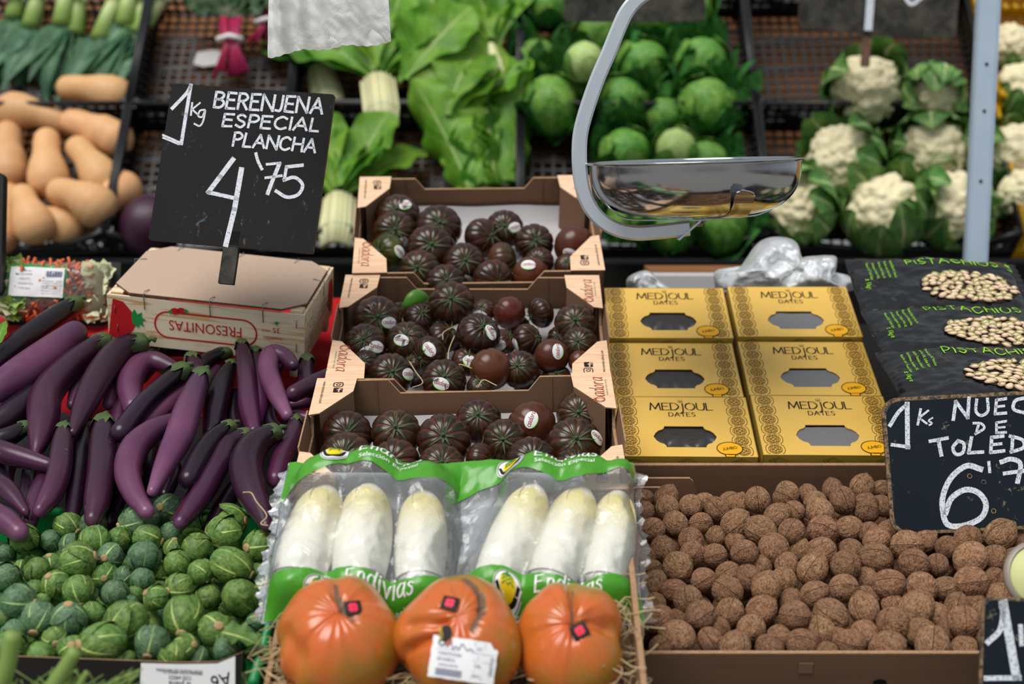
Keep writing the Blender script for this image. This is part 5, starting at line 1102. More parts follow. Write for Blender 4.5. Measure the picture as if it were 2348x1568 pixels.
# ------------------------------------------------------------------ pistachio bags
def pist_bag(c,Y,label,seed,front=False):
    w,h=.26,.165; m=c; o=empty('pistachio_bag',m,label,'bag','bags of pistachios'); r=random.Random(seed)
    def S(u,v,z=0.):
        e=max(0,1-abs(u)**5)**.5*max(0,1-abs(v)**6)**.5; h_=.015*e+.0035*noise.noise(Vector((u*3.2,v*2.6,seed)))+.0022*noise.noise(Vector((u*9,v*7,seed+5)))+.0035*(1-abs(v))*sin(u*9+seed)*max(0,abs(u)-.55)
        return Vector((u*w/2,v*h/2+.004*sin(u*5+seed),h_+z))
    b=MB(); b.grid(64,44,lambda a,c_:(S(2*a-1,2*c_-1),a,c_)); b.grid(10,8,lambda a,c_:(Vector(((2*a-1)*w/2,(2*c_-1)*h/2,-.010*(1-(2*a-1)**4)*(1-(2*c_-1)**4)+.001)),a,c_)); b.build('foil',M_['bag_black'],o)
    mp=lambda x,y:S(x/(w/2),y/(h/2),.0012)
    b=MB(); g,ww=glyphs('PISTACHIOS',.0185,.26); strokes(b,[(sm,[(a-.040,e+.048) for a,e in p]) for sm,p in g],.0017,mp,step=.004); b.build('green_lettering',M_['ink_lime'],o,None,False); b=MB()
    for i,t in enumerate(('Roasted Salted XXL Pistachios','Pistaches XXL Grillées Salées','Pistachos Tostados Salados XL','Gerösteten Gesalzen XXL','Pistacchi XXL Tostati Salati')): label_text(b,t,-.066-.0095*i+0,.062-.002*i,.0042,mp,rot=-pi/2,fit=.052)
    label_text(b,'± 1kg e',-.112,.006,.0075,mp,rot=-pi/2,fit=.030); b.build('small_print',M_['ink_lime'],o,None,False)
    b=MB(); ov=[(.045+.076*cos(a)*(1+.05*sin(3*a)),-.018+.044*sin(a)) for a in [2*pi*i/40 for i in range(40)]]
    nn=16
    def OV(a,c_): 
        an=2*pi*a; x=.045+.076*cos(an)*(1+.05*sin(3*an))*c_; y=-.018+.044*sin(an)*c_; return (S(x/(w/2),y/(h/2),.0008),a,c_)
    b.grid(40,10,OV,cu=True); b.build('picture_field',M_['print_dark'],o)
    shell=MB(); kern=MB(); pts=[]; tries=0
    while len(pts)<84 and tries<4000:
        tries+=1; x,y=.045+r.uniform(-.072,.072),-.018+r.uniform(-.041,.041)
        if ((x-.045)/.072)**2+((y+.018)/.041)**2>1: continue
        if any((x-a)**2/1.5+(y-c_)**2<.0079**2 for a,c_ in pts): continue
        pts.append((x,y))
    for i,(x,y) in enumerate(pts):
        an=r.uniform(-.7,.9); L,Wd=.0076*r.uniform(.85,1.15),.0051; zz=.0014+.0005*(i%4)
        def nf(a,c_): 
            t=2*pi*a; lx,ly=L*cos(t)*c_,Wd*sin(t)*c_; X_=x+lx*cos(an)-ly*sin(an); Y_=y+lx*sin(an)+ly*cos(an); return (S(X_/(w/2),Y_/(h/2),zz+.0026*(1-c_*c_)),a,c_)
        shell.grid(12,4,nf,cu=True)
        if i%3:
            for k,(o_,wd,mb_) in enumerate(((0.0006,.0018,kern),)):
                ribbon(mb_,[(x+(t*L*.85)*cos(an)-(Wd*.35*(1-t*t))*sin(an),y+(t*L*.85)*sin(an)+(Wd*.35*(1-t*t))*cos(an)) for t in(-.9,-.5,0,.5,.9)],wd,lambda X_,Y_:S(X_/(w/2),Y_/(h/2),zz+.0030),ext=0)
    tag(shell.build('printed_nuts',M_['nut_shell'],o),kind='stuff'); tag(kern.build('printed_kernels',M_['nut_kernel'],o,None,False),kind='stuff')
    # crimped end seam
    b=MB(); b.grid(30,3,lambda a,c_:(Vector((w/2+.010*c_,(2*a-1)*h/2*.9,.003*sin(a*60)*c_+.002)),a,c_)); b.build('end_seam',M_['bag_black'],o); b=MB(); sq_poly(b,[(.120,.045),(.128,.045),(.128,.068),(.120,.068)],mp); b.build('green_patch',M_['ink_lime'],o,None,False)
    return o
PB=[];Yf=1.86
for yf,yb,xl_,ro in((936,806,2036,2.0),(830,712,2000,1.5),(728,600,1957,-1.5)):
    Yb=edge_Y(yf,Yf,yb,.165); u_=(at(1174,yb,Yb)-at(1174,yf,Yf)).normalized(); n_=Vector((0,-u_.z,u_.y)); ym=(Yf+Yb)/2; cc=at((xl_+.13*F/ym),(yf+yb)/2,ym); cc=Vector((cc.x,ym,(at(1174,yb,Yb).z+at(1174,yf,Yf).z)/2))
    PB.append(Matrix.Translation(cc)@Matrix.Rotation(math.radians(ro),4,n_)@frame(Vector(),X,u_,n_)); Yf=Yb-.012
pist_bag(PB[2],2.35,'rearmost black pistachio bag, flattest and fully in view',1)
pist_bag(PB[1],2.2,'middle black pistachio bag, creased across its lettering',2)
pist_bag(PB[0],2.05,'nearest'.replace('nearest','lowest')+' black pistachio bag, half hidden by the walnut price board',3)
# ------------------------------------------------------------------ white carrier bags and clutter behind the date boxes
def crumple(name,pts,Y,mat,label,seed,dep=.08,loop=True):
    """soft bag: outline in pixels at depth Y, puffed along the depth"""
    P=[at(x,y,Y) for x,y in pts]; c=sum(P,Vector())/len(P); r=random.Random(seed); b=MB(); n=len(P); S=[Vector(q) for q in spline([tuple(p) for p in P+[P[0]]],8)][:-1]; N_=len(S)
    for sg in(-1,1):
        def f(a,t,sg=sg):
            p=S[int(round(a*N_))%N_]; q=c+(p-c)*(1-t); z=dep*math.sqrt(max(0,1-(1-t)**2)); w=.014*noise.noise(Vector((q.x*22,q.z*22,seed+sg)))-.022*abs(noise.noise(Vector((q.x*34+q.z*12,q.z*26,seed))))-.010*abs(noise.noise(Vector((q.x*80,q.z*60,seed))))
            fold=.006*sin((q.x*math.cos(seed)+q.z*1.3)*90+seed)*(1-(1-t)**4)
            return (q+Vector((0,sg*(z*.5)+w*(t>0)+fold*(t>0),0))-c,a,t)
        b.grid(N_,22,f,cu=True)
    return tag(b.build(name,M_[mat],None,Matrix.Translation(c)),label,'bag')
crumple('carrier_bag',[(1640,665),(1640,622),(1690,618),(1735,560),(1775,543),(1822,552),(1838,590),(1915,587),(1912,630),(1945,632),(1940,668)],2.45,'bag_white','crumpled white carrier bag standing behind the date boxes',3,.12)
crumple('carrier_bag',[(1436,668),(1440,636),(1483,620),(1515,645),(1540,668)],2.42,'bag_white','small white bag corner peeking over the date box by the tray',5,.05)
crumple('carrier_bag',[(1770,668),(1790,640),(1830,600),(1870,590),(1915,592),(1905,640),(1940,668)],2.40,'bag_white','front fold of white plastic lying against the carrier bag',8,.05)
b=MB(); b.box((0,0,0),(.20,.12,.07)); tag(b.build('brown_box',M_['kraft_board'],None,Matrix.Translation(at(1600,655,2.78)),False),'blurred brown cardboard box behind the white bags','box')
b=MB(); b.box((0,0,0),(.16,.10,.03)); tag(b.build('pale_tray',M_['white_paper'],None,Matrix.Translation(at(1570,645,2.7)),False),'pale tray blurred between the white bags','tray')
# ------------------------------------------------------------------ walnut crate and walnuts
ws=lambda x,y:(1440+x/2.586,1040+y/2.586)
WA,WN,WT=slope_plane(1497,1.55,1066,1.93)
xl=(1478-1174)/F*1.55; Wl=.62; Ld=(at(1174,1066,1.93)-WA).length
WM=frame(Vector((xl,WA.y,WA.z)),X,WT,WN); H_=.085
o=empty('walnut_crate',WM,'brown cardboard crate filled with walnuts','crate')
def wall(nm,c,s,mat,edge_top=True):
    b=MB(); b.box(c,s); w=b.build(nm,M_[mat],o,None,False)
    b=MB(); b.box((c[0],c[1],c[2]+s[2]/2+.0008),(s[0],s[1],.0016)); b.build('board_edge',M_['card_edge'],w,None,False); return w
fw_=wall('front_board',(Wl/2,.0,-H_/2),(Wl,.005,H_),'walnut_board'); wall('side_board',(0,Ld/2,-H_/2),(.010,Ld,H_),'card_edge'); wall('side_board',(Wl,Ld/2,-H_/2),(.008,Ld,H_),'walnut_board'); wall('back_board',(Wl/2-.01,Ld,-H_/2),(Wl+.03,.006,H_),'walnut_board')
b=MB(); b.box((Wl/2,Ld/2,-H_),(Wl,Ld,.004)); b.build('base_board',M_['walnut_board'],o,None,False)
b=MB(); b.poly([[(0,-.055),(.115,-.055),(.098,-.005),(.093,.0),(.018,.0),(.014,-.010),(.0,-.012)]],0,.004,frame(Vector((.008,Ld-.012,-.012)),X,Vector((0,0,1)),Vector((0,-1,0))),0,1); b.build('corner_insert',[M_['cardboard'],M_['card_edge']],o,None,False)
b=MB(); b.poly([[(0,-.05),(.072,-.05),(.072,-.006),(.066,.0),(.02,.0),(0,-.006)]],0,.004,frame(Vector((.008,Ld-.020,-.022)),X,Vector((0,0,1)),Vector((0,-1,0))),0,1); b.build('corner_insert',[M_['cardboard'],M_['card_edge']],o,None,False)
b=MB(); b.poly([[(-.008,-.010),(.008,-.010),(.008,.004),(-.008,.004)]],0,.001,Matrix.Translation((.19,-.003,-.016))@Matrix.Rotation(pi/2,4,'X')); b.build('punched_tab',M_['cardboard'],fw_,None,False)
b=MB(); b.poly([oval(.277,-.040,.008,.005,12)],.0,.0012,Matrix.Translation((0,-.003,0))@Matrix.Rotation(pi/2,4,'X')); b.build('punched_hole',M_['ink_black'],fw_,None,False)
def walnut_mesh(seed):
    r=random.Random(seed); off=Vector((seed*5.3,seed*2.1,0)); tip=r.uniform(.05,.12)
    def disp(d,th,ph):
        s=abs(d.x); seam=math.exp(-(s/.075)**2); crack=math.exp(-(s/.018)**2); q=Vector((d.x*2.2,d.y*2.2,d.z*.9))+off
        g=abs(noise.noise(q*2.1)); g2=abs(noise.noise(q*4.5+Vector((3,1,2)))); gr=math.exp(-(g/.055)**2); gr2=math.exp(-(g2/.06)**2)
        k=1+.035*seam-.05*crack-.05*gr-.035*gr2+.03*noise.noise(d*1.6+off)+tip*math.exp(-((pi-th)/.22)**2)+tip*.4*math.exp(-(th/.2)**2)
        return (k,min(1,.95*crack+.62*gr+.38*gr2),th/pi)
    b=sphere_mb(1,96,60,disp); b.xf(Matrix.Diagonal((.94,.98,1.10,1))); return b.mesh('walnut',M_['walnut'])
WNM=[walnut_mesh(i) for i in range(6)]
wl='''95,270,110 100,345,105 228,260,150 235,325,150 372,310,145 460,290,95 530,330,155 600,285,125 660,300,110 768,275,165 945,235,150 930,262,150 1070,245,110 1110,285,140 1215,215,130 1275,278,165 1388,200,155 1500,215,115 1410,295,135 1140,345,165 885,370,160 985,345,140 1415,345,150 1510,310,110
145,455,165 283,415,152 432,415,145 638,415,180 785,455,190 970,465,170 1155,455,190 1310,445,160 1430,470,135 1545,455,125 525,490,130 210,570,160 375,520,165 382,595,165 640,530,115 690,590,172 515,605,158 865,565,190 1020,575,125 1145,585,190 1325,570,135 1475,515,160 1470,620,188 1655,545,205 1760,520,140 1895,560,148 2015,505,168 2205,480,188 2325,520,90
105,620,105 140,690,130 155,770,155 295,670,188 445,750,162 590,710,145 790,670,120 720,740,158 940,660,152 1095,685,188 1290,665,188 1695,655,188 1835,660,140 2030,620,212 2175,625,170 275,815,155 355,870,190 590,815,192 820,795,182 920,755,172 1105,835,168 1280,800,182 1420,745,120 1420,850,135 1545,775,188 1740,795,192 1880,800,150 2035,765,208 2170,740,125 2300,750,170 2190,845,150
185,980,168 160,890,95 430,960,188 605,940,182 790,930,182 960,870,140 990,960,192 1205,955,200 1400,920,188 1570,895,125 1710,920,205 1830,960,155 1950,905,155 2045,880,110 300,985,100 295,1085,205 200,1150,162 540,1040,120 490,1110,160 730,1040,182 895,1085,150 1150,1045,180 1240,1095,95 1400,1070,172 1322,1125,178 1570,1010,198 1735,1065,185 1990,1000,198 1895,1045,135 635,1155,202 840,1150,168 1030,1130,192 1180,1185,115 1540,1150,208 1805,1135,228 1990,1155,152 2320,860,90
2110,960,170 2260,930,170 2100,1060,160 2230,1080,170 2290,620,120 1640,450,110 1700,420,120 1820,440,120 1930,400,120'''.split()
wl=[tuple(float(a) for a in q.split(',')) for q in wl]
WMI=WM.inverted(); HP=WA+WN*(-.008); rw=random.Random(21)
rowsy=sorted(range(len(wl)),key=lambda i:-wl[i][1]); NR=13; per=math.ceil(len(wl)/NR); wlab={}
for q in range(NR):
    for c_,i in enumerate(sorted(rowsy[q*per:(q+1)*per],key=lambda i:wl[i][0])): wlab[i]=(q,c_)
WPOS=[]
for i,(x,y,w) in enumerate(wl):
    px,py=ws(x,y); wp=w/2.586
    dpt=0; ref=158+ (y-300)*.045; lift=(.004 if w>=ref else -.006 if w>ref*.8 else -.013)
    p=hit(px,py,HP+WN*lift,WN); Rw=wp/2/1.03*(p-CAM).length/F; Rw=min(max(Rw,.0145),.0215)
    q=WMI@p; dr=WMI.to_3x3()@ray(px,py).normalized()
    if q.y<Rw+.004: p=p+ray(px,py).normalized()*((Rw+.004-q.y)/dr.y)
    WPOS.append((p,Rw))
    fc=(CAM-p).normalized(); kind=rw.random()
    if kind<.42: zax=(fc+Vector((rw.uniform(-.6,.6),rw.uniform(-.3,.3),rw.uniform(-.6,.6)))).normalized()*(1 if rw.random()<.5 else -1); look='seam end outwards'
    else: zax=Vector((rw.uniform(-1,1),rw.uniform(-.4,.4),rw.uniform(-1,1))).normalized(); look='lying sideways'
    m=axis_frame(p,zax,rw.uniform(0,6.28),Rw); q,c_=wlab[i]
    wo_=obj('walnut',WNM[rw.randrange(6)],None,m); tag(wo_,f'walnut {look}, {ORD[min(c_,19)]} from the endives, {ORD[q]} row from the front','walnut','walnuts heaped in the cardboard crate')
nlow=0
for j in range(9):
    for i in range(15):
        lx=.022+i*.0405+(j%2)*.02; ly=.022+j*.0415
        if lx>.53 or ly>Ld-.02: continue
        p=WM@Vector((lx+rw.uniform(-.004,.004),ly+rw.uniform(-.004,.004),-.047)); 
        if not inview(p,20): continue
        m=axis_frame(p,Vector((rw.uniform(-1,1),rw.uniform(-1,1),rw.uniform(-1,1))),rw.uniform(0,6),.0175); wo_=obj('walnut',WNM[rw.randrange(6)],None,m)
        tag(wo_,'walnut of the buried layer, showing only in gaps between the upper ones','walnut','walnuts buried under the upper layer'); nlow+=1
# ------------------------------------------------------------------ walnut price boards
def zs(x,y): return dz(x,y)
pm=pose(.255,.165,[zs(1470,830),(2500,878),(2510,1215),zs(1505,1535)],1.80,1.2)
# board frame fitted through its visible left edge
w2,h2=.275,.170
Pc=at(2260,1060,1.80); tz_=Matrix.Rotation(math.radians(-2.0),4,'Y'); fr=Matrix.Translation(Pc)@tz_@frame(Vector(),X,Vector((0,.22,1)).normalized(),Vector((0,-1,.22)).normalized())
def fitboard(cx,cy,Y,w,h,roll,back): 
    return Matrix.Translation(at(cx,cy,Y))@Matrix.Rotation(math.radians(roll),4,'Y')@frame(Vector(),X,Vector((0,back,1)).normalized(),Vector((0,-1,back)).normalized())
wpx=500; Yb=1.80
m=fitboard(2282,1057,Yb,0,0,-3.0,.25); k=Yb/F
bw,bh=510*k,312*k*1.03
b=MB(); b.poly([rrect(bw,bh,.022,6)],-.005,0,None,0,1); wb_=b.build('walnut_price_board',[M_['sign_rim'],M_['sign_rim']],None,m,False); tag(wb_,'blue-black price board for walnuts with rounded corners, standing in the walnuts','price board')
b=MB(); b.poly([rrect(bw-.010,bh-.010,.019,6)],0,.0008); b.build('board_face',M_['slate_blue'],wb_,None,False)
inv2=m.inverted(); N2=m.to_3x3()@Vector((0,0,1)); P2=m.translation.copy(); ob2=onboard(inv2,P2,N2,.0014); rr=random.Random(2)
b=MB(); S2=lambda L:[zs(*p) for p in L]
pxstroke(b,S2([(1500,990),(1545,920),(1590,880)]),9,ob2,True); pxstroke(b,S2([(1590,875),(1592,1105)]),11,ob2); pxstroke(b,S2([(1510,1090),(1600,1102)]),8,ob2)
pxstroke(b,S2([(1660,905),(1645,985)]),6,ob2); pxstroke(b,S2([(1700,912),(1652,950),(1692,980)]),5,ob2); pxstroke(b,S2([(1722,950),(1702,965),(1720,978),(1705,988)]),4,ob2,True)
pxstroke(b,S2([(1830,960),(1843,865),(1905,950),(1912,845)]),8,ob2); pxstroke(b,S2([(1952,855),(1948,915),(1975,938),(2010,915),(2008,850)]),7,ob2,True)
pxstroke(b,S2([(2105,850),(2055,858),(2048,930),(2105,925)]),7,ob2); pxstroke(b,S2([(2050,893),(2095,888)]),6,ob2); pxstroke(b,S2([(2215,845),(2155,860),(2145,905),(2205,925)]),8,ob2,True)
pxstroke(b,S2([(2320,845),(2265,855),(2260,925),(2320,920)]),7,ob2); pxstroke(b,S2([(2262,890),(2310,885)]),6,ob2); pxstroke(b,S2([(2410,850),(2360,865),(2400,895),(2395,925),(2350,925)]),7,ob2,True)
pxstroke(b,S2([(1962,985),(1948,1032)]),6,ob2); pxstroke(b,S2([(1935,978),(1975,980),(1990,1005),(1945,1034)]),6,ob2,True); pxstroke(b,S2([(2105,968),(2055,975),(2055,1028),(2105,1025)]),6,ob2); pxstroke(b,S2([(2056,1002),(2098,998)]),5,ob2)
pxstroke(b,S2([(1708,1072),(1800,1055)]),8,ob2); pxstroke(b,S2([(1752,1062),(1768,1145)]),9,ob2); pxstroke(b,S2([(1855,1070),(1828,1105),(1845,1140),(1880,1130),(1885,1085),(1855,1070)]),8,ob2,True)
pxstroke(b,S2([(1925,1052),(1910,1132),(1985,1128)]),8,ob2); pxstroke(b,S2([(2090,1045),(2030,1052),(2025,1130),(2095,1122)]),8,ob2); pxstroke(b,S2([(2028,1090),(2080,1085)]),7,ob2)
pxstroke(b,S2([(2140,1045),(2135,1125)]),8,ob2); pxstroke(b,S2([(2125,1045),(2190,1065),(2195,1105),(2130,1128)]),8,ob2,True); pxstroke(b,S2([(2270,1045),(2235,1080),(2260,1122),(2300,1085),(2270,1045)]),8,ob2,True)
b.build('chalk_letters',M_['chalk_soft'],wb_,None,False)
b=MB(); pxstroke(b,S2([(1975,1218),(1900,1200),(1820,1260),(1778,1350),(1775,1430),(1800,1505),(1880,1512),(1975,1470),(2000,1400),(1960,1340),(1890,1325),(1820,1370),(1790,1445)]),13,ob2,True)
pxstroke(b,S2([(2015,1180),(2020,1232)]),7,ob2); pxstroke(b,S2([(2080,1180),(2130,1165),(2180,1190),(2165,1285)]),11,ob2,True); pxstroke(b,S2([(2095,1240),(2200,1225)]),9,ob2); b.build('chalk_price',M_['chalk_soft'],wb_,None,False)
for cx,cy in((1988,1285),(1915,1253),(2040,1435)): 
    b=MB(); q=inv2@hit(*zs(cx,cy),P2,N2); c=oval(q.x,q.y,.0028,.0028,12); ribbon(b,c+[c[0]],.0012,flatmap(.0016),ext=0); b.build('nail_mark',M_['sign_rim'],wb_,None,False)
# second board at the lower picture corner
m=fitboard(2400,1520,1.46,0,0,3.2,.2); k=1.46/F; b=MB(); b.poly([rrect(318*k,300*k,.012,6)],-.005,0,None,0,1); w3=b.build('price_board',[M_['sign_rim'],M_['sign_rim']],None,m,False); tag(w3,'blue-black price board cut by the lower picture corner, starting with a 1','price board')
b=MB(); b.poly([rrect(318*k-.006,300*k-.006,.010,6)],0,.0008); b.build('board_face',M_['slate_blue'],w3,None,False)
inv3=m.inverted(); ob3=onboard(inv3,m.translation.copy(),m.to_3x3()@Vector((0,0,1)),.0014); b=MB()
pxstroke(b,[ws(2222,895),ws(2225,900),ws(2300,1325)],20,ob3,True); pxstroke(b,[ws(2225,905),ws(2205,1040),ws(2130,1118)],13,ob3,True); pxstroke(b,[ws(2118,1330),ws(2320,1328)],12,ob3); pxstroke(b,[ws(2325,1020),ws(2332,1130)],11,ob3); b.build('chalk_price',M_['chalk_soft'],w3,None,False)
# pale plastic scoop at the edge above
b=MB(); b.lathe([(0,.006),(.034,.006),(.036,.003),(.036,-.004),(.0,-.006)],40); sc_=b.build('scoop_disc',M_['pale_green'],None,Matrix.Translation(at(2384,1322,1.56))@Matrix.Rotation(math.radians(62),4,'X')); tag(sc_,'pale green disc with dull metal rim at the picture edge over the walnuts','scoop')
b=MB(); b.lathe([(.036,.007),(.041,.006),(.0415,-.001),(.038,-.006),(.035,-.004)],40); b.build('rim',M_['pewter'],sc_)
# ------------------------------------------------------------------ green crate of sprouts
sp=lambda x,y:(x/3.35,1100+y/3.35)
GA,GN,GT=slope_plane(1545,1.46,1190,1.79)
gx=(600-1174)/F*1.62; GL_=(at(1174,1190,1.79)-GA).length+.03
GM=frame(Vector((-.90,GA.y-.02,GA.z)),X,GT,GN); gw=gx+.90+.012
o=empty('green_crate',GM,'green plastic crate heaped with brussels sprouts','crate'); hg=.09
for nm,c,s in(('side_panel',(gw,GL_/2,-hg/2),(.006,GL_,hg)),('side_panel',(0,GL_/2,-hg/2),(.006,GL_,hg)),('back_panel',(gw/2,GL_,-hg/2),(gw,.006,hg)),('front_panel',(gw/2,0,-hg/2-.01),(gw,.006,hg-.02)),('base_panel',(gw/2,GL_/2,-hg),(gw,GL_,.005))):
    b=MB(); b.box(c,s); b.build(nm,M_['green_plastic'],o,None,False)
b=MB(); n_=9; path=[Vector((gw,-.005,.0)),Vector((gw,GL_-.03,.0)),Vector((gw-.004,GL_-.012,.0)),Vector((gw-.02,GL_-.002,.0)),Vector((gw-.04,GL_,.0)),Vector((0,GL_,0))]; b.tube(path,.006,8); b.build('rim',M_['green_plastic'],o)
# carton front with white label
CM_=pose(.106,.026,[(318,1520),(555,1490),(556,1566),(328,1568+8)],1.45,1.3)
b=MB(); b.box((-.145,0,0),(.40,.003,.055)); 
cm=Matrix.Translation(at(430,1548,1.455))@Matrix.Rotation(math.radians(3.0),4,'Y')@frame(Vector(),X,Vector((0,.1,1)).normalized(),Vector((0,-1,.1)).normalized())
kk=1.455/F; cl_=[(-430*kk-.02,-.05),(128*kk,-.05),(128*kk,62*kk),(72*kk,36*kk),(-20*kk,30*kk),(-430*kk-.02,24*kk)]
b=MB(); b.poly([cl_],-.003,0,None,0,1); ct=b.build('carton_front',[M_['ink_black'],M_['card_edge']],None,cm,False); tag(ct,'dark carton strip with a white label, standing before the sprouts','carton')
b=MB(); b.poly([[(-112*kk,-.045),(118*kk,-.045),(112*kk,52*kk),(70*kk,32*kk),(-20*kk,26*kk),(-112*kk,24*kk)]],0,.0005); lp=b.build('white_label',M_['label_white'],ct,None,False)
b=MB(); f=flatmap(.0010); label_text(b,'A6',100*kk,14*kk,.0155,f,rot=pi+.30,sx=.9); label_text(b,'la plana',10*kk,-16*kk,.006,f,rot=pi,fit=.024); label_text(b,'COD 640323',10*kk,-2*kk,.0045,f,rot=pi,fit=.024); label_text(b,'HORTALIZAS DE NAVARRA',36*kk,14*kk,.0035,f,rot=pi,fit=.050); label_text(b,'PRODUCTO FRESCO',36*kk,9*kk,.0030,f,rot=pi,fit=.042); label_text(b,'modulo',96*kk,-30*kk,.004,f,rot=pi+.2,fit=.015)
q=rrect(.010,.006,.002,2,-10*kk,-36*kk); ribbon(b,q+[q[0]],.0018,f); b.build('label_print',M_['ink_black'],lp,None,False)
def sprout_set(seed,blue=False):
    r=random.Random(seed); mt_='leaf_sprout_blue' if blue else 'leaf_sprout'
    hd=sphere_mb(.93,24,16,lambda d,th,ph:(1+.03*noise.noise(d*3+Vector((seed,0,0))),sin(ph*2+seed),1-th/pi)).mesh('head',M_[mt_]); ls=[]
    for i in range(5):
        b=MB(); rad=.955+.022*i; wid=r.uniform(.95,1.25); top=r.uniform(1.9,2.5) if i<3 else r.uniform(1.5,2.1); fl=r.uniform(.0,.07)+(.14 if i==4 and r.random()<.5 else 0)
        wrap_leaf(b,rad,i*2.4+seed,wid,.10,top,fl,seed*10+i,nu=10,nv=10,crinkle=.012); b2=b; ls.append(b.mesh('outer_leaf',M_[mt_]))
    b=MB(); b.lathe([(.36,-.80),(.30,-.93),(.27,-1.06),(.25,-1.09),(.12,-1.11),(.0,-1.10)],14); st=b.mesh('cut_stem',M_['stub']); return hd,ls,st
SPR=[sprout_set(i,i%3==1) for i in range(6)]
spl='''1290,230,235,a,-.5,.2 1080,310,330,a,-.95,-.25 720,340,225,b 525,350,215,a,.6,-.5 1450,340,225,b 1600,330,140,b 1775,330,245,a,.9,.1 1725,415,292,a,-.95,-.1 185,455,225,b 390,465,178,b 40,560,140,b 2000,505,255,a,-.8,-.1 1310,410,185,b 1130,450,235,a,.9,-.3 720,470,250,a,.2,-.9 545,500,172,a,-.5,-.5 915,450,190,b 590,625,275,a,.95,.2 850,585,205,a,-.45,-.1 1105,590,265,b 1510,530,252,b 1335,530,160,a,.1,.9 1360,645,222,b 1770,650,315,a,.85,-.5 390,650,165,a,-.1,.8 160,680,130,a,-.2,-.6 290,690,200,b 40,750,225,b 790,740,175,a,.1,-.2 1090,765,192,b 1240,700,140,b 950,740,155,a,-.3,-.6 1540,710,215,a,.8,-.6 1380,825,225,a,-.8,-.2 430,800,205,a,-.5,.6 600,845,242,a,.1,-.9 140,930,262,a,.85,-.25 265,850,175,b 880,870,215,b 1040,880,155,b 1200,910,192,a,-.8,.5 1000,945,130,b 1600,900,205,b 1850,900,345,b 1975,715,160,b 2010,830,140,b 40,1060,140,b 110,1180,225,b 300,1060,275,a,-.3,-.75 530,1075,262,a,0,.85 720,1025,192,b 980,1085,315,a,-.75,-.6 1410,1045,352,a,-.1,-.7 1650,1150,255,a,.25,.2 1965,1090,140,a,0,.6 70,1290,262,b 300,1350,222,b 420,1220,185,a,.05,-.4 570,1300,205,a,-.2,.3 800,1250,345,a,-.95,.0 1170,1240,262,a,-.3,-.8 1420,1290,200,a,.7,.2 1340,1345,192,a,0,-.7 1520,1355,175,a,0,-.6 1740,1300,215,b 1880,1210,190,b 985,1375,140,b 330,925,130,b 60,930,120,b 220,1240,150,b 900,1400,150,b'''.split()
# entries were typed as groups: rebuild
toks=' '.join(spl).split(); rg_=random.Random(33); SPI=[]
for t in toks:
    f=t.split(','); x,y,w=float(f[0]),float(f[1]),float(f[2]); SPI.append((x,y,w,f[3],float(f[4]) if len(f)>4 else None,float(f[5]) if len(f)>5 else None))
rowsy=sorted(range(len(SPI)),key=lambda i:-SPI[i][1]); NR=9; per=math.ceil(len(SPI)/NR); sl_={}
for q in range(NR):
    for c_,i in enumerate(sorted(rowsy[q*per:(q+1)*per],key=lambda i:-SPI[i][0])): sl_[i]=(q,c_)
for i,(x,y,w,kd,dx,dy) in enumerate(SPI):
    px,py=sp(x,y); wp=w/3.35; lift=.010+(.008 if w>240 else 0 if w>180 else -.012); p=hit(px,py,GA+GN*lift,GN); Rw=wp/2*(p-CAM).length/F/1.02; Rw=min(Rw,.0245)
    fc=(CAM-p).normalized(); up=(Vector((0,0,1))-fc*fc.z).normalized(); rt=up.cross(fc)
    if rt.x<0: rt=-rt
    if kd=='a': zz=-(rt*dx+up*dy+fc*math.sqrt(max(.03,1-dx*dx-dy*dy))); look='stem end showing'
    else: zz=(fc*rg_.uniform(.5,1)+rt*rg_.uniform(-.8,.8)+up*rg_.uniform(-.2,.8)); look='leaf tips outwards'
    big='big' if w>250 else 'small' if w<170 else 'middling'; hd,ls,st=SPR[rg_.randrange(6)]; m=axis_frame(p,zz,rg_.uniform(0,6),Rw)
    if w>300: m=m@Matrix.Diagonal((.92,.92,1.12,1))
    s_=obj('brussels_sprout',hd,None,m); q,c_=sl_[i]; tag(s_,f'{big} brussels sprout, {look}, {ORD[c_]} from green rim, {ORD[q]} row from carton','sprout','brussels sprouts heaped in the green crate')
    for l in ls: obj('outer_leaf',l,s_)
    obj('cut_stem',st,s_)
for j in range(9):
    for i in range(18):
        lx=gw-.022-i*.037-(j%2)*.018; ly=.03+j*.040; p=GM@Vector((lx,ly,-.030)); 
        if not inview(p,10) or ly>GL_-.02: continue
        m=axis_frame(p,Vector((rg_.uniform(-1,1),rg_.uniform(-1,1),rg_.uniform(-1,1))),0,.0185); s_=obj('brussels_sprout',SPR[(i+j)%6][0],None,m); tag(s_,'brussels sprout of the buried layer, showing only in gaps of the heap','sprout','brussels sprouts buried under the heap')
b=leaf_mb(.045,.034,.4,.3,.15,0,seed=9); tag(b.build('loose_sprout_leaf',M_['leaf_sprout'],None,frame(hit(*sp(1700,1170),GA+GN*.036,GN),Vector((.2,.95,.2)).normalized(),Vector((1,-.2,-.1)).normalized(),GN)),'torn sprout leaf lying near the green rim','leaf')
b=leaf_mb(.04,.020,.3,.3,.1,0,seed=19); tag(b.build('loose_sprout_leaf',M_['leaf_sprout'],None,frame(hit(*sp(1880,1320),GA+GN*.012,GN),Vector((.2,.95,.2)).normalized(),Vector((1,.2,.1)).normalized(),GN)),'pointed loose leaf by the green rim above the carton end','leaf')
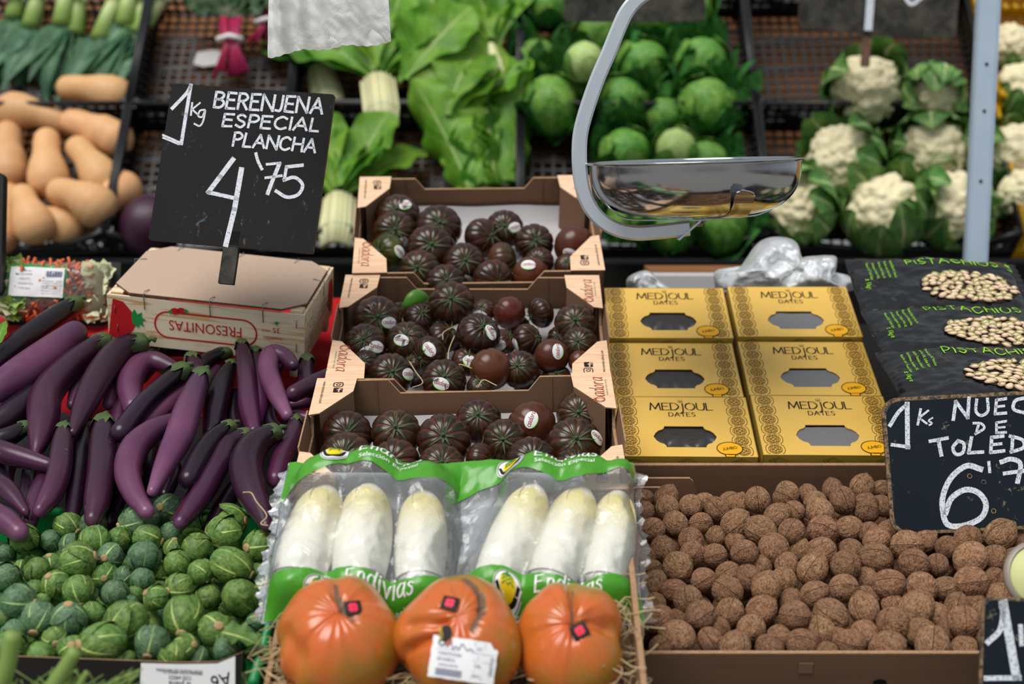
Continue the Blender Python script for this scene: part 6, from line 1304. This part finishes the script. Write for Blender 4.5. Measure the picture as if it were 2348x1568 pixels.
# ------------------------------------------------------------------ green stalks at the lower corner
for i,(pts,r_,lb) in enumerate([([(105,1600),(140,1545),(175,1490)],.0085,'thick pale green stalk rising before the carton'),([(-10,1590),(15,1530),(30,1450)],.010,'blurred pale stalk at the lower picture corner'),([(172,1590),(188,1560),(200,1540)],.0035,'thin bright green stalk beside the thick one')]):
    P=[at(x,y,1.30) for x,y in pts]; S=[Vector(q)-P[0] for q in spline([tuple(v) for v in P],5)]; b=MB(); b.tube(S,[r_*(1-.25*k/len(S)) for k in range(len(S))],12); tag(b.build('green_stalk',M_['stalk_green'],None,Matrix.Translation(P[0])),lb,'stalk')
b=MB(); rf=random.Random(6); p0=at(60,1640,1.33)
for i in range(70):
    a=at(rf.uniform(20,300),1640,1.33); e_=at(rf.uniform(0,330),rf.uniform(1530,1575),1.33+rf.uniform(-.02,.02)); mid=(a+e_)/2+Vector((rf.uniform(-.01,.01),0,0)); S=[Vector(q)-p0 for q in spline([tuple(a),tuple(mid),tuple(e_)],4)]; b.tube(S,[.0016*(1-.8*k/len(S)) for k in range(len(S))],5)
tag(b.build('herb_fronds',M_['stalk_green'],None,Matrix.Translation(p0)),'feathery green fronds in the shade below the carton','herbs',kind='stuff')
# ------------------------------------------------------------------ straw-lined box with endives and beef tomatoes
BA,BN,BT=slope_plane(1400,1.50,1078,1.70)
bx0,bx1=(622-1174)/F*1.5,(1462-1174)/F*1.5; 
sb=frame(Vector((bx0,1.36,BA.z-.085)),X,Vector((0,cos(.42),sin(.42))),Vector((0,-sin(.42),cos(.42)))); o=empty('straw_box',sb,'thin wooden box lined with wood straw, holding the big tomatoes','box'); bw_=bx1-bx0
for nm,c,s in(('side_board',(bw_,.18,.02),(.006,.38,.055)),('side_board',(0,.18,.0),(.005,.38,.03)),('front_board',(bw_/2,-.01,.0),(bw_,.005,.04)),('base_board',(bw_/2,.18,-.012),(bw_,.38,.004))):
    b=MB(); b.box(c,s); b.build(nm,M_['card_edge'] if nm!='base_board' else M_['walnut_board'],o,None,False)
b=MB(); rs=random.Random(8); SBN=sb.to_3x3()@Vector((0,0,1))
def curl(b,c,L,r,amp):
    a=rs.uniform(0,6.28); d=Vector((cos(a),sin(a)*.7,rs.uniform(-.3,.3))); n_=Vector((-d.y,d.x,rs.uniform(-.5,.5))); k=rs.uniform(1.5,4); ph=rs.uniform(0,6)
    b.tube([c+d*L*(t-.5)+n_*amp*sin(k*t*2+ph)+Vector((0,0,amp*.6*cos(k*t*2.4+ph))) for t in [i/7 for i in range(8)]],r,4,flat=.45,cap=False)
for i in range(700): 
    lx=rs.uniform(.003,bw_-.004); ly=rs.uniform(-.01,.22); curl(b,Vector((lx,ly,rs.uniform(.0,.028))),rs.uniform(.03,.08),.0010,rs.uniform(.003,.010))
for i in range(36): curl(b,Vector((bw_-rs.uniform(-.004,.03),rs.uniform(-.0,.24),rs.uniform(.02,.055))),rs.uniform(.03,.07),.0009,.008)
for i in range(50): curl(b,Vector((rs.uniform(.0,.03),rs.uniform(-.02,.12),rs.uniform(.01,.035))),rs.uniform(.03,.06),.0009,.008)
tag(b.build('wood_straw',M_['straw'],None,sb),'curly pale wood straw filling the box under the big tomatoes','straw',kind='stuff')
# endive bags
EM={}
def endive(P,m,name_lb,w=.046,L=.15):
    o=obj('endive',P,None,m)
def endive_meshes(seed):
    r=random.Random(seed)
    def f(a,b_):
        t=b_; rad=(.68+.32*sin(pi*min(1,(t*.95+.12)))**.8) * (math.sqrt(max(0,1-((t-.75)/.25)**2)) if t>.75 else 1)*(math.sqrt(min(1,t/.05)) if t<.05 else 1); ph=2*pi*a
        return (Vector((rad*.5*cos(ph)*(1+.03*sin(5*ph+seed)),t*3.1-1.55,rad*.46*sin(ph))),a,t)
    b=MB(); b.grid(24,26,f,cu=True); hd=b.mesh('endive',M_['endive']); ls=[]
    for i in range(3):
        b=MB(); a0=.5*pi+(i-1)*.8
        def g(a,t,a0=a0,i=i):
            u=2*a-1; w=.62*(1-t**3)**.7; ph=a0+u*w; q=f(ph/(2*pi),.06+t*.86)[0]; return (Vector((q.x*1.05,q.y,q.z*1.05+.012)),u,t)
        b.grid(8,16,g); ls.append(b.mesh('outer_leaf',M_['endive']))
    return hd,ls
EN_=[endive_meshes(i) for i in range(3)]
def endive_bag(M,w,h,ends,label,seed,emx,cut):
    """ends: local (x0,y0)-(x1,y1) base->tip of each endive"""
    o=empty('endive_bag',M,label,'bag','bags of endives'); seg=[]
    for j,(x0,y0,x1,y1,rw_) in enumerate(ends):
        hd,ls=EN_[(j+seed)%3]; a,c=Vector((x0,y0,.006)),Vector((x1,y1,.006)); d=c-a; y=d.normalized(); x=y.cross(Vector((0,0,1))).normalized(); s=d.length/3.1
        m=M@frame((a+c)/2+Vector((0,0,rw_*.62)),x,y,Vector((0,0,1)))@Matrix.Diagonal((rw_*2/1.0,s,rw_*1.6,1)); e_=obj('endive',hd,None,m); tag(e_,f'white endive with yellow tip, {["first","middle","last"][j]} from the sprouts, {"sprout-side bag" if seed==1 else "walnut-side bag"}','endive','endives in the clear bags')
        for l in ls: obj('outer_leaf',l,e_)
        seg.append((Vector((x0,y0)),Vector((x1,y1)),rw_))
    def H(x,y):
        z=0
        for a,c,rw_ in seg:
            d=c-a; t=max(0,min(1,(Vector((x,y))-a).dot(d)/d.dot(d))); q=(Vector((x,y))-(a+d*t)).length/(rw_*1.45); z=max(z,(rw_*1.62+.006)*math.sqrt(max(0,1-q*q))) if q<1 else z
        e=max(0,1-abs(x/(w/2))**6)*max(0,1-abs(y/(h/2))**(6 if y<0 else 22)); base=.014*e; return max(z*min(1,e*3),base)
    def S(x,y,z=0.):
        zz=(H(x,y)*2+H(x+.008,y)+H(x-.008,y)+H(x,y+.008)+H(x,y-.008))/6; zz+=.30*max(0,y-.066)+.0035*noise.noise(Vector((x*38,y*30,seed)))+.002*noise.noise(Vector((x*110,y*70,seed+3)))+.002
        xx=x+.003*sin(y*60+seed)*abs(x)/(w/2); return Vector((xx,y+.003*sin(x*45+seed*2),zz+z))
    b=MB(); b.grid(60,64,lambda a,c:(S((a-.5)*w,(c-.5)*h),a,c)); b.build('film',M_['film_clear'],o); b=MB(); b.grid(8,8,lambda a,c:(Vector(((a-.5)*w,(c-.5)*h,.0)),a,c)); b.build('back_film',M_['film_back'],o)
    tb=h/2; yb=lambda x:.012*sin(x*22+seed)
    for nm,y0,y1 in(('green_band',tb-.048,tb),('green_band',-tb+.0,-tb+.030)):
        b=MB(); sgn=1 if y0>0 else 0
        b.grid(44,12,lambda a,c:(S((a-.5)*w*.985,lerp(y0-(.008*sin(a*9+seed) if sgn else 0),y1+(0 if sgn else .004*sin(a*7)),c),.0014),a,c)); gb=b.build(nm,M_['pack_green'],o)
        mp=lambda x,y:S(x,y,.0026); b=MB(); yt=(tb-.0255) if sgn else (-tb+.011); k=1.0
        for g_,hh,oy,wd in((glyphs('ndivias',.0165,.16,.1),0,0,.0018),):
            gl,ww=g_; x0=-.012+(.0 if sgn else -.0)
            strokes(b,[(sm,[(x0+.0125+a,yt+c) for a,c in p]) for sm,p in gl],.0021,mp,nib=(-.3,.35),step=.004)
        ge,we=glyphs('E',.0145,.1,.1); strokes(b,[(sm,[(x0+a,yt+c) for a,c in p]) for sm,p in ge],.0023,mp,nib=(-.3,.35),step=.004)
        label_text(b,'Selección Especial',x0-.001,yt-.0110,.0060,mp,fit=.070); b.build('white_lettering',M_['ink_white'],gb,None,False)
        ex,ey=x0-.030,yt+.002
        b=MB(); c=oval(ex,ey,.0165,.0155,26); b.grid(26,4,lambda a,c:(S(ex+.0165*c*cos(2*pi*a),ey+.0155*c*sin(2*pi*a),.0028),a,c),cu=True); em=b.build('emblem',M_['ink_white'],gb)
        b=MB(); ribbon(b,[(ex+.0152*cos(2*pi*i/26),ey+.0142*sin(2*pi*i/26)) for i in range(27)],.0008,lambda x,y:S(x,y,.0034),ext=0)
        ribbon(b,smooth2([(ex-.012,ey+.001),(ex-.008,ey-.007),(ex,ey-.0095),(ex+.008,ey-.007),(ex+.012,ey+.001)],5),.0034,lambda x,y:S(x,y,.0034)); b.build('emblem_black',M_['ink_black'],em,None,False)
        b=MB(); b.grid(20,3,lambda a,c:(S(ex+.0088*c*cos(2*pi*a),ey+.0012+.0105*c*sin(2*pi*a),.0038),a,c),cu=True); b.build('emblem_yellow',M_['ink_yellow'],em)
        b=MB()
        for zy in(.003,.0065,.010): ribbon(b,[(ex-.006,ey+zy-.003),(ex-.003,ey+zy),(ex,ey+zy-.003),(ex+.003,ey+zy),(ex+.006,ey+zy-.003)],.0014,lambda x,y:S(x,y,.0045))
        sq_poly(b,[(ex-.0035,ey+.008),(ex+.0035,ey+.008),(ex,ey+.0135)],lambda x,y:S(x,y,.0046)); b.build('emblem_green',M_['ink_green'],em,None,False)
    for sx in(-1,1):
        b=MB(); b.grid(3,40,lambda a,c:(Vector((sx*(w/2+.010*a)+.003*sin(c*70)*a+.003*sin((c-.5)*h*60+seed)*a,(c-.5)*h*1.0,.003+.004*sin(c*47+seed)*a)),a,c)); b.build('side_seam',M_['film_clear'],o)
    return o
TOP1=at(833,1076,1.70)
BH=.226; a_=at(1174,1425,1.505); b_2=at(1174,1078,edge_Y(1425,1.505,1078,BH)); eu=(b_2-a_).normalized(); en=Vector((0,-eu.z,eu.y)); ec=(a_+b_2)/2-eu*.004
def eM(xc,rot): c=Vector(((xc-1174)/F*1.615,ec.y,ec.z)); return Matrix.Translation(c)@Matrix.Rotation(rot,4,en)@frame(Vector(),X,eu,en)
e1=eM(836,-.01); e2=eM(1250,-.012)
endive_bag(e1,.214,BH,[(-.070,-.080,-.050,.068,.0315),(-.002,-.081,-.001,.070,.0325),(.066,-.080,.062,.064,.0285)],'clear endive bag on the sprout side, its green top band cut by folds',1,0,0)
endive_bag(e2,.214,BH,[(-.056,-.081,-.008,.070,.0300),(.004,-.081,.046,.068,.0300),(.064,-.080,.088,.064,.0270)],'clear endive bag on the walnut side, with a full round emblem',2,0,0)
e2i=e2@Vector((.106,.105,.01)); b=MB(); b.grid(8,8,lambda a,c:(Vector((.020*a,.016*(c-.5)*(1-a*.35),.003*sin(c*22)*a+.004*a)),a,c)); tag(b.build('bag_corner',M_['film_clear'],None,e2@Matrix.Translation((.104,.098,.008))@Matrix.Rotation(-.2,4,'Z')),'twisted clear corner of film sticking out over the walnut crate','film')
# ------------------------------------------------------------------ beef tomatoes
def beef_mesh(seed,lob,scar,creases=()):
    r=random.Random(seed); a1=[r.uniform(-.035,.035) for _ in range(6)]
    def disp(d,th,ph):
        k=1+sum(a1[i]*cos((i+2)*ph+seed*i) for i in range(4))*sin(th); rb=0
        for (p0,w,dp) in lob: dd=(ph-p0+pi)%(2*pi)-pi; rb+=dp*math.exp(-(dd/w)**2)
        fine=.022*math.exp(-(th/.7)**2)*abs(sin(ph*9+seed)); k-= rb*min(1,sin(th)*1.2+.15)*max(0,1-.25*th); k-=fine*min(1,th*3); k-=.09*math.exp(-(th/.28)**2)
        g=0
        for (x0,y0,x1,y1,w,dp) in scar:   # brown crease between two points of the face
            ax,ay=x1-x0,y1-y0; t=max(0,min(1,((d.x-x0)*ax+(d.y-y0)*ay)/(ax*ax+ay*ay))); dist=math.hypot(d.x-x0-ax*t,d.y-y0-ay*t)+.012*noise.noise(d*14)
            if d.z>-.1: g=max(g,1-min(1,max(0,(dist-w)/.012))); k-=dp*math.exp(-(dist/.09)**2)
        for (x0,y0,x1,y1,dp,w) in creases:
            ax,ay=x1-x0,y1-y0; t=max(0,min(1,((d.x-x0)*ax+(d.y-y0)*ay)/(ax*ax+ay*ay))); dist=math.hypot(d.x-x0-ax*t,d.y-y0-ay*t)
            if d.z>-.3: k-=dp*math.exp(-(dist/w)**2)
        return (k,g,th/pi)
    b=sphere_mb(1,160,90,disp); return b.mesh('beef_tomato',M_['beef_tomato'])
from mathutils.bvhtree import BVHTree
BVH={}
def beef(cx,cy,w,hpx,Y,seed,lob,scar,creases,label,tilt,stk):
    p=at(cx,cy,Y); R_=w/2*(p-CAM).length/F/1.0; fc=(CAM-p).normalized(); up=(Vector((0,0,1))-fc*fc.z).normalized(); rt=up.cross(fc); rt=rt if rt.x>0 else -rt
    zv=(fc*cos(tilt)+up*sin(tilt)).normalized(); yv=(up*cos(tilt)-fc*sin(tilt)); m=frame(p,rt*R_,yv*R_*hpx/w,zv*R_*.88); o=obj('beef_tomato',beef_mesh(seed,lob,scar,creases),None,m); tag(o,label,'tomato','big orange-red tomatoes on straw')
    bvh=BVHTree.FromPolygons([v.co for v in o.data.vertices],[tuple(q_.vertices) for q_ in o.data.polygons]); BVH['x']=bvh
    for sx,sy,rot in stk:
        # flat sticker resting on the skin near the given direction
        dv=(rt*((sx-cx)/(w/2))+up*(-(sy-cy)/(hpx/2))); l=min(.93,dv.length); dv=dv*(l/dv.length) if dv.length>0 else dv; n=(dv+fc*math.sqrt(1-l*l)).normalized(); 
        inv=m.inverted(); loc,nn_,_,_=bvh.ray_cast(inv@CAM,(inv.to_3x3()@ray(sx,sy)).normalized()); hit_=loc is not None; nn_=-nn_ if hit_ and nn_.dot(inv.to_3x3()@ray(sx,sy))>0 else nn_; pos=m@loc if hit_ else p+n*R_
        nw=(m.to_3x3().inverted().transposed()@nn_).normalized() if hit_ else n; nw=(nw+n).normalized(); x=(rt-nw*rt.dot(nw)).normalized(); y=nw.cross(x); F_=inv@frame(pos+nw*.0020,x,y,nw)@Matrix.Rotation(rot,4,'Z')
        def sf(z): return lambda a,b_:F_@Vector((a,b_,z-12.*(a*a+b_*b_)))
        b=MB(); b.grid(6,6,lambda a,c:(sf(.001)((a-.5)*.0172,(c-.5)*.0155),a,c)); s=b.build('sticker',M_['ink_black'],o,None,False)
        b=MB()
        for k in range(4): a=k*pi/2+.8; sq_poly(b,oval(cos(a)*.0026,sin(a)*.0026,.0030,.0030,10),sf(.0014))
        b.build('pink_flower',M_['ink_pink'],s,None,False); b=MB(); sq_poly(b,oval(0,0,.0009,.0009,8),sf(.0018)); label_text(b,'ROSA',0,-.0062,.0014,sf(.0018),fit=.007,center=True); b.build('flower_centre',M_['ink_gold'],s,None,False)
    return o,m,rt,up,fc,R_
L1=[(-2.4,.22,.10),(2.55,.25,.07),(-1.2,.2,.03),(-.5,.3,.035),(.5,.25,.03)]
beef(775,1468,292,290,1.43,1,L1,[(-.02,.62,.0,.28,.035,.05),(.0,.28,.10,.02,.055,.05),(.1,.02,.26,-.18,.015,.03)],[(-.9,-.1,-.6,-.6,.10,.16),(.0,.9,.0,.5,.06,.12)],'big orange tomato beside the green crate, brown scar from its top',.55,[(809,1395,.12)])
L2=[(1.7,.2,.05),(-2.7,.22,.08),(.4,.3,.04),(-.3,.3,.04)]
bt2=beef(1053,1462,275,295,1.42,2,L2,[(.10,.75,.38,.40,.05,.06),(.38,.40,.40,.1,.075,.06),(.40,.1,.22,-.25,.04,.05)],[(-.75,-.05,-.25,-.12,.12,.09),(-.85,-.35,-.35,-.33,.14,.07),(-.5,-.05,-.6,-.5,.0,.1)],'big orange tomato in the middle with a torn paper label stuck on it',.45,[(1032,1385,-.3)])
L3=[(1.35,.28,.10),(0.0,.30,.17),(-2.9,.28,.10),(2.3,.2,.04),(-1.5,.3,.06)]
beef(1310,1470,255,280,1.43,3,L3,[(.02,.80,.02,.30,.018,.09),(.02,.30,.02,-.02,.03,.07),(.02,-.02,.05,-.25,.05,.05)],[(.75,.05,.40,.1,.12,.16),(-.1,.9,.0,.5,.08,.1)],'knobbly orange-red tomato by the walnut crate, waisted at its sides',.40,[(1330,1447,.5)])
o2,m2,rt,up,fc,R2_=bt2; bv=BVHTree.FromPolygons([v.co for v in o2.data.vertices],[tuple(q_.vertices) for q_ in o2.data.polygons]); i2=m2.inverted(); lc,_,_,_=bv.ray_cast(i2@CAM,(i2.to_3x3()@ray(1062,1512)).normalized())
lq=m2@lc+fc*.006; x=(rt*cos(.16)-up*sin(.16)); zf=(fc*.95+up*.10).normalized(); x=(x-zf*x.dot(zf)).normalized(); y=zf.cross(x); LM=m2.inverted()@frame(lq,x,y,zf)
def lf(z): return lambda a,b_:LM@Vector((a,b_,z-4.5*a*a-3.0*b_*b_+.0009*sin(a*150+b_*60)))
b=MB(); kx,ky=.0330,.0205
def lab(a,c):
    X_=(a-.5)*2*kx; Y_=(c-.5)*2*ky; X_+=.0006*noise.noise(Vector((c*7,0,3)))*(abs(a-.5)*2)**4*2; Y_+=.0008*noise.noise(Vector((a*8,2,0)))*(abs(c-.5)*2)**4
    if a>.93 and c>.8: Y_-=.006
    return (lf(0)(X_,Y_),a,c)
b.grid(16,10,lab); tl=b.build('paper_label',M_['label_white'],o2)
b=MB(); f=lf(.0006); label_text(b,'TOMATE ROSA',-.026,.002,.0034,f,fit=.024); label_text(b,'DE HUESCA',-.026,-.0035,.0034,f,fit=.018); label_text(b,'ORIGEN ESPAÑA',-.024,-.0085,.0022,f,fit=.020)
for i in range(24): sq_poly(b,[(-.026+i*.0011,-.018),(-.026+i*.0011+.0003+.0003*(i%3),-.018),(-.026+i*.0011+.0003+.0003*(i%3),-.0110),(-.026+i*.0011,-.0110)],f)
g,w_=glyphs('anza',.010,.05,.35) if 'z' in GL else (None,0)
for pts in ([(-.018,.010),(-.015,.017),(-.012,.009),(-.009,.012),(-.006,.009),(-.003,.015),(.002,.0095),(.006,.011),(.009,.009)],): ribbon(b,smooth2(pts,5),.0010,f)
for xx in(.010,.020): ribbon(b,[(xx,.019),(xx,-.018)],.0003,f)
for yy in(.008,.0,-.010): ribbon(b,[(.010,yy),(.030,yy)],.0003,f)
ribbon(b,[(-.028,.008),(.010,.008)],.0003,f); label_text(b,'CAT',.0115,.011,.003,f,fit=.006); label_text(b,'I',.014,.002,.003,f); label_text(b,'CAL',.0115,-.006,.0036,f,fit=.007); label_text(b,'0010',.011,-.0155,.003,f,fit=.007); label_text(b,'03-L0401',.027,.006,.004,f,rot=-pi/2,fit=.018)
b.build('label_print',M_['ink_blue'],tl,None,False)
b=MB(); fy=lambda a,c:lf(.0012)(a-.0215,c+.0235); sq_poly(b,oval(0,0,.0065,.0085,18),fy); q=oval(-.002,-.0095,.0032,.0028,12); ribbon(b,q+[q[0]],.0012,fy,ext=0); bs_=b.build('black_sticker',M_['ink_black'],tl,None,False)
b=MB(); label_text(b,'YOVI',-.0012,-.0065,.0036,lambda a,c:lf(.0018)(a-.0215,c+.0235),rot=pi/2+.25,fit=.0125); b.build('yellow_lettering',M_['ink_yellow'],bs_,None,False)
# ------------------------------------------------------------------ hanging scale: hook arm and pan
YS=2.0
px_=[(1530,-60),(1498,-28),(1462,-2),(1436,28),(1418,66),(1396,120),(1370,180),(1347,245),(1332,300),(1328,345),(1330,395),(1338,440),(1356,480),(1385,510),(1420,527),(1460,534),(1510,531),(1552,526),(1580,523)]
C=[Vector(q) for q in spline([tuple(at(x,y,YS)) for x,y in px_],4)]; c0=C[0].copy(); b=MB(); pr=[]
for sx,sy in((1,1),(-1,1),(-1,-1),(1,-1)):
    for a_,b__ in(((1,.72),(.72,1)) if sx*sy>0 else ((.72,1),(1,.72))): pr.append((sx*a_*.0105,sy*b__*.0085))
vs=[];N_=len(C)
for k,p in enumerate(C):
    t=(C[min(k+1,N_-1)]-C[max(k-1,0)]).normalized(); yv=Vector((0,1,0)); yv=(yv-t*t.y).normalized(); xv=yv.cross(t)
    for a_,b__ in pr: vs.append(p-c0+xv*a_+yv*b__)
n=len(pr); b.add(vs,[(k*n+i,k*n+(i+1)%n,(k+1)*n+(i+1)%n,(k+1)*n+i) for k in range(N_-1) for i in range(n)]+[tuple(range(n))[::-1],tuple((N_-1)*n+i for i in range(n))]); me=b.mesh('arm',M_['aluminium'])
sc0=empty('hanging_scale',Matrix.Translation(c0),'curved aluminium hook arm of a hanging scale carrying the steel pan','scale'); arm=obj('arm',me,sc0); sharp(me,.4)
rel=lambda x,y,Y=YS:at(x,y,Y)-c0
b=MB(); b.bar(rel(1554,549),rel(1604,506),.003,.022,up=Vector((0,1,0))); b.build('bracket',M_['aluminium'],sc0,None,False)
b=MB(); b.tube([rel(1596,514),rel(1612,514)],.0035,6); b.build('bolt',M_['steel_wire'],sc0)
def strap(pts,w,nm):
    S=[Vector(q) for q in spline([tuple(v) for v in pts],5)]; b=MB(); b.tube(S,[w/2]*len(S),4,flat=.12,up=Vector((0,1,0))); b.build(nm,M_['stainless'],sc0)
pc=at(1593,430,YS+.0); Rp=.150
pan_t=Matrix.Rotation(math.radians(-1.7),4,'Y')
def strip(nm,pts,w,side=Vector((0,1,0))):
    S=[Vector(q) for q in spline([tuple(v) for v in pts],6)]; b=MB(); N_=len(S)
    vs=[];fs=[]
    for k,p in enumerate(S):
        t=(S[min(k+1,N_-1)]-S[max(k-1,0)]).normalized(); s=side.copy(); s=(s-t*s.dot(t)).normalized(); nn=t.cross(s); q=k/(N_-1); ww=w*(1 if .1<q<.9 else .75 if .03<q<.97 else .35)
        for a_,c_ in((-1,-1),(1,-1),(1,1),(-1,1)): vs.append(p+s*a_*ww/2+nn*c_*.0009)
    fs=[(k*4+i,k*4+(i+1)%4,(k+1)*4+(i+1)%4,(k+1)*4+i) for k in range(N_-1) for i in range(4)]+[(0,1,2,3),(4*N_-4,4*N_-3,4*N_-2,4*N_-1)]; b.add(vs,fs); b.build(nm,M_['stainless'],sc0,None,False)
strip('cradle_strap',[rel(1384,460,YS-.02),rel(1400,478,YS-.02),rel(1432,500,YS-.01),rel(1490,504),rel(1560,502),rel(1600,504),rel(1660,497),rel(1720,494),rel(1765,480,YS+.03)],.026)
strip("cradle_strap",[rel(1612,503,YS+.02),rel(1640,500,YS-.03),rel(1685,496,YS-.085),rel(1700,480,YS-.120),rel(1708,450,YS-.143),rel(1716,438,YS-.151)],.026,X)
strip('cradle_strap',[rel(1580,501,YS),rel(1560,497,YS+.09),rel(1545,470,YS+.14)],.026,X)
prof=[(0,-.0735),(.045,-.0734),(.085,-.0715),(.112,-.0645),(.130,-.0520),(.1405,-.0370),(.1455,-.0200),(.1468,-.004),(.1475,.0005),(.1505,.0),(.1515,.0018),(.1505,.0034),(.1465,.003),(.1450,-.004),(.1438,-.020),(.1388,-.036),(.1285,-.0505),(.111,-.063),(.085,-.0698),(.045,-.0715),(0,-.0716)]
prof=[tuple(q) for q in spline(prof,3)]
b=MB(); b.lathe(prof,96); pn=b.build('scale_pan',M_['stainless'],None,Matrix.Translation(at(1593,372,YS))@pan_t); tag(pn,'round stainless steel scale pan resting in the hook cradle','pan')
# ------------------------------------------------------------------ hanging clear bag
hb=[(617,-40),(612,60),(617,131),(650,130),(668,120),(735,112),(800,104),(885,99),(893,40),(897,-40)]
YB=1.9; tl_,br_=at(612,-60,YB),at(897,115,YB); cB=(tl_+br_)/2; b=MB()
for sg in(1,-1):
    def hbf(a,t,sg=sg):
        px=lerp(614,lerp(886,897,1-t),a); bot=lerp(131,99,min(1,max(0,(a-.05)/.95))**.6)+2*sin(a*80)*.6+3*sin(a*17); py=lerp(bot,-70,t); w=abs(2*a-1); dep=.012*(1-w**4)*(.15+t)*sg
        fold=.010*sin(a*34+t*2+(a*a*8))*math.exp(-((a-.12)/.2)**2)*(.4+t)+.009*noise.noise(Vector((a*6+t*2,t*1.6,sg)))+.0025*noise.noise(Vector((a*22+t*8,t*7,sg)))+.0025*sin((a*4.2+t*.4)*9)*(.3+t)*a
        return (at(px,py,YB)+Vector((0,-dep+fold,0))-cB,a,t)
    b.grid(70,34,hbf)
tag(b.build('hanging_bag',M_['film_milky'],None,Matrix.Translation(cB)),'thin milky plastic bag hanging into the picture at the top','bag')
